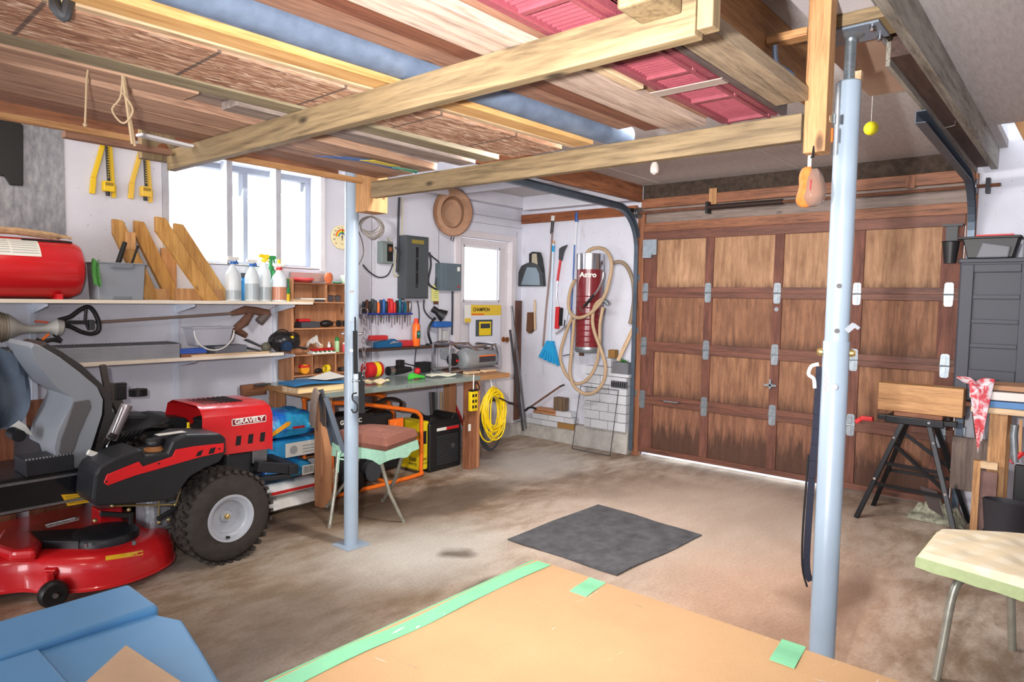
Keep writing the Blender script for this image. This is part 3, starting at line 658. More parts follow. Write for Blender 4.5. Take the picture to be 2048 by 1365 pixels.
o = MB().tube(smooth_path([p0, p0+V((0.0, 0.02, -0.06)), p0+V((-0.02, 0.03, -0.1)), p0+V((0.0, 0.0, -0.14)), p0+V((0.02, -0.02, -0.10)), p0+V((0.0, 0.0, -0.05))], 5), 0.003, 6).tube([p0, p0+V((0.01, 0, -0.08)), p0+V((0.02, -0.01, -0.20))], 0.004, 6).tube([p0+V((0.004, 0.0, 0)), p0+V((0.02, 0.01, -0.1)), p0+V((0.028, -0.01, -0.205))], 0.004, 6).build('twine', tw); tag(o, 'knotted loop of twine hanging below the boards', 'twine')
# blue, yellow and green film scrap showing between the boards
b0 = 2.136
for lab, cc, pts in (('blue', hx(30, 96, 176), [(1.80, 2.77), (2.0, 2.72), (2.26, 2.73), (2.22, 2.69), (2.0, 2.67), (1.9, 2.70)]), ('yellow', hx(214, 196, 70), [(1.98, 2.695), (2.02, 2.655), (2.2, 2.67), (2.16, 2.695)]), ('green', hx(84, 176, 150), [(2.18, 2.70), (2.36, 2.71), (2.32, 2.67), (2.2, 2.68)])):
    b0 -= 0.003
    o = MB().prism([(x+0.03, 2.70+(y-2.70)*1.5) for x, y in pts], b0-0.001, b0+0.001, 'z').build('plastic_scrap', mat('film_'+lab, cc, 0.4), smooth=False); tag(o, lab+' scrap of plastic film caught under the lumber rack', 'plastic scrap')
# ================================================================== steel posts
def bolt(parent, loc, d, r=0.011, m=CHROME):
    p = V((0, 0, 0)); q = V(d).normalized()*0.012
    return MB().cyl(p, q, r*1.25, n=16).cyl(q, q*1.6, r, n=6).build('bolt', m, parent, loc=loc)
lp = thing('steel_post', 'left blue-grey steel jack post in front of the workbench', 'post', (2.38, 3.26, 0))
MB().lathe([(0.038, 0.008), (0.0415, 0.008), (0.0415, 1.13), (0.040, 1.135), (0.038, 2.555)], n=32).build('tube', POLE, lp)
MB().box((-0.08, -0.08, 0), (0.08, 0.08, 0.008)).build('base_plate', POLE, lp, bevel=0.002)
td = (V((0, 0, 0))-V((2.38, 3.26, 0))).normalized()
dark = mat('hole_rust', hx(150, 96, 60), 0.9)
def hole(parent, z, a, r, R, m=dark):
    d = MX.Rotation(a, 4, 'Z') @ td; b_ = MB().cyl(d*(R-0.006), d*(R+0.0006), r, n=18); return b_.build('pin_hole', m, parent, loc=(0, 0, z))
hole(lp, 1.505, 0.05, 0.009, 0.0385); hole(lp, 1.33, 0.05, 0.009, 0.0385)
bolt(lp, td*0.041+V((0, 0, 1.165)), td, 0.008)
bolt(lp, V((-td.y, td.x, 0))*-0.042+V((0, 0, 1.26)), V((-td.y, td.x, 0))*-1, 0.007); bolt(lp, V((-td.y, td.x, 0))*0.042+V((0, 0, 1.26)), V((-td.y, td.x, 0)), 0.009)
# things hung on the left post
side = V((sin(R_(TH)), -cos(R_(TH)), 0))
base = V((2.38, 3.26, 0))+td*0.05+side*0.072
ch = thing('chain', 'short length of bright steel chain hanging beside the left post', 'chain', base+V((0, 0, 1.36)))
for k in range(14):
    ln = MB(); pth = [(0.0085*cos(w)*(1), 0, 0.016*sin(w)) for w in [2*pi*i/12 for i in range(12)]]
    ln.tube(pth, 0.003, 6, closed=True); ln.build('link', CHROME, ch, loc=(0.004*sin(k*0.8), 0, -0.027*k), rot=(0, 0, R_(-50 if k % 2 else 20)))
MB().tube([(0.022*cos(w), 0, 0.022*sin(w)+0.03) for w in [2*pi*i/16 for i in range(16)]], 0.003, 6, closed=True).build('ring', CHROME, ch, rot=(0, 0, R_(-50)))
sb = MB().bar(V((0, 0, 0)), V((0.0, 0, -0.28)), 0.03, 0.004, (0, 1, 0)); stp = thing('tie_down_strap', 'black tie-down strap with steel ratchet hanging on the left post', 'strap', V((2.38, 3.26, 1.36))+td*0.055+side*0.02)
MB().bar((0, 0, 0), (0.0, 0, -0.10), 0.006, 0.006).bar((0, 0, -0.08), (0.006, 0, -0.33), 0.026, 0.006, td).build('webbing', BLACKM, stp)
MB().bar((0.01, 0, -0.33), (0.01, 0, -0.46), 0.03, 0.014, td).cyl(V((0.01, 0, -0.37))-side*0.024, V((0.01, 0, -0.37))+side*0.024, 0.01).build('ratchet', GALV, stp)
MB().bar((0.03, -0.02, -0.32), (0.035, -0.02, -0.56), 0.035, 0.02, td).build('strap_roll', BLACKM, stp)
P0 = V((0.0, 0, -0.46)); MB().tube(smooth_path([P0+side*0.012+V((0, 0, 0.02)), P0+side*-0.012+V((0, 0, 0.012)), P0+side*-0.012+V((0, 0, -0.02)), P0+side*0.014+V((0, 0, -0.05)), P0+side*0.012+V((0, 0, -0.085)), P0+side*-0.008+V((0, 0, -0.095)), P0+side*-0.02+V((0, 0, -0.075))], 5), 0.0045, 8).build('s_hook', BLACK, stp)
cw = thing('wire_coil', 'grey coil of wire hanging behind the top of the left post', 'wire coil', (2.47, 3.215, 1.90))
for k in range(6): MB().tube([((0.055+0.006*k)*cos(w)+0.006*k, 0.01*sin(3*w+k), (0.042+0.005*k)*sin(w)-0.004*k) for w in [2*pi*i/24 for i in range(24)]], 0.004, 5, closed=True).build('loop', mat('wire_grey', hx(110, 104, 100), 0.6, 0.3), cw, rot=(0, 0, -0.6+0.15*k))
o = MB().tube(smooth_path([(0, 0, 0.25), (0.0, 0, 0.0), (0.03, -0.02, -0.12), (0.035, -0.02, -0.20), (0.0, 0, -0.29), (0.0, 0, -0.36)], 5), 0.003, 6).build('twine', mat('cord_dark', hx(70, 66, 60), 0.7)); o.location = V((2.44, 3.30, 1.92)); tag(o, 'thin dark cord hanging beside the left post', 'cord')
# right post
RPX, RPY = 2.62, 0.687
rp = thing('steel_post', 'right blue-grey steel jack post standing beyond the cardboard-topped table', 'post', (RPX, RPY, 0))
td = (V((0, 0, 0))-V((RPX, RPY, 0))).normalized(); sd = V((-td.y, td.x, 0))   # sd points to photo right
if sd.dot(RR) < 0: sd = -sd
MB().box((-0.09, -0.09, 0), (0.09, 0.09, 0.008)).build('base_plate', POLE, rp, bevel=0.002)
MB().lathe([(0.04, 0.008), (0.0445, 0.008), (0.0445, 1.345), (0.043, 1.347), (0.041, 1.347)], n=40).build('lower_tube', POLE, rp)
MB().lathe([(0.0405, 1.34), (0.0405, 2.263), (0.036, 2.268), (0.0, 2.268)], n=40).build('upper_tube', POLE, rp)
th = [(0.019, 2.26)]
z = 2.27
while z < 2.40: th += [(0.019, z), (0.0165, z+0.0025)]; z += 0.005
th += [(0.019, z), (0.02, 2.415), (0.045, 2.425)]
MB().lathe(th, n=20).build('screw_jack', GALV, rp)
MB().box((-0.08, -0.105, 2.425), (0.08, 0.105, 2.433)).build('top_plate', mat('plate_grey', hx(128, 140, 156), 0.4, 0.3), rp, bevel=0.002)
for x in (-0.055, 0.055):
    for y in (-0.08, 0.08): bolt(rp, (x, y, 2.425), (0, 0, -1), 0.008)
MB().box((-0.008, -0.01, 2.27), (0.02, 0.01, 2.30)).build('wood_wedge', WP['x'], rp, loc=tuple(sd*0.03))
hd = mat('hole_dark', hx(60, 58, 60), 0.5, 0.5)
for z in (1.545, 1.385): hole(rp, z, 0.0, 0.009, 0.0405, hd)
bolt(rp, td*0.044+V((0, 0, 1.185)), td, 0.009)
wg_ = MB().bar(td*0.03+sd*0.03+V((0, 0, 1.385)), td*0.03+sd*0.055+V((0, 0, 1.41)), 0.004, 0.02).bar(td*0.03+sd*0.05+V((0, 0, 1.41)), td*0.03+sd*0.07+V((0, 0, 1.395)), 0.003, 0.012); wg_.build('locking_pin', mat('pin_dark', hx(96, 98, 104), 0.45, 0.5), rp)
brs = mat('brass_bolt', hx(200, 170, 110), 0.3, 0.8)
bolt(rp, -sd*0.044+V((0, 0, 1.305)), -sd, 0.012, brs); bolt(rp, sd*0.044+V((0, 0, 1.305)), sd, 0.011, brs)
lb = MB(); 
for i in range(5):
    a = -0.95+i*0.13; 
for i in range(4):
    a0, a1 = -0.98+i*0.14, -0.98+(i+1)*0.14; q = lambda a, z: td*cos(a)*0.0452+sd*sin(a)*0.0452+V((0, 0, z)); lb.add([q(a0, 1.16), q(a1, 1.16), q(a1, 1.245), q(a0, 1.245)], [(0, 1, 2, 3)])
lab_ = lb.build('label_sticker', mat('sticker', hx(226, 226, 222), 0.6), rp, auto=False, smooth=False)
ln = MB()
for k in range(9):
    zz = 1.168+k*0.0078
    for i in range(3):
        a0, a1 = -0.95+i*0.15, -0.95+i*0.15+(0.13 if (k+i) % 3 else 0.07); q = lambda a, z: td*cos(a)*0.0456+sd*sin(a)*0.0456+V((0, 0, z)); ln.add([q(a0, zz), q(a1, zz), q(a1, zz+0.0028), q(a0, zz+0.0028)], [(0, 1, 2, 3)])
ln.build('sticker_print', mat('ink', hx(120, 120, 124), 0.6), rp, auto=False, smooth=False)
# black strap with loop hanging on the right post
st = thing('webbing_strap', 'long black ribbed strap with white clip hanging beside the right post', 'strap', V((RPX, RPY, 0.42)))
WEB = mat('webbing_navy', hx(34, 36, 52), 0.8, bmp=0.8, bs=200)
def ribbon(m_, pts, w, nrm, t=0.003):
    pts = [V(p) for p in pts]
    for a, b_ in zip(pts, pts[1:]): m_.bar(a, b_+(b_-a)*0.03, w, t, nrm)
    return m_
ribbon(MB(), smooth_path([-sd*0.052+V((0, 0, 0.83)), -sd*0.056+V((0, 0, 0.6)), -sd*0.064+V((0, 0, 0.3)), -sd*0.066+V((0, 0, 0.12)), -sd*0.060+V((0, 0, 0.05)), -sd*0.048+V((0, 0, 0.025))], 5), 0.024, td).build('webbing', WEB, st)
MB().tube(smooth_path([-sd*0.075+V((0, 0, 0.5)), -sd*0.083+V((0, 0, 0.25)), -sd*0.08+V((0, 0, 0.08)), -sd*0.06+V((0, 0, 0.0))], 4), 0.004, 6).build('cord_loop', BLACKM, st)
MB().tube(smooth_path([-sd*0.055+V((0, 0, 0.84)), -sd*0.08+V((0, 0, 0.83)), -sd*0.088+V((0, 0, 0.80)), -sd*0.07+V((0, 0, 0.785)), -sd*0.065+V((0, 0, 0.75))], 4), 0.007, 6).build('white_clip', PAPER, st)
# post head: timber, hardboard and painted plate
block('head_timber', 'short treated timber on top of the right post plate', 'timber', (RPX-0.09, RPY-0.125, 2.434), (RPX+0.09, RPY+0.11, 2.475), WT['y'])
block('hardboard_sheet', 'brown hardboard rectangle fixed to the ceiling beyond the right post', 'board', (2.8, 0.65, 2.48), (3.62, 0.855, 2.487), mat('hardboard', hx(178, 148, 130), 0.7, var=0.06))
block('hardboard_packer', 'plywood packer hidden above the brown hardboard beside the grey beam', 'board', (2.8, 0.65, 2.487), (3.62, 0.855, 2.56), WHITE)
wp = block('ceiling_plate', 'white flaking painted plank under the ceiling above the right post', 'plank', (0.6, 0.595, 2.476), (2.66, 0.80, 2.56), wall_mat('flaky', hx(216, 210, 214), 0.9))
# ball, bulb and wrapped glove
tb = thing('hanging_ball', 'yellow ball hung on a string under the ceiling beyond the right post', 'ball', at(1742, 257, 0, 3.68))
MB().ball((0, 0, 0), 0.033, 20, 12).build('ball', mat('ball_yellow', hx(236, 226, 40), 0.6, bmp=0.3, bs=200), tb)
MB().cyl((0, 0, 0.03), (0, 0, ZF-tb.location.z), 0.0015, n=6).build('string', PAPER, tb)
lb = thing('light_bulb', 'small glass bulb under the ceiling beside the far cross timber', 'lamp', (4.6, 2.54, 2.56))
MB().cyl((0, 0, 0), (0, 0, -0.03), 0.035, n=20).build('socket', PAPER, lb)
MB().lathe([(0.014, 0), (0.03, -0.03), (0.034, -0.06), (0.028, -0.085), (0, -0.10)], (0, 0, -0.03), 'z').build('globe', mat('milk_glass', hx(238, 232, 224), 0.2), lb)
gl = thing('wrapped_glove', 'orange glove wrapped in a clear plastic bag hanging below the fir timber', 'glove', at(1615, 415, 0, 2.37))
pf = [(0.012, 0.135), (0.018, 0.125), (0.028, 0.10), (0.036, 0.075), (0.040, 0.05), (0.038, 0.03), (0.028, 0.012), (0.012, 0.0), (0, 0)]
a = MB(); a.lathe([(r, z) for r, z in pf], n=20)
a.v = [(x*0.8+0.004*sin(z*90), y+0.01*sin(z*60+1), z) for x, y, z in a.v]
a.build('orange_glove', mat('glove_orange', hx(214, 118, 52), 0.6, var=0.3, vs=40), gl, sub=1)
a = MB(); a.lathe([(r*0.9+0.004, z) for r, z in pf], n=20)
random.seed(5)
sdp = sd*0.016
a.v = [(x+sdp.x+random.uniform(-.004, .004), y+sdp.y+random.uniform(-.004, .004), z*0.93+0.002) for x, y, z in a.v]
a.build('clear_bag', mat('bag_film', hx(158, 134, 122), 0.15, alpha=0.75, trans=0.3, ior=1.1), gl, sub=1)
MB().box((-0.002, 0, 0.05), (0.002, 0.004, 0.085)).build('red_mark', REDP, gl, loc=tuple(td*0.038+sd*0.01))
MB().tube([(0, 0, 0.13), (0.0, 0, 0.17)], 0.006, 6).build('tie', PAPER, gl)

sl = one_ = MB().tube(smooth_path([at(112, -8, 2, 2.16), at(110, 14, 2, 2.12), at(128, 34, 2, 2.10), at(134, 18, 2, 2.12), at(140, -6, 2, 2.16)], 5), 0.012, 8).build('lashing_strap', DGREY); tag(sl, 'dark grey lashing strap looped under the lumber at the upper left corner', 'strap')

# ================================================================== riding mower (coordinates in the room, parts hung on its base)
def wb(mb, name, m, root, **k):
    """part written in room coordinates"""
    return mb.build(name, m, root, loc=-root.location, **k)
def wsub(mb, name, m, parent, **k):
    """sub-part written in room coordinates under a part made by wb"""
    return mb.build(name, m, parent, **k)
def P2(y, pts): return [(q.x, q.z) for q in (at(px, py, 1, y) for px, py in pts)]
mw = thing('riding_mower', 'red and black riding mower with grey tipped-up seat, standing on the floor at left', 'mower', (1.2, 4.0, 0))
TYRE = mat('tyre_rubber', hx(54, 48, 44), 0.85, var=0.3, vs=20, bmp=0.5, bs=60)
RIM = mat('rim_grey', hx(168, 172, 180), 0.35, var=0.05)
SHELL = mat('seat_shell', hx(138, 144, 152), 0.42, var=0.05)
MBLK = mat('mower_black', hx(34, 36, 40), 0.42, var=0.12, vs=10, bmp=0.1, bs=150)
def wheel(c, R, w, rr, s=-1):
    cx, cy, cz = c
    t = MB().lathe([(rr, -w/2), (rr+0.01, -w/2-0.004), (R*0.80, -w/2-0.006), (R*0.93, -w/2+0.015), (R*0.97, -w/2+0.035), (R*0.985, 0), (R*0.97, w/2-0.035), (R*0.93, w/2-0.015), (R*0.80, w/2+0.006), (rr, w/2)], c, 'y', 56, caps=False)
    ty = wb(t, 'tyre', TYRE, mw, smooth=True)
    tr = MB(); n = 34
    for i in range(n):
        for row, off in ((-1, 0), (1, 0.5)):
            a = 2*pi*(i+off)/n; M_ = MX.Translation(c) @ MX.Rotation(a, 4, 'Y')
            tr.cbox((R-0.001, row*w*0.36, 0), (0.016, w*0.22, 0.022), M_ @ MX.Rotation(row*0.35, 4, 'X'))
            tr.cbox((R+0.001, row*w*0.13, 0.008), (0.014, w*0.18, 0.018), M_ @ MX.Rotation(-row*0.45, 4, 'X'))
    tag(wsub(tr, 'tread_blocks', TYRE, ty), kind='stuff')
    f = s*w/2
    rm = MB().lathe([(rr+0.006, f), (rr+0.004, f+s*0.008), (rr-0.008, f+s*0.006), (rr-0.014, f-s*0.012), (rr*0.80, f-s*0.016), (rr*0.74, f-s*0.022), (rr*0.70, f-s*0.06), (rr*0.66, f-s*0.066), (rr*0.3, f-s*0.062), (rr*0.24, f-s*0.05), (rr*0.20, f-s*0.05), (0, f-s*0.05)], c, 'y', 48, caps=False)
    r = wb(rm, 'wheel_rim', RIM, mw, smooth=True)
    wsub(MB().lathe([(0.014, f-s*0.05), (0.014, f-s*0.035), (0.008, f-s*0.03), (0, f-s*0.03)], c, 'y', 12), 'hub_nut', brs, r)
    wsub(MB().cyl((cx-0.02, cy+f-s*0.01, cz-rr*0.82), (cx-0.018, cy+f+s*0.012, cz-rr*0.8), 0.007, n=8), 'valve_stem', BLACK, r)
wheel((1.765, 3.60, 0.255), 0.25, 0.20, 0.125)
wheel((1.765, 4.42, 0.255), 0.25, 0.20, 0.125, 1)
wb(MB().cyl((1.765, 3.62, 0.255), (1.765, 4.4, 0.255), 0.03), 'axle', BLACK, mw)
# cutting deck
def loop(pts, n=6): return smooth_path([(x, y, 0) for x, y in pts], n, closed=True)
out = [(1.57, 3.80), (1.52, 3.66), (1.40, 3.57), (1.25, 3.53), (1.10, 3.56), (0.97, 3.66), (0.86, 3.80), (0.66, 3.86), (0.45, 3.82), (0.36, 4.0), (0.38, 4.35), (0.6, 4.5), (0.9, 4.52), (1.3, 4.56), (1.5, 4.42), (1.56, 4.1)]
lp_ = loop(out); cxy = V((1.05, 4.05, 0)); n = len(lp_)
d = MB(); vs = []; rings = [(1.012, 0.045), (1.012, 0.058), (1.0, 0.062), (0.995, 0.13), (0.97, 0.17), (0.93, 0.195), (0.86, 0.21)]
for s_, z in rings: vs += [cxy+(p-cxy)*s_+V((0, 0, z)) for p in lp_]
fs = [(k*n+i, k*n+(i+1) % n, (k+1)*n+(i+1) % n, (k+1)*n+i) for k in range(len(rings)-1) for i in range(n)] + [tuple(range((len(rings)-1)*n, len(rings)*n)), tuple(range(n))[::-1]]
d.add(vs, fs)
def deckred():
    m, nt, b = _nt('deck_red'); b.inputs['Roughness'].default_value = 0.3; b.inputs['Coat Weight'].default_value = 0.4
    v = mapping(nt, (1, 1, 1)); c = hx(206, 22, 28)
    col = ramp(nt, noise(nt, v, 7, 5, 0.65), [(0.36, hx(110, 40, 34)), (0.5, c)])
    L(nt, col, b.inputs['Base Color']); return m
DR = deckred()
deck = wb(d, 'deck', RED, mw, smooth=True)
wsub(MB().prism([(0.80, 3.95), (0.84, 3.78), (0.92, 3.72), (0.98, 3.85), (0.99, 4.05), (0.9, 4.2)], 0.20, 0.255, 'z').build('deck_boss', RED, deck, bevel=0.02) and MB().box((1.28, 4.0, 0.2), (1.40, 4.12, 0.30)), 'deck_bracket', RED, deck, bevel=0.01)
bc = [(1.08+0.16*cos(a)*1.1, 3.80+0.13*sin(a)) for a in [2*pi*i/20 for i in range(20)]]
bc2 = at(235, 1075, 2, 0.25)
blt = MB(); 
pts0 = [(1.22+0.15*cos(a), 3.80+0.14*sin(a)) for a in [2*pi*i/24 for i in range(24)]]
blt.lathe([(0.155, 0.205), (0.155, 0.235), (0.145, 0.25), (0.10, 0.262), (0.04, 0.262), (0, 0.262)], (1.24, 3.79, 0)).prism([(1.1, 3.72), (1.2, 3.9), (0.92, 4.1), (0.85, 4.0)], 0.205, 0.25, 'z')
wsub(blt, 'belt_cover', MBLK, deck, bevel=0.004)
for px, py in ((172, 1095), (268, 1090)):
    q = at(px, py, 2, 0.235); wsub(MB().cyl(q, q+V((0, 0, 0.02)), 0.010, n=6), 'bolt', STEEL, deck)
q0, q1 = at(95, 1052, 2, 0.30), at(155, 1037, 2, 0.32)
sp = MB(); sp.tube([q0+(q1-q0)*t+V((0.011*cos(t*150), 0, 0.011*sin(t*150)))*1.0 for t in [i/300 for i in range(301)]], 0.0022, 5)
wsub(sp, 'coil_spring', CHROME, deck)
def decal(parent, m, quad, name='warning_label'):
    return wsub(MB().add(quad, [(0, 1, 2, 3)]), name, m, parent, auto=False, smooth=False)
yl = mat('label_yellow', hx(226, 176, 30), 0.4)
# label bent over the deck's rounded shoulder
import itertools
def on_deck(px, py):
    # march along the ray until inside the deck's outline height profile
    d_ = ray(px, py); o_ = V((0, 0, CH)); best = None
    k = (0.19-CH)/d_.z; return o_+d_*k
from mathutils.bvhtree import BVHTree
_bv = BVHTree.FromPolygons([V(p) for p in d.v], d.f)
lm = MB(); pv = []
for i in range(7):
    for py_ in (1113-i*1.9, 1122-i*1.9):
        h_, n__, _, _ = _bv.ray_cast(V((0, 0, CH)), ray(211+i*12.5, py_).normalized())
        if h_ is not None: pv.append(h_-ray(250, 1110).normalized()*0.002)
if len(pv) == 14: wsub(lm.add(pv, [(2*i, 2*i+1, 2*i+3, 2*i+2) for i in range(6)]), 'warning_label', yl, deck, auto=False, smooth=False)
q = [at(212, 1114, 1, 3.585), at(287, 1102, 1, 3.565), at(285, 1108, 1, 3.560), at(214, 1120, 1, 3.580)]
# caster in front of the skirt
cs = MB().lathe([(0.018, -0.022), (0.05, -0.026), (0.062, -0.014), (0.064, 0.0), (0.062, 0.014), (0.05, 0.026), (0.018, 0.022)], (0.955, 3.60, 0.067), 'y', 28)
rl = wb(cs, 'gauge_wheel', BLACK, mw, smooth=True)
wsub(MB().lathe([(0, -0.034), (0.012, -0.034), (0.012, 0.03), (0, 0.03)], (0.955, 3.60, 0.067), 'y', 10), 'wheel_bolt', STEEL, rl)
wb(MB().box((0.94, 3.63, 0.06), (0.97, 3.70, 0.16)).bar((0.955, 3.66, 0.15), (1.03, 3.72, 0.17), 0.06, 0.03), 'wheel_bracket', RED, mw, bevel=0.006)
# frame, foot platform
fm = wb(MB().box((0.15, 3.78, 0.43), (1.42, 3.86, 0.59)).box((0.15, 4.14, 0.43), (1.42, 4.22, 0.59)).box((0.15, 3.78, 0.585), (1.30, 4.22, 0.60)).box((1.4, 3.80, 0.38), (2.12, 4.2, 0.45)), 'frame', mat('frame_black', hx(20, 21, 26), 0.25, coat=0.3), mw, bevel=0.006)
wsub(MB().box((0.15, 3.765, 0.44), (1.3, 3.78, 0.452)).box((0.15, 3.765, 0.57), (1.2, 3.78, 0.582)), 'edge_rail', STEEL, fm)
decal(fm, yl, [at(122, 990, 1, 3.778), at(178, 987, 1, 3.778), at(180, 1005, 1, 3.778), at(135, 1013, 1, 3.778)])
for i in range(5):
    a0, b0_ = at(130+i*2, 994+i*3.6, 1, 3.777), at(172, 991+i*3.2, 1, 3.777); decal(fm, mat('label_ink', hx(80, 70, 40), 0.5), [a0, b0_, b0_+V((0, 0, 0.002)), a0+V((0, 0, 0.002))], 'label_line')
bt = wb(MB().box((0.90, 3.76, 0.60), (1.10, 3.95, 0.675)), 'battery_tray', MBLK, mw, bevel=0.004)
hd_ = MB()
for i in range(14): hd_.cyl((0.905+0.014*i, 3.765, 0.678), (0.905+0.014*i, 3.765, 0.684), 0.006, n=6)
wsub(hd_, 'thumb_screws', CHROME, bt)
wb(MB().prism(P2(4.2, [(55, 960), (60, 872), (75, 865), (125, 868), (125, 960)]), 4.02, 4.5, 'y'), 'side_panel', MBLK, mw, bevel=0.02)
wb(MB().cyl((0.93, 3.98, 0.76), (0.93, 4.1, 0.76), 0.03), 'roller', BLACK, mw)
# fenders with red inlay: near one traced, far one a copy
fo = P2(3.50, [(190, 950), (198, 935), (228, 918), (262, 905), (284, 899), (290, 912), (334, 906), (345, 882), (375, 870), (440, 868), (452, 876), (453, 905), (440, 925), (410, 938), (380, 955), (362, 980), (348, 1000), (300, 1006), (192, 1014), (185, 1000)])
fe = wb(MB().prism(fo, 3.50, 3.74, 'y'), 'fender', MBLK, mw, bevel=0.012, smooth=False)
REDI = mat('inlay_red', hx(216, 26, 34), 0.35, coat=0.2)
ri = P2(3.495, [(208, 966), (214, 950), (278, 924), (286, 934), (345, 914), (352, 900), (390, 893), (448, 887), (447, 905), (400, 915), (330, 935), (270, 952), (215, 972)])
rd = wsub(MB().prism(ri, 3.493, 3.503, 'y'), 'red_inlay', REDI, fe, bevel=0.002)
for quad in ([(396, 905), (407, 900), (402, 912), (392, 914)], [(421, 898), (432, 895), (428, 907), (417, 909)]):
    wsub(MB().prism(P2(3.49, quad), 3.4915, 3.494, 'y'), 'inlay_slot', BLACKM, fe)
for px, py in ((213, 964), (318, 928), (439, 898)):
    q = at(px, py, 1, 3.49); wsub(MB().cyl(q, q+V((0, 0.006, 0)), 0.005, n=8), 'inlay_screw', BLACK, fe)
cp = at(309, 897, 1, 3.60)
wsub(MB().lathe([(0.05, -0.02), (0.05, 0.0), (0.036, 0.002), (0.036, 0.016)], (cp.x, 3.60, cp.z), 'z', 24), 'filler_neck', mat('neck_tan', hx(176, 120, 74), 0.6), fe)
wsub(MB().lathe([(0.040, 0.014), (0.042, 0.02), (0.042, 0.04), (0.036, 0.048), (0.0, 0.05)], (cp.x, 3.60, cp.z), 'z', 24), 'fuel_cap', BLACK, fe)
q = [at(340, 886, 2, 0.79), at(388, 876, 2, 0.79), at(396, 882, 2, 0.79), at(350, 892, 2, 0.79)]
zt = max(p[1] for p in fo)+0.0015
q = [(1.42, 3.56, zt), (1.56, 3.56, zt), (1.56, 3.62, zt), (1.42, 3.62, zt)]
wsub(MB().add(q, [(0, 1, 2, 3)]), 'paper_label', PAPER, fe, auto=False, smooth=False)
wb(MB().prism([(x, z) for x, z in fo], 4.26, 4.50, 'y'), 'fender', MBLK, mw, bevel=0.012, smooth=False)
wb(MB().prism(P2(4.26, [(228, 890), (240, 855), (290, 838), (308, 827), (345, 828), (352, 850), (350, 890)]), 4.05, 4.4, 'y'), 'engine_shroud', MBLK, mw, bevel=0.015, smooth=False)
wb(MB().cyl((1.60, 4.3, 0.86), (1.60, 4.3, 0.90), 0.05, n=20), 'far_fuel_cap', BLACK, mw)
# engine and hood
hx0, hx1, hy0, hy1 = 1.715, 2.14, 3.72, 4.20
pr_ = [(hy0, 0.56), (hy0, 0.785), (hy0+0.025, 0.825), (hy0+0.07, 0.845), (hy1-0.10, 0.845), (hy1-0.03, 0.82), (hy1, 0.76), (hy1, 0.60)]
hm = MB()
vs = []
for x, dz in ((hx0, 0.0), (hx0+0.02, 0.0), (hx1-0.02, -0.012), (hx1, -0.025)):
    for y, z in pr_: vs.append((x, y, z+dz))
k = len(pr_); fs = [(i*k+j, i*k+j+1, (i+1)*k+j+1, (i+1)*k+j) for i in range(3) for j in range(k-1)]
hm.add(vs, fs)
ho = wb(hm, 'hood', RED, mw, auto=False, smooth=True); md = ho.modifiers.new('solid', 'SOLIDIFY'); md.thickness = 0.004; md.offset = 0
md = ho.modifiers.new('bev', 'BEVEL'); md.width = 0.012; md.segments = 3; md.limit_method = 'ANGLE'
for i in range(8): wsub(MB().box((1.775+i*0.03, 3.81, 0.8415), (1.788+i*0.03, 4.05, 0.8465)), 'vent_slot', BLACKM, ho)
wsub(MB().box((1.76, 3.800, 0.8405), (1.762, 3.801, 0.841)), 'vent_edge', RED, ho)
for i in range(3):
    x = 1.90+i*0.075; wsub(MB().prism([(x+0.005, 0.60), (x+0.035, 0.60), (x+0.042, 0.655), (x+0.012, 0.655)], 3.7165, 3.7185, 'y'), 'hood_slot', BLACKM, ho)
wsub(MB().box((1.885, 3.7155, 0.72), (2.095, 3.718, 0.757)), 'badge_plate', mat('badge_dark', hx(120, 20, 30), 0.4), ho, bevel=0.0008)
fr_ = MB()
for a_, b_ in (((1.883, 3.7145, 0.754), (2.097, 3.716, 0.759)), ((1.883, 3.7145, 0.718), (2.097, 3.716, 0.722)), ((1.883, 3.7145, 0.718), (1.887, 3.716, 0.759)), ((2.093, 3.7145, 0.718), (2.097, 3.716, 0.759))): fr_.box(a_, b_)
wsub(fr_, 'badge_border', PAPER, ho)
text('GRAVELY', 0.038, PAPER, ho, (1.99, 3.7148, 0.7385), (pi/2, 0, 0), 0.0008, bold=0.0012, sx=1.12)
wsub(MB().cyl((1.735, 4.215, 0.62), (1.735, 4.185, 0.62), 0.012, n=10), 'hood_bolt', CHROME, ho)
en = MB().lathe([(0.12, 0.40), (0.13, 0.52), (0.13, 0.62), (0.14, 0.63), (0.14, 0.69), (0.10, 0.71), (0.10, 0.725), (0.105, 0.73), (0.105, 0.74), (0.07, 0.75), (0, 0.75)], (1.88, 3.95, 0))
eng = wb(en, 'engine', BLACKM, mw, smooth=False)
for i in range(4): wsub(MB().lathe([(0.142, 0.64+i*0.013), (0.145, 0.643+i*0.013), (0.142, 0.646+i*0.013)], (1.88, 3.95, 0)), 'cooling_ring', BLACK, eng)
wsub(MB().box((1.86, 3.74, 0.38), (2.02, 3.9, 0.56)), 'crank_case', MBLK, eng, bevel=0.02)
wsub(MB().box((2.03, 3.76, 0.46), (2.13, 3.9, 0.56)), 'muffler', STEEL, eng, bevel=0.01)
wsub(MB().lathe([(0, 0.0), (0.02, 0.005), (0.02, 0.025), (0.008, 0.03), (0.008, 0.06)], (1.70, 3.86, 0.735-0.05)), 'dipstick', YEL, eng)
wb(MB().bar((2.02, 3.70, 0.46), (2.26, 3.72, 0.40), 0.05, 0.06).bar((2.26, 3.68, 0.40), (2.30, 4.06, 0.40), 0.06, 0.06).bar((2.0, 3.72, 0.38), (2.25, 3.72, 0.36), 0.05, 0.03), 'rear_bumper', MBLK, mw, bevel=0.006)
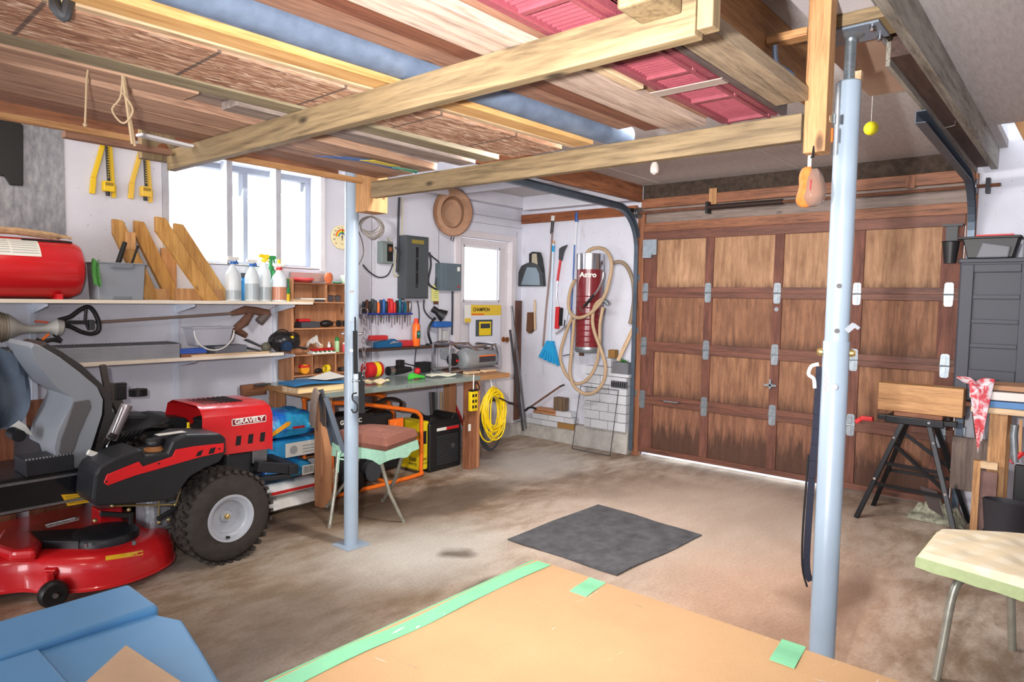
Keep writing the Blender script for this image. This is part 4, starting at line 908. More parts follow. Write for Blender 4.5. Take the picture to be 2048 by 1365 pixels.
# tipped-up seat
so = P2(3.80, [(60, 694), (66, 686), (80, 690), (120, 714), (160, 744), (196, 774), (208, 800), (206, 830), (196, 862), (184, 900), (172, 930), (155, 941), (132, 938), (113, 922), (108, 900), (116, 868), (130, 838), (146, 806), (148, 796), (138, 790), (115, 776), (88, 744), (68, 718)])
def shell(name, pts, y0, y1, m, r=0.03, inset=0.03):
    c = V((sum(p[0] for p in pts)/len(pts), 0, sum(p[1] for p in pts)/len(pts))); mb_ = MB(); vs = []; n = len(pts)
    for y, s_ in ((y0, 0.90), (y0+r*0.3, 0.965), (y0+r, 1.0), (y1-r, 1.0), (y1-r*0.3, 0.965), (y1, 0.90)):
        for x, z in pts:
            # shrink toward the nearest mid-line: use local centroid of neighbours
            vs.append((x, y, z) if s_ == 1.0 else (x+(c.x-x)*(1-s_)*0.35, y, z+(c.z-z)*(1-s_)*0.35))
    fs = [(k*n+i, k*n+(i+1) % n, (k+1)*n+(i+1) % n, (k+1)*n+i) for k in range(5) for i in range(n)] + [tuple(range(n))[::-1], tuple(range(5*n, 6*n))]
    return wb(mb_.add(vs, fs), name, m, mw, smooth=True)
shell('seat_shell', so, 3.80, 4.22, SHELL)
cu_ = P2(3.84, [(78, 690), (92, 684), (120, 700), (165, 730), (204, 768), (222, 790), (228, 830), (216, 880), (200, 915), (184, 930), (196, 880), (210, 830), (210, 800), (198, 778), (160, 748), (120, 718)])
shell('seat_cushion', cu_, 3.84, 4.18, mat('seat_vinyl', hx(60, 58, 58), 0.55, bmp=0.2, bs=90))
ip = P2(3.79, [(148, 805), (180, 800), (184, 815), (160, 868), (148, 905), (130, 915), (118, 905), (122, 880), (135, 845)])
wb(MB().prism(ip, 3.796, 3.806, 'y'), 'shell_recess', mat('seat_recess', hx(92, 90, 92), 0.5), mw, bevel=0.004)
wb(MB().prism(P2(4.3, [(140, 790), (152, 795), (154, 830), (160, 850), (148, 862), (138, 830)]), 4.22, 4.26, 'y'), 'seat_bracket', BLACK, mw)
# levers, control arm
wb(MB().bar(at(205, 730, 1, 3.95), at(218, 800, 1, 3.95), 0.03, 0.03).bar(at(218, 800, 1, 3.95), at(212, 860, 1, 3.95), 0.04, 0.03).bar(at(216, 770, 1, 4.0), at(245, 830, 1, 4.0), 0.05, 0.05), 'steering_lever', mat('lever_dark', hx(74, 68, 66), 0.6), mw, bevel=0.005)
gp = wb(MB().cyl(at(222, 880, 1, 3.8), at(254, 810, 1, 3.8), 0.028), 'damper', mat('damper_grey', hx(150, 142, 144), 0.35, 0.5), mw)
wb(MB().cyl(at(214, 895, 1, 3.78), at(245, 815, 1, 3.78), 0.008), 'support_rod', CHROME, mw)
wb(MB().cbox(at(238, 785, 1, 4.0), (0.06, 0.06, 0.08)).cbox(at(237, 770, 1, 4.0), (0.075, 0.04, 0.02)), 'grip', BLACK, mw, bevel=0.006)
wb(MB().cyl(at(176, 905, 1, 3.70), at(196, 912, 1, 3.70), 0.014), 'seat_latch', PAPER, mw)
random.seed(11)
fz = MB()
for i in range(60):
    q = at(random.uniform(200, 300), random.uniform(868, 915), 1, random.uniform(3.76, 4.1)); s_ = random.uniform(0.008, 0.035)
    fz.cbox((0, 0, 0), (s_, s_*1.4, s_), MX.Translation(q) @ MX.Rotation(random.uniform(0, 3), 4, 'Y'))
tag(wb(fz, 'hydraulic_fittings', mat('fittings', hx(52, 48, 44), 0.45, 0.5, var=0.5, vs=60), mw, bevel=0.002), kind='stuff')
hs = MB()
for i in range(6): hs.tube(smooth_path([at(215+i*9, 905-i*3, 1, 3.9), at(240+i*10, 868-i*2, 1, 3.85), at(275+i*12, 862-i, 1, 3.95), at(320+i*5, 850, 1, 4.0)], 5), 0.007, 6)
wb(hs, 'hoses', BLACK, mw)
# linkage under the fender
lk = MB(); lk.cyl(at(225, 1012, 1, 3.62), at(350, 1010, 1, 3.62), 0.006, n=8).cyl(at(352, 1008, 1, 3.60), at(362, 978, 1, 3.58), 0.004, n=6).cyl(at(318, 1000, 1, 3.62), at(318, 1032, 1, 3.62), 0.004, n=6)
wb(lk, 'control_rod', mat('zinc_yellow', hx(170, 154, 110), 0.35, 0.8), mw)
la = MB().bar(at(200, 1028, 1, 3.68), at(262, 1032, 1, 3.66), 0.02, 0.025).bar(at(262, 1025, 1, 3.66), at(262, 1050, 1, 3.66), 0.02, 0.02).bar(at(315, 1040, 1, 3.62), at(352, 1018, 1, 3.62), 0.02, 0.025)
wb(la, 'lift_arm', BLACK, mw, bevel=0.004)
for px, py in ((225, 1012), (258, 1020), (318, 1045), (337, 1040), (350, 1010), (190, 1042)):
    q = at(px, py, 1, 3.62); wb(MB().ball(q, 0.011, 10, 6), 'rod_end', mat('zinc_yellow', None), mw)
tm = MB(); tm.cbox((1.55, 3.86, 0.28), (0.22, 0.2, 0.2)).cbox((1.50, 3.80, 0.36), (0.1, 0.1, 0.1)); wb(tm, 'transaxle', mat('cast_alloy', hx(168, 172, 178), 0.5, 0.6, var=0.3, vs=30, bmp=1, bs=40), mw, bevel=0.03)
# yellow strip lying against the plywood behind the seat is built with the wall things
for ob in [o for o in COL.objects if o.name.startswith('deck_bracket')]: pass

# ================================================================== foreground table, blue box, mat, chairs
TZ = 0.75
tb = thing('covered_table', 'table topped with brown cardboard taped down with green tape, nearest the camera', 'table', (0.43, 0.37, 0))
def cardboard():
    m, nt, b = _nt('cardboard'); b.inputs['Roughness'].default_value = 0.8
    v = mapping(nt, (1, 1, 1)); c = hx(206, 166, 122)
    col = ramp(nt, noise(nt, v, 5, 5, 0.6), [(0.3, tuple(x*0.9 for x in c)), (0.65, c)])
    mp = mapping(nt, (1.2, 6, 1), rot=(0, 0, 0.5)); n = noise(nt, mp, 5, 6, 0.7)
    col = mixc(nt, ramp(nt, n, [(0.655, (0, 0, 0)), (0.69, (0.7,)*3)]), col, hx(232, 222, 206))
    mp = mapping(nt, (5, 1.5, 1), rot=(0, 0, 0.3), loc=(3, 1, 0)); n = noise(nt, mp, 6, 6, 0.7)
    col = mixc(nt, ramp(nt, n, [(0.665, (0, 0, 0)), (0.70, (0.5,)*3)]), col, hx(120, 130, 116))
    fine = ramp(nt, noise(nt, v, 220, 2, 0.5), [(0.3, (0.93,)*3), (0.7, (1, 1, 1))]); col = mixc(nt, 1.0, col, fine, 'MULTIPLY')
    L(nt, col, b.inputs['Base Color']); return m
MB().box((-1.1, -0.95, 0.70), (1.01, 0.75, 0.744)).build('tabletop', WN['x'], tb, bevel=0.003)
cb = MB().grid(lambda u, w: (-1.12+2.15*u, -0.97+1.74*w, TZ-0.004+0.0015*sin(u*19)*sin(w*13)), 24, 20, (0, 0, 0.004)).build('cardboard_sheet', cardboard(), tb)
for x in (-1.0, 0.9):
    for y in (-0.85, 0.65): MB().box((x, y, 0), (x+0.07, y+0.07, 0.70)).build('leg', WN['z'], tb, bevel=0.003)
TAPE = mat('green_tape', hx(132, 206, 160), 0.5, var=0.06, vs=12, bmp=0.1)
MB().grid(lambda u, w: (-0.75+1.77*u, 0.715+0.045*w+0.004*sin(u*23), TZ+0.0025+0.001*sin(u*41)), 40, 2, (0, 0, 0.0006)).build('tape_strip', TAPE, tb)
MB().box((-0.75, 0.772, 0.71), (1.02, 0.774, TZ+0.001)).build('tape_strip', TAPE, tb)
for px, py, a, w in ((1178, 1178, 0.05, 0.05), (1580, 1312, 0.1, 0.05)):
    q = at(px, py, 2, TZ)-tb.location
    MB().grid(lambda u, v_: (q.x-0.05+0.105*u, q.y-w/2+w*v_+0.01*u, TZ+0.0022+0.001*sin(u*6)), 6, 2, (0, 0, 0.0006)).build('tape_piece', TAPE, tb)
# paint smears
for i, (px, py, dx, dy) in enumerate(((795, 1262, 28, -14), (835, 1255, 10, -5), (893, 1226, 16, -6), (760, 1320, 26, 10), (1640, 1362, 30, 8))):
    a, b = at(px-dx/2, py-dy/2, 2, TZ+0.0035)-tb.location, at(px+dx/2, py+dy/2, 2, TZ+0.0035)-tb.location
    n_ = V((-(b-a).y, (b-a).x, 0)).normalized()*(0.0035 if i < 3 else 0.001)
    MB().add([a-n_*0.4, a+(b-a)*0.3-n_, b-n_*0.3, b+n_*0.5, a+(b-a)*0.6+n_], [(0, 1, 2, 3, 4)]).build('paint_smear', PAPER, tb, auto=False, smooth=False)
# blue plastic box
BL = mat('blue_hdpe', hx(96, 160, 214), 0.45, var=0.04, vs=5)
bx = thing('blue_storage_box', 'pale blue moulded plastic box with a ridged lid at the lower left corner', 'box', (0.45, 1.90, 0))
def lw(pts, z): return [(at(px, py, 2, z).x-0.45, at(px, py, 2, z).y-1.90) for px, py in pts]
e1 = 0.765-0.45
MB().box((-0.9, -0.42, 0.0), (e1+0.03, 0.30, 0.50)).build('body', BL, bx, bevel=0.02, seg=3)
MB().box((-0.92, 0.145, 0.49), (e1+0.045, 0.375, 0.555)).build('lid_ridge', BL, bx, bevel=0.014, seg=3)
ld = MB().prism([(-0.92, 0.15), (e1+0.03, 0.15), (e1+0.07, 0.05), (e1+0.03, -0.16), (e1-0.02, -0.40), (-0.92, -0.40)], 0.46, 0.535, 'z'); ld.build('lid', BL, bx, bevel=0.012, seg=3, smooth=False)
MB().box((-0.92, -0.40, 0.530), (e1-0.26, 0.14, 0.545)).build('lid_panel', BL, bx, bevel=0.006, seg=3)
MB().box((-0.03, -0.40, 0.535), (0.0, 0.36, 0.536)).build('white_edge', PAPER, bx, loc=(-0.05, 0, 0.0))
c_ = at(252, 1290, 2, 0.575); e1_ = (at(170, 1365, 2, 0.575)-c_)*1.9; e2_ = (at(365, 1365, 2, 0.575)-c_)*1.7; wdn = MB().prism([(0, 0), (e1_.x, e1_.y), (e1_.x+e2_.x, e1_.y+e2_.y), (e2_.x, e2_.y)], 0, 0.017, 'z').build('wood_offcut', mat('pale_ply', hx(222, 192, 156), 0.7, var=0.08, vs=12), bevel=0.002); tag(wdn, 'corner of pale plywood lying on the blue box at the bottom edge', 'board')
wdn.location = (c_.x, c_.y, 0.558)
# floor mat
mq = [at(px, py, 2, 0.004) for px, py in ((1195, 1010), (1405, 1072), (1235, 1152), (1015, 1080))]
def bil(u, v): 
    p = (mq[3]*(1-u)+mq[0]*u)*(1-v) + (mq[2]*(1-u)+mq[1]*u)*v
    return (p.x+0.012*sin(v*9)*(u-0.5), p.y+0.01*sin(u*8)*(v-0.5), 0.008+0.006*max(0, sin(u*5+v*7)))
def mmat():
    m, nt, b = _nt('rubber_mat'); b.inputs['Roughness'].default_value = 0.85
    v = mapping(nt, (1, 1, 1)); col = ramp(nt, noise(nt, v, 9, 6, 0.7), [(0.3, hx(66, 66, 70)), (0.7, hx(108, 108, 112))])
    w = nt.nodes.new('ShaderNodeTexWave'); w.inputs['Scale'].default_value = 40; L(nt, v, w.inputs['Vector'])
    col = mixc(nt, 0.35, col, w.outputs[0], 'MULTIPLY'); L(nt, col, b.inputs['Base Color']); bump(nt, b, w.outputs[1], 0.5, 0.003); return m
o = MB().grid(bil, 24, 24, (0, 0, -0.006)).build('floor_mat', mmat()); tag(o, 'dark grey ribbed rubber mat lying askew on the concrete floor', 'mat')
# chairs with bent tube legs
TUBE = mat('chair_tube', hx(172, 172, 160), 0.35, 0.6, var=0.25, vs=20)
def seat_grid(q, z, bulge, crown=0.03, puff=True):
    """cushion between four floor-plan corners q (near-left, far-left, far-right, near-right)"""
    def top(u, v):
        p = (V(q[0])*(1-u)+V(q[1])*u)*(1-v)+(V(q[3])*(1-u)+V(q[2])*u)*v
        e = (min(u, 1-u)*min(v, 1-v))**0.35
        h = crown*e*1.6 - (0.012*(abs(sin(u*3*pi))*0.3+0.0) if puff else 0)
        for bu, bv in ((0.33, 0.33), (0.66, 0.33), (0.33, 0.66), (0.66, 0.66)): h -= crown*0.55*math.exp(-((u-bu)**2+(v-bv)**2)/0.006)
        return p, z+bulge+h
    return top
def cushion(name, q, z, th, m, parent, crown=0.03):
    top = seat_grid(q, z, th, crown); N_ = 22; mb_ = MB(); vs = []; fs = []
    for side_ in (1, -1):
        for i in range(N_+1):
            for j in range(N_+1):
                p, h = top(i/N_, j/N_); edge = min(i, j, N_-i, N_-j)
                hh = h if side_ == 1 else z
                if edge == 0: hh = z+th*0.5
                vs.append((p.x, p.y, hh))
    k = N_+1; o_ = k*k
    for i in range(N_):
        for j in range(N_):
            fs.append((i*k+j, (i+1)*k+j, (i+1)*k+j+1, i*k+j+1)); fs.append((o_+i*k+j+1, o_+(i+1)*k+j+1, o_+(i+1)*k+j, o_+i*k+j))
    mb_.add(vs, fs); return mb_.build(name, m, parent, smooth=True)
def plaid():
    m, nt, b = _nt('plaid_cloth'); b.inputs['Roughness'].default_value = 0.9
    def bands(ax):
        v = mapping(nt, (1, 1, 1), rot=(0, 0, 0.45)); s = nt.nodes.new('ShaderNodeSeparateXYZ'); L(nt, v, s.inputs[0])
        p = nt.nodes.new('ShaderNodeMath'); p.operation = 'PINGPONG'; L(nt, s.outputs[ax], p.inputs[0]); p.inputs[1].default_value = 0.055
        return ramp(nt, p.outputs[0], [(0.022, (0, 0, 0)), (0.028, (0.55,)*3)])
    col = mixc(nt, bands(0), hx(232, 220, 196), hx(206, 190, 160)); col = mixc(nt, bands(1), col, hx(226, 206, 170)); L(nt, col, b.inputs['Base Color']); return m
# right chair
rc = thing('side_chair', 'chair with cream and green plaid cushion and bent tube legs at the right edge', 'chair', (3.45, 0.05, 0))
sq = [V((3.08, 0.47, 0)), V((3.48, 0.46, 0)), V((3.78, -0.02, 0)), V((2.94, -0.08, 0))]
loc_ = V((3.45, 0.05, 0)); sq = [p-loc_ for p in sq]
cushion('cushion', sq, 0.455, 0.035, plaid(), rc)
MB().prism([(p.x*0.96, p.y*0.96) for p in sq], 0.425, 0.455, 'z').build('seat', BLACKM, rc, bevel=0.006)
mg = MB(); e_ = [(sq[i]+(sq[(i+1) % 4]-sq[i])*t) for i in range(4) for t in [k/8 for k in range(8)]]
for i in range(len(e_)): 
    a, b = e_[i], e_[(i+1) % len(e_)]; mg.add([a*1.005+V((0, 0, 0.475)), b*1.005+V((0, 0, 0.475)), b*1.01+V((0, 0, 0.428+0.004*(i % 2))), a*1.01+V((0, 0, 0.428+0.004*((i+1) % 2)))], [(0, 1, 2, 3)])
mg.build('cushion_border', mat('green_cloth', hx(176, 192, 144), 0.9, var=0.1, vs=30), rc, auto=False, smooth=False)
def leg_tube(a, b, r=0.012):
    a, b = V(a), V(b)   # a on the floor, b under the seat
    T = V((a.x, a.y, 0))*0.72+V((b.x, b.y, 0))*0.28+V((0, 0, b.z-0.055)); return smooth_path([a, a+(T-a)*0.45, a+(T-a)*0.85, T+(b-T)*0.12+V((0, 0, 0.012)), T+(b-T)*0.5+V((0, 0, 0.012)), b], 6)
f0 = at(1872, 1360, 2, 0.0)-loc_; f1 = at(2060, 1330, 2, 0)-loc_
for a, b in ((f0, sq[0]*0.5+V((0, 0, 0.42))), (V((-0.55, -0.22, 0)), sq[3]*0.5+V((0, 0, 0.42))), (V((0.12, 0.12, 0)), sq[1]*0.5+V((0, 0, 0.42))), (V((0.36, -0.33, 0)), sq[2]*0.5+V((0, 0, 0.42)))):
    MB().tube(leg_tube(a, b), 0.016, 10).build('leg', TUBE, rc)
MB().tube(smooth_path([(-0.3, -0.33, 0.43), (-0.32, -0.37, 0.62), (-0.3, -0.42, 0.82), (0.2, -0.42, 0.82), (0.26, -0.36, 0.62), (0.26, -0.28, 0.43)], 5), 0.011, 8).build('back_frame', TUBE, rc)
MB().box((-0.28, -0.42, 0.62), (0.2, -0.39, 0.84)).build('backrest', BLACKM, rc, bevel=0.01)
# left chair
lc = thing('side_chair', 'chair with brown padded cushion over mint cloth, standing behind the left post', 'chair', (2.68, 3.58, 0))
loc_ = V((2.68, 3.58, 0)); z_ = 0.47
sq = [at(690, 895, 2, 0.5), at(762, 855, 2, 0.55), at(830, 890, 2, 0.52), at(800, 925, 2, 0.5)]
sq = [V((2.60, 3.76, 0)), V((2.92, 3.82, 0)), V((3.04, 3.44, 0)), V((2.68, 3.32, 0))]; sq = [p-loc_ for p in sq]
cushion('seat_cushion', [p*1.06 for p in sq], 0.50, 0.075, mat('brown_velour', hx(134, 86, 72), 0.9, var=0.1, vs=30, bmp=0.2), lc, 0.04)
cl = MB(); e_ = [(sq[i]+(sq[(i+1) % 4]-sq[i])*t) for i in range(4) for t in [k/8 for k in range(8)]]
random.seed(4)
hh = [0.43+random.uniform(-.02, .02) for _ in e_]
for i in range(len(e_)):
    j = (i+1) % len(e_); cl.add([e_[i]*1.04+V((0, 0, 0.505)), e_[j]*1.04+V((0, 0, 0.505)), e_[j]*1.07+V((0, 0, hh[j])), e_[i]*1.07+V((0, 0, hh[i]))], [(0, 1, 2, 3)])
cl.add([p*1.04+V((0, 0, 0.503)) for p in sq], [(0, 1, 2, 3)])
cl.build('mint_cloth', mat('mint_cloth', hx(160, 206, 182), 0.9, var=0.12, vs=50), lc, auto=False, smooth=False)
MB().prism([(p.x, p.y) for p in sq], 0.44, 0.50, 'z').build('seat', DGREY, lc, bevel=0.01)
for fp, b in ((at(657, 1057, 2, 0), sq[0]), (at(806, 1045, 2, 0), sq[3]), (V((2.86, 4.0, 0)), sq[1]), (at(700, 1008, 2, 0), sq[0]*0.4+sq[1]*0.3)):
    pass
FT = [at(659, 1056, 2, 0)-loc_, at(807, 1045, 2, 0)-loc_, V((3.05, 3.80, 0))-loc_, V((2.70, 3.98, 0))-loc_]
for a, b in zip(FT, (sq[0], sq[3], sq[2], sq[1])):
    mb_ = MB(); mb_.tube([a, a+(V((b.x, b.y, 0.45))*0.8+V((0, 0, 0))-a)*0.6, V((b.x*0.8, b.y*0.8, 0.46))], 0.012, 10).cyl(a, a+V((0, 0, 0.02)), 0.014); mb_.build('leg', TUBE, lc)
bk0, bk1 = at(652, 795, 1, 3.70)-loc_, at(688, 905, 1, 3.62)-loc_
MB().bar(bk0, bk1, 0.02, 0.03).bar(bk0+V((0.1, 0.21, 0.02)), bk1+V((0.06, 0.20, 0)), 0.02, 0.03).build('back_frame', mat('frame_slate', hx(80, 90, 102), 0.45), lc)
bp = MB().grid(lambda u, v: (bk0 + (bk1-bk0)*(0.9*u) + V((0.09, 0.21, 0.01))*v + V((-0.03, 0.01, 0))*sin(v*pi)), 8, 8, (0.014, -0.004, 0))
bp.build('backrest', mat('blue_grey_vinyl', hx(88, 96, 108), 0.5), lc)
MB().grid(lambda u, v: (bk0 + V((-0.02, 0.0, 0.012)) + V((-0.018+0.05*cos(u*pi)*1.0, 0, 0.02*sin(u*pi)-0.0))*1.0 + V((0.09, 0.21, 0.01))*v + V((0, 0, -0.22*(abs(u-0.5)*2)**1.5)) + V((0.02*(u-.5), 0, 0.006*sin(v*9+u*5)))), 14, 10).build('draped_cloth', mat('taupe_cloth', hx(142, 124, 112), 0.9, var=0.15, vs=40), lc)
MB().tube(smooth_path([bk1+V((-0.03, -0.01, 0.01)), bk1+V((-0.06, -0.02, -0.005)), bk1+V((-0.05, -0.02, -0.03)), bk1+V((-0.02, -0.03, -0.04))], 4), 0.005, 6).tube([bk1+V((-0.05, -0.02, 0)), bk1+V((-0.06, -0.02, -0.12))], 0.004, 6).build('mint_ties', mat('mint_cloth', None), lc)

# ================================================================== left wall: shelves and what stands on them
def X_(px, py, y): return at(px, py, 1, y).x
def Z_(px, py, y): return at(px, py, 1, y).z
def one(mb, name, label, cat, m, loc, group=None, **k):
    """one-mesh thing whose vertices are given relative to loc"""
    o = mb.build(name, m, **k); o.location = loc; return tag(o, label, cat, group)
S1, S2 = 1.432, 1.065
SHW = mat('shelf_board', hx(226, 216, 200), 0.6, var=0.08, vs=6)
one(MB().box((-1.62, -0.30, -0.022), (1.15, 0, 0)).box((1.15, -0.30, -0.022), (1.275, -0.20, 0)), 'wall_shelf', 'upper white wall shelf board holding the red tank and spray bottles', 'shelf', SHW, (1.6, YA-0.02, S1), bevel=0.003)
one(MB().box((-1.62, -0.32, -0.022), (1.02, 0, 0)), 'wall_shelf', 'lower white wall shelf board holding the string trimmer', 'shelf', SHW, (1.6, YA-0.02, S2), bevel=0.003)
UPR = mat('standard_white', hx(206, 214, 228), 0.4)
for i, px in enumerate((66, 352, 548)):
    x = X_(px, 690, YA); s = thing('shelf_standard', ['slotted white shelf upright at the far left under the red tank', 'slotted white shelf upright behind the clear tub', 'slotted white shelf upright beside the wooden cabinet'][i], 'bracket', (x, YA-0.006, 0.72))
    MB().box((-0.014, -0.006, 0), (0.014, 0.006, 0.76)).build('rail', UPR, s)
    for z in (S1, S2):
        MB().prism([(0, z-0.745), (-0.28, z-0.745), (-0.28, z-0.76), (0, z-0.81)], -0.003, 0.003, 'x').build('arm', UPR, s)
# metal sheet, board and trimmed plywood on the wall
def sheetmetal():
    m, nt, b = _nt('zinc_sheet'); b.inputs['Roughness'].default_value = 0.42; b.inputs['Metallic'].default_value = 0.55
    v = mapping(nt, (1, 1, 0.4)); col = ramp(nt, noise(nt, v, 30, 5, 0.7), [(0.3, hx(120, 124, 132)), (0.7, hx(176, 178, 184))]); L(nt, col, b.inputs['Base Color']); return m
one(MB().box((-0.9, -0.004, 0), (0.0, 0, 0.72)), 'metal_sheet', 'dull zinc sheet fixed to the wall above the red tank', 'metal sheet', sheetmetal(), (X_(132, 470, YA-.008), YA-0.002, Z_(132, 470, YA)))
bp_ = P2(YA-0.02, [(-60, 230), (36, 243), (46, 252), (46, 372), (20, 370), (8, 352), (-60, 345)])
o = MB().prism(bp_, YA-0.03, YA-0.012, 'y').build('wall_board', BLACK, bevel=0.004, smooth=False); tag(o, 'black rounded plastic panel over the zinc sheet at the left edge', 'panel')
PLY = wood('brown_ply_z', hx(120, 70, 46), hx(160, 104, 76), 'z', knots=False)
for lab, q in (('brown plywood sheet leaning on the wall at the left edge', [(-40, 800), (25, 792), (24, 1000), (-40, 1000)]), ('brown plywood sheet leaning on the wall behind the mower seat', [(54, 800), (160, 790), (160, 1000), (58, 1000)])):
    pts = P2(YA-0.02, q); zb = min(p[1] for p in pts); x0_, x1_ = min(p[0] for p in pts), max(p[0] for p in pts)
    o = MB().box((0, -0.012, 0.0), (x1_-x0_, 0, Z_(100, 797, YA))).build('plywood_sheet', PLY); o.location = (x0_, YA-0.006, 0); tag(o, lab, 'board')
a = at(77, 842, 1, YA-0.03); b = at(128, 868, 1, YA-0.03); board('paint_stick', 'yellow wooden strip leaning on the plywood behind the mower seat', 'stick', a, b, 0.004, 0.035, mat('yellow_wood', hx(226, 190, 96), 0.6), up=(0, 0, 1))
a = at(482, 783, 1, YA-0.05); b = at(530, 777, 1, YA-0.05); board('wood_ledger', 'short fir ledger board on the wall beside the workbench', 'board', a, b, 0.04, 0.085, WD['x'])
a = at(510, 772, 1, YA-0.1); b = at(540, 768, 1, YA-0.1); board('steel_bar', 'flat dark steel bar lying at the left end of the workbench', 'bar', a, b, 0.04, 0.012, DGREY)
# sprinklers hung on the wall
SPY = mat('sprinkler_yellow', hx(228, 190, 30), 0.45)
def sprinkler(px, py, lab, m):
    c = at(px, py, 1, YA-0.01); s = thing('lawn_sprinkler', lab, 'sprinkler', (c.x, YA-0.012, c.z-0.18), group=None)
    MB().bar((-0.085, 0, 0), (-0.075, 0, 0.10), 0.02, 0.03).bar((-0.075, 0, 0.10), (-0.01, 0, 0.345), 0.02, 0.026).bar((-0.02, 0, 0.335), (0.03, 0, 0.345), 0.02, 0.024).bar((0.02, 0, 0.345), (0.035, 0, 0.06), 0.02, 0.02).bar((0.04, 0, 0.07), (0.035, 0, -0.01), 0.02, 0.024).build('frame', m, s, bevel=0.003)
    MB().box((-0.035, -0.05, 0.02), (0.03, -0.005, 0.085)).build('motor_box', m, s, bevel=0.006); MB().box((-0.025, -0.052, 0.055), (0.02, -0.049, 0.075)).build('label', mat('label_brown', hx(150, 120, 40), 0.6), s)
    MB().cyl((0.003, -0.02, 0.08), (-0.006, -0.02, 0.34), 0.009, n=10).cyl((-0.003, -0.02, -0.005), (-0.003, -0.02, 0.02), 0.012, n=10).build('spray_bar', BLACK, s)
    nz = MB()
    for k in range(14): z = 0.11+k*0.0155; nz.cyl((0.0, -0.028, z), (0.0, -0.033, z), 0.0035, n=6)
    nz.build('nozzles', m, s); return s
sprinkler(213, 333, 'yellow oscillating sprinkler hanging on the wall, the left one', SPY); sprinkler(288, 345, 'yellow oscillating sprinkler on the wall half hidden by the rack, the right one', mat('sprinkler_faded', hx(226, 186, 70), 0.5))
# red air tank
tk = thing('air_tank', 'large red horizontal tank with a white paper label on the upper shelf', 'tank', (1.08, YA-0.19, S1))
r = 0.168; TR = r+0.005
MB().lathe([(0, -0.42), (0.09, -0.41), (0.145, -0.38), (r, -0.33), (r, 0.235), (0.148, 0.28), (0.10, 0.302), (0, 0.31)], (0, 0, TR), 'x', 40).build('shell', RED, tk, smooth=True)
tl = MB()
for i in range(8):
    a0, a1 = R_(115+i*5.5), R_(115+(i+1)*5.5); q = lambda x, a: (x, cos(a)*(r+0.0012), sin(a)*(r+0.0012)+TR); tl.add([q(-0.16, a0), q(0.07, a0), q(0.07, a1), q(-0.16, a1)], [(0, 1, 2, 3)])
tl.build('paper_label', PAPER, tk, auto=False, smooth=False)
tl = MB()
for x0_, x1_ in ((-0.15, -0.07), (-0.06, 0.06)):
    for i in range(7):
        a0, a1 = R_(118+i*5.6), R_(119.5+i*5.6); q = lambda x, a: (x, cos(a)*(r+0.002), sin(a)*(r+0.002)+TR); tl.add([q(x0_, a0), q(x1_, a0), q(x1_, a1), q(x0_, a1)], [(0, 1, 2, 3)])
tl.build('label_print', mat('print_grey', hx(160, 164, 168), 0.7), tk, auto=False, smooth=False)
for x in (-0.3, 0.15): MB().box((x, -0.11, 0), (x+0.03, 0.11, 0.03)).build('foot', RED, tk)
st_ = MB(); random.seed(8)
for i in range(12): y = random.uniform(-.05, .05); z = random.uniform(0, .025); x = random.uniform(-.05, .05); st_.tube([(-0.2+x, y, z+0.01), (0.0, y+0.01, z+0.014), (0.2+x, y, z)], 0.008, 6)
one(st_, 'reed_bundle', 'bundle of tan reeds lying on top of the red tank', 'bundle', mat('straw', hx(190, 156, 120), 0.8, var=0.3, vs=40), (1.08, YA-0.19, S1+2*r+0.012))
one(MB().box((-0.12, -0.03, 0), (0.12, 0.03, 0.012)), 'dark_strap', 'dark strap lying across the red tank under the reeds', 'strap', BLACKM, (1.20, YA-0.24, S1+2*r-0.014), rot=(0.1, 0.0, 0))
# grey bin
def tub(mb, wx, wy, h, t=0.92, wall=0.004, lip=0.008):
    a = [(-wx/2*t, -wy/2*t, 0), (wx/2*t, -wy/2*t, 0), (wx/2*t, wy/2*t, 0), (-wx/2*t, wy/2*t, 0)]; b_ = [(-wx/2, -wy/2, h), (wx/2, -wy/2, h), (wx/2, wy/2, h), (-wx/2, wy/2, h)]
    def sc(p, k): return (p[0]*k, p[1]*k, p[2])
    L_ = [a, b_, [(p[0]+(lip if p[0] > 0 else -lip), p[1]+(lip if p[1] > 0 else -lip), h) for p in b_], [(p[0]+(lip if p[0] > 0 else -lip), p[1]+(lip if p[1] > 0 else -lip), h+0.008) for p in b_], [(p[0]*(1-2*wall/wx), p[1]*(1-2*wall/wy), h+0.008) for p in b_], [(p[0]*(1-2*wall/wx), p[1]*(1-2*wall/wy), 0.005) for p in a]]
    vs = [p for l in L_ for p in l]; fs = [(0, 1, 2, 3), (20, 21, 22, 23)] + [(k*4+j, k*4+(j+1) % 4, k*4+4+(j+1) % 4, k*4+4+j) for k in range(5) for j in range(4)]
    return mb.add(vs, fs)
xb = X_(230, 600, 4.5)
gb = thing('storage_bin', 'grey plastic bin with a snap rim on the upper shelf beside the red tank', 'bin', (xb+0.01, 4.50, S1))
tub(MB(), 0.27, 0.165, 0.215).build('tub', mat('bin_grey', hx(136, 142, 150), 0.45), gb, bevel=0.004)
MB().box((-0.06, -0.10, 0.19), (0.06, -0.08, 0.215)).box((-0.05, -0.085, 0.004), (0.05, -0.072, 0.02)).build('latch', mat('bin_grey2', hx(116, 122, 130), 0.45), gb, bevel=0.003)
one(MB().grid(lambda u, v: (0.04*u, 0.012*sin(v*4)-0.02*v+0.004*sin(u*9), -0.15*v+0.01*sin(u*7)), 6, 8, (0, 0.003, 0)), 'green_rag', 'green rag hanging over the left rim of the grey bin', 'cloth', mat('rag_green', hx(70, 130, 62), 0.95, var=0.25, vs=40), (xb-0.15, 4.41, S1+0.232))
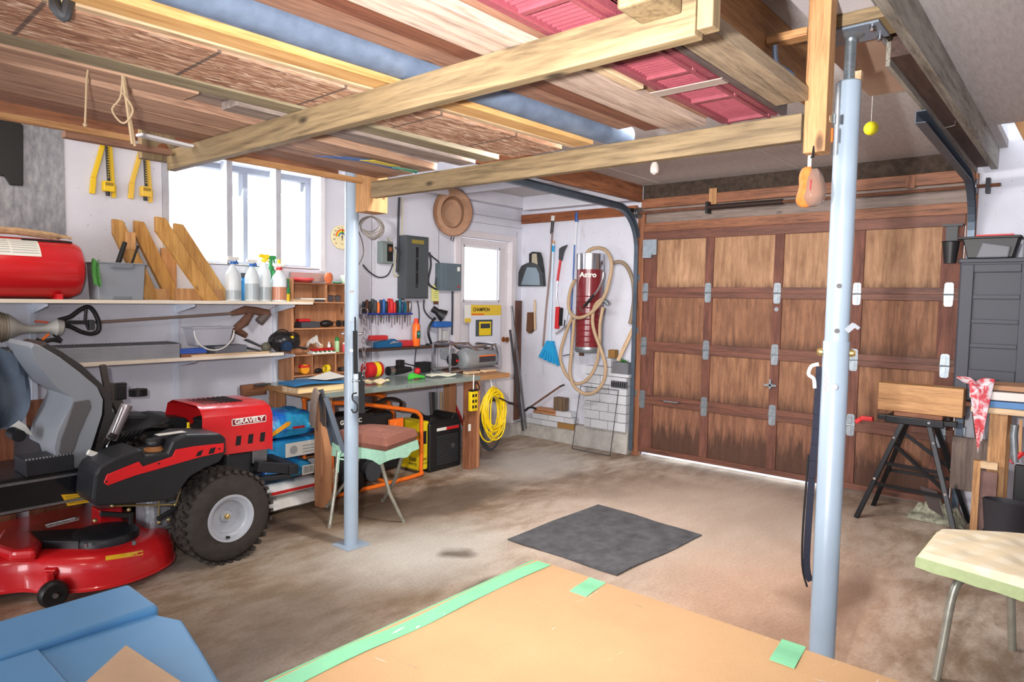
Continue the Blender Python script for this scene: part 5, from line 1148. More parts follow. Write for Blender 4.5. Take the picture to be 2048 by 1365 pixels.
for lab, p, q, rr in (('thick black tool handle standing in the grey bin', (235, 520), (250, 485), 0.017), ('thin black tool handle standing in the grey bin', (262, 522), (276, 492), 0.008)):
    a, b = at(p[0], p[1]+10, 1, 4.54), at(*q, 1, 4.56); a = a-(b-a)*1.2; c = (a+b)/2
    one(MB().cyl(a-c, b-c, rr, rr*0.8, 10), 'hand_tool', lab, 'tool', BLACK, c)
# lumber ramps (two identical pairs of slanting two-by-fours on a base)
def ramp_(name, lab, segs, base, back):
    s = thing(name, lab, 'wooden rack', (0, 0, S1))
    cx_ = X_(segs[0][1][0], 600, 4.5); s.location = (cx_, 4.5, S1)
    for (p, q, y) in segs:
        a, b = at(*p, 1, y)-s.location, at(*q, 1, y)-s.location
        b.z = 0.0; w = 0.065
        d_ = (b-a); n_ = V((0.085, 0, 0)); cut = V((0, 0, -0.085))
        MB().prism([(a.x, a.z), (a.x+0.055, a.z-0.005), (b.x+0.05, 0), (b.x-0.045, 0), (a.x, a.z-0.09)], a.y, a.y+0.04, 'y').build('slanted_rail', wood('ramp_wood', hx(166, 112, 50), hx(214, 164, 92), 'z'), s, bevel=0.002)
    for (p, q, y, t) in back:
        a, b = at(*p, 1, y)-s.location, at(*q, 1, y)-s.location; MB().box((a.x, a.y, max(0, b.z)), (b.x, a.y+t, a.z)).build('back_board', WN['z'] if t < 0.05 else WD['z'], s, bevel=0.002)
    return s
rp_ = ramp_('lumber_ramp', 'left wooden rack of slanting rails standing behind the grey bin', [((227, 438), (305, 604), 4.605), ((270, 441), (350, 604), 4.66)], None, [((252, 464), (272, 500), 4.60, 0.04), ((275, 577), (340, 606), 4.61, 0.04)])
ramp_('lumber_ramp', 'right wooden rack of slanting rails standing in front of the window', [((313, 433), (425, 606), 4.44), ((350, 446), (452, 606), 4.60)], None, [((323, 496), (354, 576), 4.702, 0.024), ((352, 577), (446, 606), 4.50, 0.04)])
one(MB().lathe([(0.06, 0), (0.062, 0.01), (0.06, 0.02)], ax='y', n=28).lathe([(0.05, 0.0), (0.05, 0.02)], ax='y', n=28), 'yellow_disc', 'round yellow plastic disc behind the right wooden rack', 'disc', YEL, (X_(432, 560, 4.68), 4.68, S1+0.065))
# spray bottles
CLR = mat('hdpe_clear', hx(214, 222, 226), 0.35, var=0.04); LIQ = mat('liquid_grey', hx(166, 176, 180), 0.3)
def bottle(lab, px0, px1, pyt, y, h, body, trig=None, liq=None, lvl=0.4, r_=None, cat='bottle', name='spray_bottle', cap=None, base=S1, flip=1, grp=None, spray=True, neck=0.32):
    x0_, x1_ = X_(px0, pyt, y), X_(px1, pyt, y); r = r_ or (x1_-x0_)/2; h *= 1.24; c = ((x0_+x1_)/2, y, base)
    s = thing(name, lab, cat, c, group=grp)
    pr = [(r*0.92, 0), (r, 0.008), (r, h*0.56), (r*0.9, h*0.64), (r*neck*1.5, h*0.76), (r*neck, h*0.80), (r*neck, h*0.86), (0, h*0.86)]
    MB().lathe(pr, n=20).build('body', body, s, smooth=True)
    if liq: MB().lathe([(r*1.004, 0.01), (r*1.004, h*lvl)], n=20).build('liquid', liq, s, smooth=True, auto=False)
    if spray:
        hd = trig or BLUEP
        MB().cyl((0, 0, h*0.83), (0, 0, h*0.90), r*0.42, n=14).build('collar', cap or hd, s)
        MB().box((-0.04*flip, -0.012, h*0.92), (0.036*flip, 0.012, h*1.0)).bar((0.0, 0, h*0.88), (0.0, 0, h*0.95), 0.02, 0.02).cyl((0.03*flip, 0, h*0.965), (0.042*flip, 0, h*0.965), 0.009, n=8).build('spray_head', PAPER if trig is None else trig, s, bevel=0.003)
        MB().bar((0.018*flip, 0, h*0.95), (0.034*flip, 0, h*0.84), 0.008, 0.01, (1, 0, 0)).build('trigger', hd, s)
    elif cap:
        MB().cyl((0, 0, h*0.84), (0, 0, h), r*neck*1.25, n=14).build('cap', cap, s)
    return s
bottle('left white spray bottle with a blue trigger, standing beside the right wooden rack', 452, 481, 570, 4.50, 0.245, CLR, None, LIQ, 0.24)
bottle('second white spray bottle with grey liquid and a blue collar', 491, 517, 570, 4.48, 0.235, CLR, None, LIQ, 0.42)
wv = bottle('third white spray bottle with a yellow head and handwritten blue mark', 516, 540, 570, 4.50, 0.27, CLR, YEL, LIQ, 0.30)
text('Ga', 0.03, mat('marker_blue', hx(70, 90, 130), 0.6), wv, (0, -0.032, 0.075), (pi/2, 0, 0), 0.0005)
bottle('green and white spray bottle with a green head behind the yellow-headed one', 532, 551, 560, 4.62, 0.27, GREENP, GREENP, None)
bottle('spray bottle half full of brown liquid with a white and red head', 545, 571, 570, 4.47, 0.22, CLR, PAPER, mat('liquid_brown', hx(180, 120, 92), 0.3), 0.38, cap=REDP, flip=-1)
bottle('tall green bottle with a yellow top behind the brown spray bottle', 551, 565, 560, 4.62, 0.25, GREENP, cap=YEL, spray=False, name='bottle')
bottle('small green capped bottle with white body in front of the green spray bottle', 541, 554, 580, 4.55, 0.18, mat('pale_green_body', hx(200, 222, 206), 0.5), cap=GREENP, spray=False, name='bottle')
s = bottle('blue detergent bottle behind the first two spray bottles', 480, 497, 570, 4.62, 0.16, mat('deep_cyan', hx(30, 120, 176), 0.4), cap=DGREY, spray=False, name='bottle', neck=0.6)
cn = thing('label_can', 'green and yellow can holding small tools at the end of the bottles', 'can', (X_(574, 600, 4.5), 4.50, S1))
MB().cyl((0, 0, 0), (0, 0, 0.072), 0.02, n=18).build('can_body', YEL, cn); MB().cyl((0, 0, 0.055), (0, 0, 0.10), 0.0208, n=18).build('green_band', GREENP, cn)
for i, (dx, c_) in enumerate(((-0.01, REDP), (0.004, CHROME), (0.012, GREENP))): MB().bar((dx, 0, 0.09), (dx-0.015+0.006*i, 0, 0.165), 0.006, 0.01).build('tool', c_, cn)
MB().box((-0.028, -0.04, -0.015), (0.028, 0, 0)).build('brush_bristles', mat('dark_bristle', hx(70, 66, 84), 0.9), cn, loc=(-0.27, 0.13, 0.17)) if False else None
one(MB().box((-0.085, -0.03, 0), (0.085, 0.03, 0.016)).box((0.055, -0.031, 0.0), (0.075, 0.031, 0.0165)), 'pine_box', 'flat little pine box at the end of the upper shelf', 'box', WP['x'], (X_(604, 600, 4.445), 4.445, S1), bevel=0.002)
# lower shelf: aluminium plank, trimmer, tub, helmet
al = thing('aluminium_plank', 'long ribbed aluminium plank lying along the lower shelf', 'plank', (1.45, 4.50, S2))
ALU = mat('aluminium', hx(166, 170, 176), 0.38, 0.7, var=0.15, vs=5)
MB().box((-0.75, -0.075, 0), (0.45, -0.071, 0.095)).box((-0.75, 0.08, 0), (0.45, 0.084, 0.095)).box((-0.75, -0.075, 0.09), (0.45, 0.084, 0.094)).build('channel', ALU, al)
rb = MB()
for z in (0.015, 0.035, 0.055, 0.075): rb.box((-0.75, -0.078, z), (0.45, -0.074, z+0.004))
rb.build('side_ribs', ALU, al)
rb = MB()
for i in range(60): rb.box((-0.75+i*0.02, -0.07, 0.094), (-0.743+i*0.02, 0.08, 0.099))
tag(rb.build('tread_ribs', mat('rib_dark', hx(90, 92, 98), 0.5, 0.5), al), kind='stuff')
tr = thing('string_trimmer', 'grey petrol string trimmer with black loop handle and brown gear head on the lower shelf', 'trimmer', (1.2, 4.56, S2+0.1))
def T3(px, py, y=4.56): return at(px, py, 1, y)-tr.location
def tbody(pts, m, name, n=18, parent=None):
    return MB().tube([T3(px, py) for px, py, _ in pts], [r for _, _, r in pts], n).build(name, m, parent or tr, smooth=True)
tbody([(-60, 655, .075), (-20, 655, .085), (15, 655, .075), (32, 657, .05), (45, 658, .03), (62, 659, .022), (88, 658, .021), (100, 656, .03), (112, 655, .05), (124, 656, .045), (127, 657, .02)], mat('trimmer_grey', hx(176, 176, 172), 0.4, var=0.05), 'engine_housing', 24)
vt = MB()
for i in range(9): c_ = T3(-30+i*5, 655); vt.lathe([(0.086-0.0012*max(0, i-4)**1.6, c_.x), (0.089-0.0012*max(0, i-4)**1.6, c_.x+0.004), (0.086-0.0012*max(0, i-4)**1.6, c_.x+0.006)], (0, c_.y, c_.z), 'x', 24)
vt.build('cooling_fins', mat('fin_brown', hx(128, 112, 92), 0.6), tr, auto=False)
MB().bar(T3(70, 643), T3(96, 645), 0.02, 0.012).build('orange_switch', mat('brick_orange', hx(196, 84, 58), 0.5), tr)
MB().tube(smooth_path([T3(72, 680), T3(85, 684), T3(105, 680), T3(122, 683)], 4), 0.012, 8).bar(T3(108, 668), T3(122, 682), 0.02, 0.02).build('trigger_guard', BLACK, tr); MB().bar(T3(84, 680), T3(98, 668), 0.012, 0.012).build('orange_trigger', ORANGE, tr)
MB().tube(smooth_path([T3(118, 641), T3(140, 634), T3(160, 620), T3(176, 614), T3(188, 624), T3(197, 645), T3(196, 662), T3(182, 668), T3(162, 664), T3(144, 655), T3(128, 650)], 5, True), 0.013, 10, closed=True).tube([T3(172, 618), T3(170, 642), T3(178, 660)], 0.009, 8).bar(T3(128, 645), T3(185, 645), 0.02, 0.022).build('loop_handle', BLACK, tr, smooth=True)
MB().box((-0.012, -0.018, -0.03), (0.014, 0.02, 0.03)).build('handle_clamp', DGREY, tr, loc=T3(182, 650), bevel=0.004)
MB().cyl(T3(190, 645, 4.57), T3(500, 625, 4.60), 0.0095, n=10).build('shaft', mat('shaft_grey', hx(134, 116, 106), 0.5, 0.3), tr)
RG = mat('gear_rust', hx(112, 78, 62), 0.75, var=0.25, vs=20)
MB().tube([T3(462, 628, 4.6), T3(490, 620, 4.6), T3(512, 622, 4.6), T3(536, 628, 4.6)], [0.016, 0.030, 0.028, 0.032], 12).tube([T3(505, 622, 4.6), T3(488, 645, 4.6), T3(470, 660, 4.6), T3(492, 672, 4.6)], [0.02, 0.034, 0.044, 0.02], 12).build('gear_head', RG, tr, smooth=True)
a = T3(536, 625, 4.6); b = T3(518, 645, 4.6)
MB().cyl(a, b, 0.028, 0.034, 16).build('line_spool', mat('spool', hx(96, 84, 80), 0.6), tr); MB().tube(smooth_path([T3(535, 628, 4.6), T3(542, 617, 4.6), T3(556, 611, 4.6)], 4), 0.0015, 5).build('cutting_line', REDP, tr)
ct = thing('plastic_tub', 'cloudy plastic tub with a white bail handle on the lower shelf', 'tub', (X_(420, 670, 4.48), 4.505, S2+0.068))
TUB = mat('cloudy_plastic', hx(188, 190, 204), 0.35, alpha=0.72)
tub(MB(), 0.27, 0.16, 0.115, 0.82).build('tub_body', TUB, ct, bevel=0.006)
MB().tube(arc((0, -0.09, 0.10), 0.135, pi, 2*pi, 20, 'xz', 0.13), 0.004, 8).build('bail_handle', PAPER, ct)
sx_ = X_(452, 690, 4.5)
one(MB().box((-0.11, -0.07, 0), (0.11, 0.07, 0.06)).box((-0.11, -0.07, 0.06), (0.11, 0.07, 0.064)).box((0.012, -0.0715, 0.0), (0.014, -0.07, 0.055)), 'steel_box', 'flat grey steel box under the cloudy tub', 'box', mat('box_steel', hx(122, 126, 136), 0.4, 0.5), (sx_, 4.495, S2), bevel=0.003)
one(MB().box((-0.085, -0.03, 0), (0.085, 0.03, 0.03)).box((-0.087, -0.031, 0.022), (0.087, 0.031, 0.033)), 'blue_carton', 'flat blue carton beside the grey steel box on the lower shelf', 'box', mat('carton_blue', hx(46, 84, 170), 0.5), (X_(388, 690, 4.42), 4.452, S2+0.021), bevel=0.002)
one(MB().box((-0.08, -0.03, 0), (0.08, 0.03, 0.02)), 'wood_offcut', 'small wood block under the blue carton', 'block', WD['x'], (X_(388, 690, 4.42), 4.452, S2))
one(MB().box((-0.27, -0.012, 0), (0.27, 0.012, 0.014)), 'wood_stick', 'pale square stick along the front edge of the lower shelf', 'stick', WP['x'], (X_(470, 705, 4.40)-0.02, 4.405, S2), bevel=0.002)
one(MB().prism([(0, 0.0), (0.12, -0.05), (0.13, -0.045), (0.02, 0.01)], -0.02, 0.02, 'y').prism([(0, -0.06), (0.12, -0.085), (0.13, -0.08), (0.02, -0.045)], -0.02, 0.02, 'y'), 'trowel_blades', 'two grey blade tips pointing right from behind the steel box', 'tool', DGREY, (X_(492, 680, 4.5), 4.52, S2+0.087))
hm_ = thing('safety_helmet', 'black safety helmet with straps and ear cups resting on the lower shelf', 'helmet', (X_(560, 680, 4.48), 4.49, S2+0.002))
def H(dx, dy, dz): return (dx, dy, dz)
MB().ball((0.02, 0, 0.075), (0.10, 0.09, 0.072), 20, 12).build('shell', mat('shell_black', hx(34, 32, 36), 0.3), hm_, smooth=True)
for i, (c_, r_) in enumerate((((-0.01, -0.01, 0.09), 0.105), ((0.03, 0, 0.07), 0.115), ((0.0, 0.02, 0.06), 0.12))):
    MB().tube([(c_[0]+r_*cos(w), c_[1]-0.04+0.05*cos(w+i), c_[2]+0.07*sin(w+0.2*i)+0.0) for w in [2*pi*k/28 for k in range(28)]], 0.0045, 6, closed=True).build('wire_strap', BLACK, hm_, smooth=True)
MB().ball((-0.11, -0.01, 0.035), (0.035, 0.035, 0.034), 14, 8).tube([(-0.14, 0, 0.05), (-0.11, -0.02, 0.062), (-0.08, 0, 0.05)], 0.007, 6).build('lamp_pod', mat('olive_grey', hx(96, 92, 80), 0.6), hm_, smooth=True)
MB().lathe([(0, -0.02), (0.034, -0.018), (0.038, -0.01), (0.038, 0.03), (0, 0.032)], (0.01, -0.085, 0.04), 'y', 22).build('ear_cup', mat('navy_cup', hx(26, 50, 78), 0.4), hm_, smooth=True)
MB().lathe([(0, -0.02), (0.045, -0.018), (0.05, -0.01), (0.05, 0.03), (0, 0.032)], (0.09, -0.04, 0.065), 'y', 22).build('side_cup', BLACK, hm_, smooth=True)
MB().cyl((0.055, -0.09, 0.105), (0.055, -0.07, 0.105), 0.009).build('yellow_knob', YEL, hm_)
MB().bar((0.09, -0.03, 0.035), (0.19, -0.06, 0.012), 0.02, 0.016).build('chin_strap', BLACKM, hm_)

# ================================================================== wooden pigeon-hole cabinet
CW = {a: wood('cab_wood_'+a, hx(172, 112, 74), hx(206, 148, 106), a, streak=9, dist=1.5) for a in 'xyz'}
cy0, cy1 = 4.52, 4.71; cx0, cx1 = X_(583, 620, 4.52), 3.30; zt, zb = 1.575, 0.83
cab = thing('shelf_cabinet', 'open orange pine pigeon-hole cabinet on the wall behind the left post', 'cabinet', (cx0, cy1, zb))
def cbx(name, a, b, m, **k): return MB().box([a[i]-cab.location[i] for i in range(3)], [b[i]-cab.location[i] for i in range(3)]).build(name, m, cab, bevel=0.002, **k)
cbx('back', (cx0, cy1-0.008, zb), (cx1, cy1, zt), CW['z']); cbx('side', (cx0, cy0, zb), (cx0+0.02, cy1, zt+0.03), CW['z']); cbx('side', (cx1-0.02, cy0, zb), (cx1, cy1, zt), CW['z'])
ZS = [Z_(640, 745, cy0)-0.012, Z_(640, 708, cy0), Z_(640, 656, cy0), Z_(640, 604, cy0), zt]
for i, z in enumerate(ZS): cbx('shelf', (cx0+0.02, cy0, z-0.012), (cx1-0.02, cy1-0.008, z), CW['x'] if i < 4 else WD['x'])
xd = X_(655, 580, cy0); cbx('divider', (xd-0.02, cy0, ZS[3]), (xd, cy1-0.01, zt-0.012), CW['z'])
for px in (625, 672): x = X_(px, 725, cy0); cbx('divider', (x-0.006, cy0, ZS[0]), (x+0.006, cy1-0.01, ZS[1]-0.012), CW['z'])
yb = cy0+0.06
def cx(px, py): return X_(px, py, yb)
def bowl(lab, px, r, h, m, z, name='bowl', y=None, cat=None): return one(MB().lathe([(r*0.6, 0), (r, h*0.6), (r, h), (r*0.93, h), (r*0.55, 0.006), (0, 0.006)], n=22), name, lab, cat or 'dish', m, (X_(px, 560, y or yb), y or yb, z))
bowl('pinkish red lidded dish on top of the pine cabinet', 605, 0.085, 0.035, mat('dish_red', hx(226, 84, 84), 0.5), zt+0.001)
TER = mat('terracotta', hx(196, 104, 62), 0.8)
bowl('lower terracotta pot of the little stack on the pine cabinet', 657, 0.032, 0.05, TER, zt+0.001, 'plant_pot', cat='pot'); 
o = bowl('upper terracotta pot upturned on the other one on the pine cabinet', 657, 0.032, 0.035, TER, zt+0.085, 'plant_pot', cat='pot'); o.rotation_euler = (pi, 0, 0)
bowl('flat green lid beside the terracotta pots on the pine cabinet', 674, 0.04, 0.014, mat('lid_green', hx(90, 180, 130), 0.5), zt+0.001, 'lid', cat='lid')
bowl('pale green and white cup beside the left post on the pine cabinet', 692, 0.042, 0.07, mat('cup_pale', hx(206, 222, 200), 0.5), zt+0.001, 'cup', cat='cup')
board('sloping_board', 'thin pinkish board lying on the window sill behind the cabinet top', 'board', (2.86, 4.70, 1.622), (3.16, 4.70, 1.622), 0.03, 0.07, mat('pink_board', hx(178, 150, 146), 0.7))
z = ZS[3]+0.001
one(MB().box((-0.10, -0.04, 0), (0.10, 0.04, 0.014)), 'dark_book', 'dark book lying in the top left pigeon hole', 'book', DGREY, (cx(618, 600), yb-0.02, z+0.0), bevel=0.002)
one(MB().box((-0.11, -0.045, 0), (0.11, 0.045, 0.010)), 'white_notebook', 'white notebook on top of the dark book in the pigeon hole', 'book', PAPER, (cx(618, 595), yb-0.02, z+0.016), bevel=0.002)
def specs(lab, px, z, m, loc_y=yb):
    s = thing('glasses', lab, 'glasses', (cx(px, 640), loc_y, z))
    for dx in (-0.032, 0.032): MB().lathe([(0, -0.003), (0.027, -0.003), (0.027, 0.003), (0, 0.003)], (dx, 0, 0.026), 'y', 18).build('lens', m, s)
    MB().tube([(-0.05, 0, 0.05), (0, -0.004, 0.045), (0.05, 0, 0.05)], 0.003, 6).tube([(-0.06, 0, 0.04), (-0.055, 0.06, 0.035)], 0.003, 6).tube([(0.06, 0, 0.04), (0.055, 0.06, 0.035)], 0.003, 6).build('frame', BLACK, s)
    return s
specs('safety glasses in a clear bag in the top right pigeon hole', 668, z, mat('lens_smoke', hx(96, 92, 96), 0.15, 0.3))
z = ZS[2]+0.001
one(MB().box((-0.08, -0.05, 0), (0.08, 0.05, 0.045)), 'mesh_box', 'dark grey ribbed box on the second cabinet shelf', 'box', mat('ribbed_grey', hx(66, 66, 72), 0.6, bmp=1, bs=160), (cx(615, 645), yb, z), bevel=0.004)
one(MB().box((-0.05, -0.03, 0), (0.05, 0.03, 0.022)), 'red_knife', 'small red knife lying on the dark grey ribbed box', 'knife', REDP, (cx(606, 632), yb, z+0.046), bevel=0.006)
one(MB().ball((0, 0, 0.028), (0.06, 0.035, 0.028), 18, 10), 'glasses_case', 'black clam-shaped glasses case on the second cabinet shelf', 'case', BLACK, (cx(653, 645), yb, z), smooth=True)
specs('black sunglasses beside the left post on the second cabinet shelf', 684, z, BLACK)
z = ZS[1]+0.001
random.seed(2)
one(MB().grid(lambda u, v: (-0.06+0.12*u, -0.02+0.04*v+0.01*sin(u*9), 0.02+0.075*sin(u*pi)*(1-0.5*v)+0.02*sin(u*13+v*5)), 12, 8, (0, 0.002, 0)), 'tissue', 'crumpled white tissue on the third cabinet shelf', 'tissue', PAPER, (cx(632, 680), yb+0.03, z+0.03))
one(MB().box((-0.02, -0.01, 0), (0.02, 0.01, 0.065)), 'cream_card', 'small cream card behind the white tissue', 'card', WP['z'], (cx(648, 680), yb+0.05, z), bevel=0.001)
for lab, px, r, h, m, cm in (('little white dropper bottle on the third cabinet shelf', 658, 0.014, 0.085, mat('white_hdpe', hx(226, 226, 226), 0.4), PAPER), ('green topped aerosol can on the third cabinet shelf', 674, 0.019, 0.12, mat('can_pale', hx(170, 208, 160), 0.35), GREENP), ('red labelled pill bottle beside the left post on the third cabinet shelf', 688, 0.018, 0.075, mat('pill_red', hx(206, 80, 84), 0.4), PAPER)):
    s = thing('small_bottle', lab, 'bottle', (cx(px, 690), yb, z)); MB().lathe([(r*0.95, 0), (r, 0.004), (r, h*0.72), (r*0.6, h*0.8), (0, h*0.8)], n=16).build('body', m, s, smooth=True); MB().lathe([(r*0.62, h*0.72), (r*0.62, h*0.94), (r*0.3, h), (0, h)] if r < 0.019 else [(r*0.9, h*0.68), (r*0.9, h*0.93), (r*0.5, h), (0, h)], n=16).build('cap', cm, s, smooth=True)
tyt = thing('battery_tray', 'tray of little red, green and white tubes on the third cabinet shelf', 'tray', (cx(634, 705), cy0-0.005, z))
MB().box((-0.10, -0.03, 0), (0.11, 0.05, 0.012)).build('tray', PAPER, tyt, bevel=0.002)
for i in range(10):
    for k, (c_, zz) in enumerate(((REDP, 0.030), (GREENP if i % 2 else PAPER, 0.014))): MB().cyl((-0.088+i*0.02, -0.028, zz), (-0.085+i*0.02, 0.03, zz+0.006), 0.008, n=8).build('tube', c_, tyt)
z = ZS[0]+0.001
tp_ = thing('tape_measure', 'red and yellow tape measure in the lower left pigeon hole', 'tape measure', (cx(605, 740), yb-0.02, z)); MB().lathe([(0, -0.02), (0.036, -0.02), (0.04, 0), (0.036, 0.02), (0, 0.02)], (0, 0, 0.04), 'y', 20).build('case', mat('orange_yel', hx(236, 160, 40), 0.4), tp_, smooth=True); MB().box((-0.04, -0.021, 0.045), (0.04, 0.021, 0.075)).build('red_top', REDP, tp_, bevel=0.01)
yc = thing('yellow_coil', 'coil of yellow cord in the lower middle pigeon hole', 'cord', (cx(650, 740), yb-0.02, z))
for k in range(5): MB().tube([(0.0+0.006*k-0.012+0.004*sin(w), 0.03*cos(w), 0.03+0.028*sin(w)) for w in [2*pi*i/18 for i in range(18)]], 0.005, 6, closed=True).build('loop', YEL, yc)
one(MB().ball((0, 0, 0.02), (0.035, 0.02, 0.02), 12, 8).cyl((-0.01, -0.02, 0.02), (-0.01, -0.026, 0.02), 0.01), 'black_camera', 'little black gadget beside the yellow coil', 'gadget', BLACK, (cx(634, 740), yb-0.02, z), smooth=True)
one(MB().box((-0.035, -0.03, 0), (0.035, 0.03, 0.03)), 'black_pouch', 'black pouch in the lower right pigeon hole beside the post', 'pouch', DGREY, (cx(686, 740), yb, z), bevel=0.008)
# ================================================================== on the wall right of the post
dl = thing('dial_thermometer', 'round cream dial thermometer with a rainbow arc, on the wall beside the window', 'thermometer', at(682, 475, 1, YA-0.01))
R_d = 0.098
MB().lathe([(0, 0), (R_d, 0), (R_d, -0.012), (R_d-0.004, -0.014), (0, -0.012)], ax='y', n=48).build('dial', mat('dial_cream', hx(232, 222, 178), 0.5), dl)
for i, cc in enumerate(((220, 70, 40), (240, 150, 50), (236, 214, 60), (100, 180, 80), (50, 90, 190))):
    ro = R_d*(0.62-0.075*i); ri = ro-R_d*0.075; m_ = MB(); n = 18
    for k in range(n):
        a0, a1 = pi*(-0.02+1.04*k/n), pi*(-0.02+1.04*(k+1)/n); m_.add([(ro*cos(a0), -0.0136, ro*sin(a0)), (ro*cos(a1), -0.0136, ro*sin(a1)), (ri*cos(a1), -0.0136, ri*sin(a1)), (ri*cos(a0), -0.0136, ri*sin(a0))], [(0, 1, 2, 3)])
    m_.build('rainbow_band', mat('rb%d' % i, hx(*cc), 0.5), dl, auto=False, smooth=False, loc=(0, 0, 0.005))
for k, t in enumerate(('-50', '-40', '-30', '-20', '-10', '0', '10', '20', '30', '40', '50')):
    a = R_(222-k*26.4); text(t, 0.017, mat('dial_red', hx(170, 60, 50), 0.6) if abs(k-5) > 4 else BLACKM, dl, (R_d*0.82*cos(a), -0.0145, R_d*0.82*sin(a)), (pi/2, 0, 0), 0.0003, 'dial_number')
MB().bar((0.0, -0.017, -0.028), (0.004, -0.017, 0.07), 0.003, 0.004).cyl((0, -0.013, 0), (0, -0.019, 0), 0.006).build('pointer', BLACK, dl)
text('CELSIUS', 0.008, BLACKM, dl, (0, -0.0145, -0.055), (pi/2, 0, 0), 0.0002, 'dial_word')
# hat
ht = thing('leather_hat', 'tan leather brimmed hat hanging brim-out above the grey electrical panel', 'hat', at(905, 425, 1, YA-0.13))
LEA = mat('leather_tan', hx(160, 122, 96), 0.7, var=0.18, vs=14)
ht.rotation_euler = (0, 0, R_(-38))
m_ = MB(); n = 40; vs = []; RX, RZ = 0.185, 0.225; rx, rz = 0.108, 0.150
for k, (a_, b_, y) in enumerate(((rx, rz, -0.01), ((RX+rx)/2, (RZ+rz)/2, -0.0), (RX, RZ, -0.012), (RX, RZ, -0.006), ((RX+rx)/2, (RZ+rz)/2, 0.006), (rx*1.04, rz*1.04, 0.0), (rx*0.92, rz*0.92, 0.085), (rx*0.6, rz*0.6, 0.10), (rx*0.55, rz*0.55, 0.094), (rx*0.88, rz*0.88, 0.08), (rx, rz, -0.01))):
    for i in range(n):
        w = 2*pi*i/n; roll = 0.03*abs(cos(w))**3 if k in (2, 3) else 0; vs.append((a_*cos(w), y-roll, b_*sin(w)))
fs = [(k*n+i, k*n+(i+1) % n, (k+1)*n+(i+1) % n, (k+1)*n+i) for k in range(10) for i in range(n)] + [tuple(range(8*n, 9*n)), tuple(range(7*n, 8*n))]
m_.add(vs, fs).build('hat_body', LEA, ht, smooth=True)
m_ = MB(); vs = []
for y, k_ in ((-0.012, 0.995), (0.03, 0.97)):
    for i in range(n): w = 2*pi*i/n; vs.append((rx*k_*cos(w), y, rz*k_*sin(w)))
m_.add(vs, [(i, (i+1) % n, n+(i+1) % n, n+i) for i in range(n)]).build('sweat_band', BLACKM, ht, auto=False)
MB().tube([(RX*0.99*cos(w), -0.012-0.03*abs(cos(w))**3, RZ*0.99*sin(w)) for w in [2*pi*i/40 for i in range(40)]], 0.003, 6, closed=True).build('rim_cord', BROWNR, ht)
MB().tube([(-0.01, 0, -RZ), (-0.012, 0.0, -RZ-0.04)], 0.004, 6).tube([(0.02, 0, -RZ), (0.005, 0, -RZ-0.05)], 0.004, 6).build('cord_ends', BLACK, ht)
# electrical boxes
PNL = mat('panel_grey', hx(72, 78, 82), 0.45, var=0.06)
def wbox(name, lab, q, depth, m, cat='electrical box', bevel=0.004):
    a, b = at(q[0], q[1], 1, YA-depth), at(q[2], q[3], 1, YA-depth); s = thing(name, lab, cat, ((a.x+b.x)/2, YA-0.002, b.z)); w, h = (b.x-a.x)/2, a.z-b.z
    MB().box((-w, -depth, 0), (w, 0, h)).build('case', m, s, bevel=bevel); return s, w, h
s, w, h = wbox('breaker_panel', 'tall dark grey breaker panel on the wall below the hat', (811, 470, 856, 598), 0.11, PNL)
MB().box((-w+0.012, -0.116, 0.012), (w-0.012, -0.11, h-0.012)).build('cover', PNL, s, bevel=0.003); MB().box((-w*0.5, -0.1175, h-0.07), (w*0.55, -0.116, h-0.035)).build('brass_label', mat('label_olive', hx(140, 124, 56), 0.5), s)
MB().box((-0.02, -0.118, 0.10), (0.006, -0.1165, h-0.10)).build('switch_slot', BLACKM, s)
for i in range(9): MB().box((-0.018, -0.123, 0.11+i*(h-0.24)/8), (0.004, -0.117, 0.125+i*(h-0.24)/8)).build('breaker', BLACK if i % 3 else DGREY, s)
s, w, h = wbox('junction_box', 'small grey open junction box left of the breaker panel', (764, 482, 786, 528), 0.07, mat('box_green_grey', hx(120, 132, 130), 0.5))
MB().box((-w+0.055, -0.074, 0.02), (w-0.005, -0.068, h-0.02)).build('open_cavity', BLACKM, s); MB().box((-w+0.07, -0.08, h*0.55), (w-0.02, -0.072, h*0.75)).build('terminals', WD['z'], s)
s, w, h = wbox('disconnect_box', 'blue-grey disconnect box right of the breaker panel', (883, 526, 922, 582), 0.09, mat('box_blue_grey', hx(94, 110, 118), 0.45, var=0.08))
MB().box((-w+0.05, -0.094, 0.01), (w-0.008, -0.09, h-0.01)).build('cover', mat('box_blue_grey', None), s, bevel=0.003); MB().box((w-0.06, -0.0955, h-0.07), (w-0.025, -0.094, h-0.03)).build('white_sticker', PAPER, s); MB().box((w-0.05, -0.0955, 0.03), (w-0.03, -0.094, 0.05)).build('red_sticker', REDP, s)
nt_ = thing('note', 'yellow handwritten note pinned to the wall under the blue-grey box', 'note', at(872, 607, 1, YA-0.02)); MB().box((-0.06, 0, 0.02), (0.035, 0.001, 0.17)).build('yellow_sheet', mat('note_yellow', hx(224, 224, 140), 0.7), nt_); MB().box((-0.032, 0, -0.01), (0.032, 0.002, 0.02)).build('brown_strip', BROWNR, nt_)
for i in range(5): MB().box((-0.025, -0.001, 0.05+i*0.02), (0.025-0.01*(i % 2), 0, 0.053+i*0.02)).build('writing_line', mat('pen_grey', hx(120, 120, 90), 0.7), nt_)
def cable(lab, pts, r, m, off=0.02, name='cable'):
    P = [at(px, py, 1, YA-off) for px, py in pts]; c = P[-1]; return one(MB().tube(smooth_path([p-c for p in P], 5), r, 6), name, lab, 'cable', m, c, smooth=True)
GC = mat('cable_dark', hx(50, 50, 56), 0.6); WC = mat('cable_white', hx(196, 188, 156), 0.6)
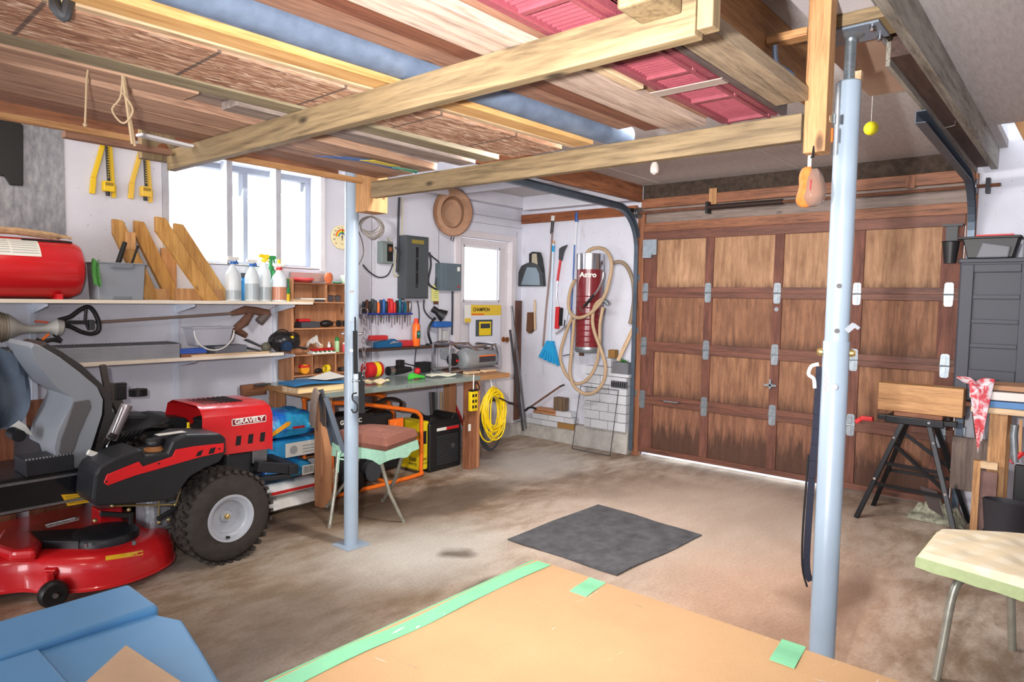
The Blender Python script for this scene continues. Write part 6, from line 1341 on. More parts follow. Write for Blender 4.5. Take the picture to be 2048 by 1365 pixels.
cable('thick black cable coming down the wall left of the breaker panel', [(799, 395), (797, 440), (796, 500), (794, 545)], 0.010, GC)
cable('cream cable beside the thick black one, looping into the breaker panel', [(805, 395), (804, 470), (803, 500), (806, 525), (800, 548), (790, 552), (788, 535), (791, 510), (776, 475)], 0.006, WC, 0.022)
cable('black cable from the junction box curling below it', [(786, 528), (776, 550), (758, 555), (740, 545), (726, 530)], 0.006, GC, 0.024)
cable('dark cable feeding the left side of the breaker panel', [(790, 495), (800, 505), (812, 540), (803, 552), (812, 562)], 0.006, GC, 0.05)
cable('black cable looping from the panel to the blue-grey box', [(858, 508), (866, 515), (880, 530), (872, 560), (872, 574), (884, 578)], 0.007, GC)
cable('thick black cable down the right side of the breaker panel', [(859, 505), (862, 530), (857, 566), (874, 580)], 0.009, GC, 0.025)
cable('cable running from the panel bottom to the desk lamp', [(848, 600), (848, 618), (856, 632), (866, 640)], 0.007, GC)
cable('cable dropping to the shelf behind the orange can', [(835, 602), (838, 620), (838, 645), (832, 700), (828, 742)], 0.005, GC)
cable('black conduit below the blue-grey box', [(905, 583), (905, 620), (904, 670)], 0.010, GC)
cable('thin wire tangle at the left side of the panel bottom', [(801, 578), (798, 590), (806, 600), (800, 580), (812, 610)], 0.003, GC)
# tool rack
tr_ = thing('tool_rack', 'blue wall rack below the electrical boxes, full of pliers and screwdrivers', 'rack', at(775, 629, 1, YA-0.06))
xa, xbb = X_(722, 629, YA-0.06)-tr_.location.x, X_(821, 629, YA-0.06)-tr_.location.x
MB().box((xa, -0.03, -0.004), (xbb, -0.026, 0.012)).box((xa, 0.0, -0.003), (xbb, 0.055, 0.0)).box((xa, -0.03, -0.003), (xbb, -0.02, 0.0)).box((xa, -0.005, -0.003), (xbb, 0.0, 0.0)).build('rail', mat('rack_blue', hx(40, 60, 150), 0.5), tr_)
random.seed(21)
names = ['pliers', 'screwdriver']; cols = [('black', BLACK), ('dark brown', BROWNR), ('black', BLACK), ('grey-green', DGREY), ('dark', DGREY), ('orange tipped', ORANGE), ('dark blue', mat('hdl_navy', hx(30, 50, 90), 0.4)), ('blue', BLUEP), ('black', BLACK), ('red', REDP), ('crimson', REDP), ('red', REDP), ('black', BLACK), ('teal', mat('hdl_teal', hx(20, 96, 116), 0.4)), ('navy', mat('hdl_navy', None)), ('teal', mat('hdl_teal', None)), ('brown', BROWNR), ('steel', STEEL)]
place = ['at the left end, first beside the post', 'second from the post', 'third from the post', 'fourth from the post', 'fifth from the post', 'sixth from the post', 'seventh from the post', 'eighth from the post', 'ninth, near the middle', 'tenth, near the middle', 'eleventh, near the middle', 'twelfth, right of the middle', 'thirteenth, right of the middle', 'sixth from the right end', 'fifth from the right end', 'fourth from the right end', 'third from the right end', 'second from the right end']
for i, (cn_, cm) in enumerate(cols):
    x = tr_.location.x+xa+0.02+(xbb-xa-0.04)*i/17; k = 'pliers' if i % 3 == 0 else 'screwdriver'
    s = thing(k, '%s handled %s in the blue wall rack, %s' % (cn_, k, place[i]), 'tool', (x, YA-0.075, tr_.location.z)); h = random.uniform(0.105, 0.14); dl_ = random.uniform(0.06, 0.15)
    if k == 'pliers':
        for sg in (-1, 1): MB().tube([(sg*0.004, 0, 0.004), (sg*0.014, 0, h*0.5), (sg*0.010, 0, h)], [0.007, 0.011, 0.007], 8).build('handle', cm, s, smooth=True)
        MB().prism([(-0.012, 0.004), (0.012, 0.004), (0.009, -0.03), (0.003, -0.075), (-0.003, -0.075), (-0.009, -0.03)], -0.004, 0.004, 'y').build('jaws', STEEL, s)
    else:
        MB().lathe([(0.007, 0.004), (0.014, 0.02), (0.016, h*0.6), (0.014, h*0.9), (0.007, h), (0, h)], n=10).build('handle', cm, s, smooth=True)
        MB().cyl((0, 0, 0.005), (0, 0, -dl_), 0.004, n=8).build('shaft', CHROME, s)
# black shelf and what stands on it
SZ = Z_(760, 697, 4.62); SA, SB = X_(722, 700, 4.58), X_(900, 695, 4.58)
one(MB().box((SA, 0, -0.02), (SB, 0.14, 0)), 'wall_shelf', 'narrow dark shelf on the wall behind the workbench', 'shelf', mat('dark_shelf', hx(70, 50, 42), 0.5), (0, YA-0.145, SZ), bevel=0.002)
def onshelf(px): return (X_(px, 690, 4.64), 4.64, SZ+0.001)
s = thing('tool_case', 'blue open case of drill bits on the dark shelf', 'case', onshelf(775)); MB().prism([(-0.14, 0), (0.14, 0), (0.15, 0.035), (0.06, 0.075), (-0.14, 0.05)], -0.03, 0.03, 'y').build('case_body', mat('case_blue', hx(24, 86, 130), 0.4), s, bevel=0.006); MB().bar((0.0, -0.033, 0.04), (0.1, -0.033, 0.045), 0.003, 0.008).bar((0.02, -0.033, 0.05), (0.06, -0.033, 0.056), 0.003, 0.004).build('drill_bits', CHROME, s)
one(MB().prism([(-0.09, 0), (0.09, 0), (0.095, 0.03), (0.085, 0.04), (-0.08, 0.042)], -0.03, 0.03, 'y'), 'tool_case', 'closed red plastic case on top of the blue drill bit case', 'case', mat('case_red', hx(190, 50, 54), 0.45), (onshelf(755)[0], 4.64, SZ+0.07), bevel=0.008)
one(MB().prism([(-0.08, 0), (0.08, 0), (0.085, 0.03), (0.07, 0.055), (-0.06, 0.058)], -0.03, 0.03, 'y'), 'tool_case', 'red plastic case at the right end of the blue case', 'case', mat('case_red', None), (onshelf(806)[0]+0.035, 4.66, SZ+0.001), bevel=0.008)
s = thing('aerosol_can', 'orange spray can with a red cap on the dark shelf', 'spray can', onshelf(832)); MB().lathe([(0.034, 0), (0.036, 0.004), (0.036, 0.19), (0.026, 0.205), (0, 0.206)], n=22).build('can', mat('can_orange', hx(240, 110, 36), 0.3), s, smooth=True); MB().lathe([(0.022, 0.2), (0.022, 0.225), (0.018, 0.23), (0.02, 0.25), (0, 0.252)], n=16).build('nozzle', mat('cap_red', hx(230, 70, 40), 0.4), s)
MB().box((-0.02, -0.0372, 0.07), (0.018, -0.033, 0.14)).build('can_label', mat('can_green', hx(40, 90, 60), 0.4), s, bevel=0.001); MB().ball((0, -0.036, 0.115), (0.012, 0.003, 0.012)).build('can_emblem', mat('cyan_dot', hx(80, 180, 200), 0.4), s)
lp2 = thing('desk_lamp', 'black gooseneck lamp with a round head over the compressor', 'lamp', onshelf(863))
q = lambda px, py: at(px, py, 1, 4.60)-lp2.location
MB().cyl((0, 0, 0), (0, 0, 0.012), 0.055, n=24).build('base', BLACK, lp2); MB().tube(smooth_path([(0.0, 0, 0.01), q(857, 670), q(858, 655), q(864, 644), q(870, 636)], 5), 0.011, 8).build('gooseneck', BLACK, lp2, smooth=True)
a, b = q(872, 620), q(886, 634); ax_ = (b-a).normalized()+V((0.1, -0.55, -0.1)); ax_.normalize(); c_ = (a+b)/2
MB().cyl(c_-ax_*0.08, c_-ax_*0.01, 0.032, 0.03, 18).cyl(c_-ax_*0.02, c_+ax_*0.05, 0.035, 0.062, 24).build('lamp_head', BLACK, lp2, smooth=True); MB().cyl(c_+ax_*0.05, c_+ax_*0.053, 0.054, n=24).build('lens', mat('lamp_lens', hx(190, 196, 200), 0.25), lp2)
s = thing('blue_tool_tray', 'blue plastic hood on a small grey stand behind the compressor', 'tool', (X_(882, 660, 4.62), 4.62, SZ+0.0)); 
hh_ = Z_(882, 655, 4.62)-SZ; MB().prism([(-0.10, hh_), (0.10, hh_), (0.115, hh_+0.03), (0.10, hh_+0.055), (-0.10, hh_+0.055), (-0.115, hh_+0.02)], -0.04, 0.04, 'y').build('hood', BLUEP, s, bevel=0.01); MB().box((-0.02, -0.01, 0), (0.0, 0.01, hh_)).box((0.03, -0.02, 0), (0.09, 0.02, hh_*0.8)).build('stand', mat('stand_grey', hx(180, 180, 180), 0.5), s, bevel=0.003)
# ================================================================== workbench
BZ = 0.81; bx0, bx1, by0, by1 = 2.62, 4.22, 3.95, 4.70
wbn = thing('workbench', 'timber-legged workbench topped with pale green-grey sheet steel', 'workbench', (3.5, 4.3, 0))
STL = mat('bench_steel', hx(150, 166, 160), 0.22, 0.35, var=0.16, vs=6)
wb(MB().box((bx0, by0-0.003, BZ-0.002), (bx1, by1, BZ)).box((bx0, by0-0.004, BZ-0.035), (bx1, by0, BZ)), 'steel_top', STL, wbn, bevel=0.002)
for x in (3.0, 3.4, 3.8, 4.15): wb(MB().cyl((x, by0-0.004, BZ-0.018), (x, by0-0.006, BZ-0.018), 0.004, n=8), 'screw', STEEL, wbn)
wb(MB().box((3.43, by0-0.0052, BZ-0.035), (3.432, by0-0.0035, BZ-0.001)), 'seam', DGREY, wbn)
wb(MB().box((bx0+0.01, by0+0.005, BZ-0.04), (4.62, by1, BZ-0.003)), 'tabletop', WN['x'], wbn); wb(MB().box((bx1+0.01, by0+0.12, BZ-0.003), (4.60, by1, BZ+0.0)), 'end_board', WD['x'], wbn)
wb(MB().box((bx0, by0+0.005, BZ-0.045), (bx0+0.02, by1, BZ-0.001)), 'end_trim', WN['y'], wbn)
for i, (x, y) in enumerate(((2.655, 3.98), (4.13, 3.98), (2.655, 4.58), (3.62, 4.58), (4.45, 4.56))):
    l_ = wb(MB().box((x, y, 0), (x+0.09, y+0.085, BZ-0.04)), 'leg', CW['z'] if i != 1 else WD['z'], wbn, bevel=0.004)
wb(MB().box((4.225, 3.985, 0.0), (4.262, 4.06, BZ-0.04)), 'leg_block', CW['z'], wbn, bevel=0.003)
wb(MB().box((4.11, 3.976, 0.34), (4.14, 3.979, 0.40)), 'white_tag', PAPER, wbn)
wb(MB().box((2.70, 4.53, 0.22), (3.60, 4.68, 0.245)), 'lower_shelf', CW['x'], wbn, bevel=0.002); wb(MB().box((2.74, 4.03, 0.14), (2.83, 4.07, 0.245)), 'shelf_bracket', CW['y'], wbn)
for x in (4.3, 4.52): board('wood_block', 'pale wood block at the right end of the workbench, %s' % ('nearer the steel' if x < 4.4 else 'nearer the door'), 'block', (x-0.09, 4.12, BZ+0.012), (x+0.07, 4.12, BZ+0.012), 0.06, 0.022, WP['x'])
# things on the bench
def onb(px, py): p = at(px, py, 2, BZ); return p
c_ = V((X_(635, 765, 4.10), 4.12, BZ+0.001))
s = thing('book', 'thick cream paged book lying at the left end of the workbench', 'book', c_); MB().box((-0.20, -0.09, 0.004), (0.17, 0.09, 0.034)).build('pages', mat('cream_pages', hx(232, 204, 150), 0.8), s); MB().box((-0.205, -0.095, 0), (0.172, 0.095, 0.004)).box((-0.205, -0.095, 0.034), (0.172, 0.095, 0.038)).box((-0.206, -0.095, 0), (-0.20, 0.095, 0.038)).build('cover', WP['x'], s)
one(MB().grid(lambda u, v: (-0.25+0.45*u, -0.09+0.2*v, 0.008*sin(u*5)), 10, 4, (0, 0, 0.012)), 'blue_folder', 'blue folder lying on the cream book', 'folder', mat('folder_blue', hx(40, 110, 160), 0.5), c_+V((0.03, 0.01, 0.05)))
one(MB().grid(lambda u, v: (-0.12+0.24*u, -0.08+0.16*v, 0.03*v*u+0.004), 6, 4, (0, 0, 0.001)), 'paper_sheet', 'white papers lying on the blue folder', 'paper', PAPER, c_+V((0.13, 0.05, 0.07)), rot=(0, 0, 0.3))
s = thing('paint_can', 'red tin can lying on the bench behind the chain', 'can', V((X_(745, 735, 4.45), 4.45, BZ+0.001))); MB().lathe([(0.06, -0.075), (0.064, -0.072), (0.064, 0.07), (0.06, 0.075)], (0, 0, 0.065), 'x', 28).build('can_body', REDP, s, smooth=True); MB().lathe([(0.0645, 0.0), (0.0645, 0.045)], (0, 0, 0.065), 'x', 28).build('yellow_band', YEL, s, auto=False); MB().cyl((0.072, 0, 0.065), (0.078, 0, 0.065), 0.058, n=28).build('lid', mat('lid_blue', hx(140, 170, 196), 0.4), s)
s = thing('angle_grinder', 'black power tool lying at the back of the workbench', 'power tool', V((X_(800, 735, 4.45), 4.45, BZ+0.001))); MB().lathe([(0.0, -0.14), (0.038, -0.135), (0.04, -0.05), (0.036, 0.0), (0.03, 0.06), (0.02, 0.12), (0, 0.125)], (0, 0, 0.042), 'x', 18).build('body', BLACK, s, smooth=True); MB().lathe([(0.0405, -0.125), (0.0405, -0.08)], (0, 0, 0.042), 'x', 18).build('metal_band', CHROME, s, auto=False); MB().box((-0.03, -0.025, 0.07), (0.03, 0.025, 0.13)).build('battery', BLACK, s, bevel=0.004); MB().bar((0.03, 0, 0.10), (0.2, 0, 0.06), 0.01, 0.01).build('lever', BLACK, s)
one(MB().box((-0.06, -0.04, 0), (0.06, 0.04, 0.09)), 'black_box', 'small black box beside the compressor', 'box', BLACKM, V((X_(846, 735, 4.5), 4.5, BZ+0.001)), bevel=0.003)
one(MB().ball((0, 0, 0.03), 0.03, 14, 8), 'red_ball', 'round red ball in front of the small black box on the bench', 'ball', REDP, V((X_(835, 735, 4.38), 4.38, BZ+0.001)), smooth=True)
gl_ = MB()
for i in range(5): gl_.tube(smooth_path([(-0.08+i*0.01, -0.03+i*0.012, 0.012), (0.0, -0.03+i*0.015, 0.02+0.004*i), (0.09, -0.02+i*0.012, 0.012)], 4), 0.012, 8)
one(gl_, 'green_gloves', 'bright green rubber glove lying on the workbench', 'glove', mat('glove_green', hx(70, 190, 60), 0.5), V((X_(828, 745, 4.15), 4.15, BZ+0.002)), smooth=True)
one(MB().grid(lambda u, v: (-0.12+0.24*u, -0.05+0.1*v, 0.014+0.008*sin(u*7)*cos(v*5)), 12, 6, (0, 0, -0.012)), 'white_rag', 'cream work glove lying beside the green glove', 'glove', mat('rag_cream', hx(216, 214, 196), 0.9), V((X_(882, 745, 4.13), 4.13, BZ+0.01)), rot=(0, 0, -0.2))
one(MB().grid(lambda u, v: (-0.09+0.18*u, -0.04+0.08*v, 0.016+0.012*sin(u*9)*cos(v*6)), 12, 6, (0, 0, -0.012)), 'stained_rag', 'cream rag with purple edge lying on the workbench behind the chain', 'cloth', mat('rag_tan', hx(214, 196, 160), 0.9, var=0.25, vs=20), V((X_(750, 765, 4.10), 4.08, BZ+0.014)))
# compressor
cp_ = thing('air_compressor', 'silver twin-handled air compressor standing on the right end of the workbench', 'compressor', V((4.40, 4.33, BZ+0.001)))
SIL = mat('silver_paint', hx(158, 162, 166), 0.3, 0.45)
MB().lathe([(0, -0.165), (0.05, -0.16), (0.085, -0.145), (0.10, -0.115), (0.10, 0.235), (0.08, 0.26), (0, 0.275)], (0.045, -0.07, 0.115), 'x', 36).build('tank', SIL, cp_, smooth=True)
dc = MB(); dd = MB()
for i in range(6):
    a0, a1 = R_(196-i*6), R_(190-i*6); q = lambda x, a, R=0.1012: (x, -0.07+R*cos(a), 0.115+R*sin(a)); (dd if i == 5 else dc).add([q(0.03, a0), q(0.25, a0), q(0.25, a1), q(0.03, a1)], [(0, 1, 2, 3)])
dc.build('dark_label', mat('label_darkgrey', hx(60, 56, 62), 0.4), cp_, auto=False, smooth=False); dd.build('orange_stripe', ORANGE, cp_, auto=False, smooth=False)
for yy in (-0.13, 0.09):
    MB().tube(smooth_path([(-0.30, yy, 0.02), (-0.30, yy, 0.22), (-0.27, yy, 0.26), (-0.10, yy, 0.27), (0.03, yy, 0.20), (0.20, yy, 0.20), (0.28, yy, 0.24), (0.32, yy, 0.15), (0.32, yy, 0.02)], 5), 0.012, 8).tube([(-0.30, yy, 0.02), (0.32, yy, 0.02)], 0.012, 8).build('roll_bar', CHROME, cp_, smooth=True)
for x in (-0.295, -0.1, 0.28): MB().tube([(x, -0.13, 0.26 if x < 0.2 else 0.24), (x, 0.09, 0.26 if x < 0.2 else 0.24)], 0.010, 8).build('cross_bar', CHROME, cp_)
MB().box((-0.02, -0.09, 0.215), (0.22, 0.08, 0.235)).build('top_deck', CHROME, cp_, bevel=0.004); MB().box((0.14, -0.135, 0.195), (0.26, -0.11, 0.215)).build('grip', BLACK, cp_, bevel=0.004)
MB().lathe([(0, -0.03), (0.055, -0.025), (0.055, 0.02), (0, 0.025)], (-0.21, -0.07, 0.12), 'y', 24).build('motor', BLACK, cp_, smooth=True); MB().box((-0.25, -0.05, 0.12), (-0.16, 0.05, 0.22)).build('cylinder_head', mat('cast_alloy', None), cp_, bevel=0.006); MB().cyl((-0.185, -0.11, 0.11), (-0.185, -0.095, 0.11), 0.012).build('red_valve', REDP, cp_)
for i in range(5): MB().box((-0.255, -0.055, 0.14+i*0.015), (-0.155, 0.055, 0.144+i*0.015)).build('cooling_fin', GALV, cp_)
MB().tube(smooth_path([(0.28, -0.05, 0.18), (0.36, -0.06, 0.14), (0.35, -0.06, 0.03), (0.27, -0.08, 0.01)], 5), 0.006, 6).build('air_hose', BLACK, cp_)
# power strip box and yellow cord coil
ps = thing('power_box', 'yellow outlet box with black openings hanging at the right bench leg', 'outlet box', at(948, 822, 1, 3.93))
MB().box((-0.055, -0.02, 0), (0.03, 0.02, 0.17)).build('case', YEL, ps, bevel=0.008); MB().box((-0.05, -0.018, 0.165), (0.03, 0.018, 0.185)).build('top', BLACK, ps, bevel=0.004)
for i in range(3):
    for dx in (-0.034, 0.0): MB().box((dx-0.009, -0.0215, 0.025+i*0.048), (dx+0.012, -0.0195, 0.05+i*0.048)).build('outlet', BLACKM, ps)
MB().tube(smooth_path([(0, 0, 0.18), (0.0, 0, 0.22), (0.03, 0, 0.24), (0.06, 0.0, 0.2), (0.05, 0, 0.17)], 5), 0.006, 8).build('cable', BLACK, ps, smooth=True)
MB().tube([(-0.01, 0, 0.18), (-0.01, 0.0, 0.31)], 0.005, 6).build('hook', PAPER, ps)
hc = thing('extension_cord', 'large hanging coil of yellow extension cord at the right end of the workbench', 'cord', at(985, 825, 1, 3.98))
random.seed(6)
HY = mat('cord_yellow', hx(240, 208, 20), 0.4)
for k in range(16):
    rx_ = 0.10+random.uniform(-.02, .045); rz_ = 0.185+random.uniform(-.04, .05); ox, oz = random.uniform(-.03, .03), random.uniform(-.03, .02)-(0.2-rz_)*-0.5; yy = random.uniform(-.035, .035); t_ = random.uniform(-.25, .25)
    MB().tube([(ox+rx_*cos(w)*cos(t_)-rz_*sin(w)*sin(t_)*0.4, yy+0.012*sin(2*w+k), oz+rz_*sin(w)) for w in [2*pi*i/36 for i in range(36)]], 0.0065, 7, closed=True).build('loop', HY, hc, smooth=True)
MB().tube(smooth_path([(0.03, -0.05, 0.13), (0.10, -0.06, 0.10), (0.16, -0.06, 0.07)], 4), 0.007, 8).cyl((0.15, -0.06, 0.075), (0.21, -0.06, 0.06), 0.012).build('connector', BLACK, hc); MB().tube([(0.0, 0, 0.19), (-0.01, 0.02, 0.29)], 0.005, 6).build('hanging_hook', PAPER, hc)
gr_ = thing('hose_coil', 'grey rubber hose coil hanging behind the yellow cord', 'hose', at(985, 850, 1, 4.03))
for k in range(3): MB().tube([((0.13+0.012*k)*cos(w), 0.03*k*0.3, (0.22+0.008*k)*sin(w)) for w in [2*pi*i/32 for i in range(32)]], 0.009, 8, closed=True).build('loop', DGREY, gr_, smooth=True)
# generators under the bench
ge = thing('orange_generator', 'black generator in an orange tube frame under the workbench', 'generator', (3.2, 4.28, 0.246-0.2))
ge.location = (3.235, 4.25, 0.0); ge.scale = (0.95, 1, 1)
OT = mat('frame_orange', hx(236, 112, 30), 0.35, coat=0.2)
for yy in (-0.14, 0.22):
    MB().tube(smooth_path([(-0.42, yy, 0.06), (-0.42, yy, 0.62), (-0.36, yy, 0.70), (0.30, yy, 0.58) if yy < 0 else (0.30, yy, 0.66), (0.46, yy, 0.52), (0.48, yy, 0.42), (0.48, yy, 0.08), (0.42, yy, 0.02), (-0.38, yy, 0.02)], 6, True), 0.017, 10, closed=True).build('tube_frame', OT, ge, smooth=True)
for x, z in ((-0.42, 0.4), (0.48, 0.3), (0.1, 0.03)): MB().tube([(x, -0.14, z), (x, 0.22, z)], 0.014, 8).build('cross_tube', OT, ge)
MB().box((-0.42, -0.165, 0.50), (-0.05, -0.145, 0.60)).build('name_plate', BLACK, ge, bevel=0.004); text('GENERAC', 0.045, PAPER, ge, (-0.27, -0.168, 0.555), (pi/2, 0, 0), 0.001, bold=0.0012)
MB().box((-0.42, -0.168, 0.495), (-0.05, -0.164, 0.502)).build('orange_line', OT, ge)
MB().box((-0.3, -0.1, 0.10), (0.3, 0.18, 0.40)).build('engine_block', BLACKM, ge, bevel=0.03); MB().box((-0.38, -0.11, 0.08), (-0.2, 0.16, 0.45)).build('end_bell', DGREY, ge, bevel=0.03); MB().box((-0.2, -0.12, 0.44), (0.2, 0.18, 0.58)).build('fuel_tank', BLACK, ge, bevel=0.04, seg=3)
MB().box((0.12, -0.165, 0.42), (0.26, -0.135, 0.52)).cyl((0.19, -0.17, 0.47), (0.19, -0.14, 0.47), 0.03).box((0.16, -0.16, 0.30), (0.22, -0.14, 0.44)).build('orange_bracket', OT, ge, bevel=0.004)
MB().cyl((-0.06, -0.18, 0.15), (-0.06, -0.12, 0.15), 0.08, n=24).build('recoil_cover', DGREY, ge); MB().tube(smooth_path([(-0.1, -0.1, 0.6), (0.1, -0.12, 0.68), (0.3, -0.08, 0.64), (0.36, 0.0, 0.55)], 5), 0.014, 8).build('black_hose', BLACK, ge, smooth=True)
MB().lathe([(0.03, -0.02), (0.09, -0.015), (0.10, 0), (0.09, 0.015), (0.03, 0.02)], (-0.25, -0.17, 0.10), 'y', 24).build('wheel', BLACK, ge, smooth=True)
g2 = thing('yellow_generator', 'yellow and black inverter generator beneath the right end of the workbench', 'generator', (3.895, 4.30, 0))
MB().box((-0.18, -0.13, 0.03), (-0.06, 0.15, 0.44)).build('yellow_panel', mat('gen_yellow', hx(226, 200, 30), 0.4), g2, bevel=0.012)
MB().box((-0.08, -0.16, 0.0), (0.30, 0.16, 0.42)).build('case', BLACK, g2, bevel=0.02, seg=3)
MB().prism([(-0.08, 0.40), (-0.04, 0.47), (0.0, 0.47), (0.02, 0.43), (0.2, 0.43), (0.22, 0.47), (0.27, 0.47), (0.30, 0.40)], -0.14, 0.12, 'y').build('carry_handle', BLACK, g2, bevel=0.01)
for i in range(16): MB().box((0.0, -0.166, 0.055+i*0.016), (0.25, -0.158, 0.062+i*0.016)).build('vent_slat', DGREY, g2)
MB().cyl((0.19, -0.160, 0.20), (0.19, -0.17, 0.20), 0.022, n=16).build('badge', STEEL, g2); MB().box((0.0, -0.163, 0.345), (0.26, -0.159, 0.37)).build('white_strip', PAPER, g2); MB().box((0.11, -0.1645, 0.345), (0.26, -0.1625, 0.37)).build('red_strip', REDP, g2)
text('3500', 0.045, BLACKM, g2, (-0.181, -0.06, 0.12), (pi/2, 0, -pi/2), 0.001); text('WATTS', 0.03, BLACKM, g2, (-0.181, -0.06, 0.08), (pi/2, 0, -pi/2), 0.001)
text('3500', 0.032, BLACKM, g2, (-0.12, -0.131, 0.12), (pi/2, 0, 0), 0.001); text('WATTS', 0.022, BLACKM, g2, (-0.12, -0.131, 0.085), (pi/2, 0, 0), 0.001); MB().box((-0.175, -0.132, 0.25), (-0.09, -0.129, 0.36)).build('control_panel', BLACKM, g2, bevel=0.002)
# long handled tools behind the bench
for i, (px0, px1, m_, lab) in enumerate(((866, 868, STEEL, 'grey metal tube'), (876, 876, GALV, 'pale metal bar'), (888, 886, WP['z'], 'pale wooden handle'), (896, 894, WP['z'], 'second pale wooden handle'), (905, 926, REDP, 'red metal handle'), (872, 870, DGREY, 'dark metal strip'))):
    a, b = at(px0, 775, 1, 4.66), at(px1, 850, 1, 4.66); b = b+(b-a)*0.9; o = MB().cyl(V((0, 0, 0.002)), V((a.x-b.x, 0.03, a.z-0.05)), 0.015, n=8).build('long_tool', m_); o.location = (b.x, 4.67, 0.0); tag(o, lab+' standing against the wall behind the yellow generator', 'tool')
# bags on the floor
def bag(lab, c, w, d, h, m, seed, name='bag'):
    random.seed(seed); s = thing(name, lab, 'bag', c)
    nx, ny = 14, 10; ph = [random.uniform(0, 6) for _ in range(6)]
    def f(top):
        def g(u, v):
            e = (1-abs(2*u-1)**3.5)*(1-abs(2*v-1)**3.5); x = (u-0.5)*w; y = (v-0.5)*d
            wob = 0.06*h*(sin(u*11+ph[0])*cos(v*9+ph[1])+sin(u*23+ph[2]+v*7))
            return (x+0.004*sin(v*17+ph[3]), y+0.004*sin(u*15+ph[4]), h*0.35+(h*0.6*e**0.45+wob*e) if top else h*0.35-h*0.34*e**0.4)
        return g
    MB().grid(f(True), nx, ny).grid(f(False), nx, ny).build('sack', m, s, smooth=True); return s
def film(name, c1, c2, sc=6):
    m, nt, b = _nt(name); b.inputs['Roughness'].default_value = 0.25; v = mapping(nt, (1, 1, 1)); L(nt, ramp(nt, noise(nt, v, sc, 4, 0.6, 0.8), [(0.42, c1), (0.55, c2)]), b.inputs['Base Color']); bump(nt, b, noise(nt, v, 26, 4, 0.6), 0.4, 0.01); return m
BF = film('blue_film', hx(28, 96, 190), hx(50, 160, 210)); WF = film('white_film', hx(228, 228, 226), hx(210, 206, 200), 4)
bx_, by_ = 2.50, 4.27
s = bag('lowest crumpled white bag of the stack on the floor beside the mower wheel', (bx_+0.05, by_-0.02, 0.004), 0.56, 0.36, 0.09, WF, 1)
s = bag('white and red bag under the blue bags beside the mower wheel', (bx_+0.03, by_, 0.10), 0.54, 0.34, 0.09, film('redwhite_film', hx(226, 226, 224), hx(232, 230, 228)), 2)
MB().box((-0.20, -0.173, 0.03), (0.27, -0.168, 0.05)).build('red_stripe', REDP, s)
s = bag('lower blue plastic bag with a bar code beside the mower wheel', (bx_+0.0, by_+0.02, 0.20), 0.42, 0.32, 0.14, BF, 3)
MB().box((0.10, -0.168, 0.02), (0.19, -0.160, 0.085)).build('bar_code', PAPER, s); bcm = MB(); 
for i in range(9): bcm.box((0.108+i*0.009, -0.17, 0.03), (0.111+i*0.009, -0.1675, 0.078))
bcm.build('bar_code_lines', BLACKM, s); MB().box((-0.05, -0.165, 0.07), (0.06, -0.158, 0.10)).build('white_patch', PAPER, s)
tn = thing('blue_tin', 'blue package with a big white label between the blue bags', 'package', (bx_+0.03, by_+0.02, 0.35)); MB().box((-0.24, -0.16, 0), (0.24, 0.16, 0.13)).build('package_body', mat('cyan_pack', hx(40, 140, 200), 0.35), tn, bevel=0.03, seg=3); MB().box((-0.06, -0.168, 0.012), (0.225, -0.158, 0.11)).build('white_label', PAPER, tn, bevel=0.004)
MB().cyl((0.0, -0.169, 0.06), (0.0, -0.1665, 0.06), 0.03).build('label_picture', mat('pic_grey', hx(170, 172, 176), 0.6), tn); 
for i in range(3): MB().box((0.07, -0.1695, 0.03+i*0.022), (0.19, -0.168, 0.037+i*0.022)).build('label_line', mat('print_grey', None), tn)
s = bag('uppermost blue plastic bag with a yellow stripe beside the mower hood', (bx_+0.0, by_+0.03, 0.485), 0.50, 0.34, 0.20, BF, 5)
MB().prism([(-0.15, 0.03), (0.0, 0.10), (0.01, 0.125), (-0.02, 0.125), (-0.16, 0.05)], -0.178, -0.170, 'y').build('yellow_stripe', mat('orange_yel', None), s); MB().box((0.16, -0.168, 0.06), (0.20, -0.160, 0.10)).build('bar_code', PAPER, s); MB().box((0.03, -0.172, 0.07), (0.12, -0.164, 0.085)).build('red_word', REDP, s)

# ================================================================== back wall left of the garage door
def B_(px, py, off=0.03): return at(px, py, 0, XB-off)
def pole(lab, name, pts, r, m, off=0.03, cat='tool', n=8):
    P = [B_(px, py, off) for px, py in pts]; c = P[-1]; s = thing(name, lab, cat, c)
    MB().tube([p-c for p in P], r, n).build('pole', m, s, smooth=True); return s
HOSE = mat('hose_beige', hx(176, 150, 120), 0.6, var=0.12, vs=16, bmp=0.3, bs=110)
vc = thing('central_vacuum', 'tall burgundy wall vacuum canister with chrome top and white lettering, draped in hoses', 'vacuum', (XB-0.19, B_(1178, 620, 0.19).y, B_(1178, 705, 0.19).z))
vh = B_(1178, 508, 0.19).z-vc.location.z; vr = 0.132; CHB = mat('burgundy_can', hx(116, 34, 40), 0.25, coat=0.4)
MB().lathe([(0, 0), (vr*0.9, 0), (vr, 0.02), (vr, 0.05), (vr*0.97, 0.06)], n=36).build('base_ring', GALV, vc, smooth=True)
MB().lathe([(vr*0.98, 0.05), (vr*0.98, vh-0.155)], n=36, caps=False).build('canister', CHB, vc, smooth=True)
for i in range(9): MB().lathe([(vr*0.98, 0.10+i*0.055), (vr*1.01, 0.106+i*0.055), (vr*0.98, 0.112+i*0.055)], n=36, caps=False).build('rib', CHB, vc, smooth=True)
MB().lathe([(vr*1.01, vh-0.155), (vr*1.01, vh-0.004), (vr*0.96, vh), (0, vh)], n=36).build('chrome_top', CHROME, vc, smooth=True)
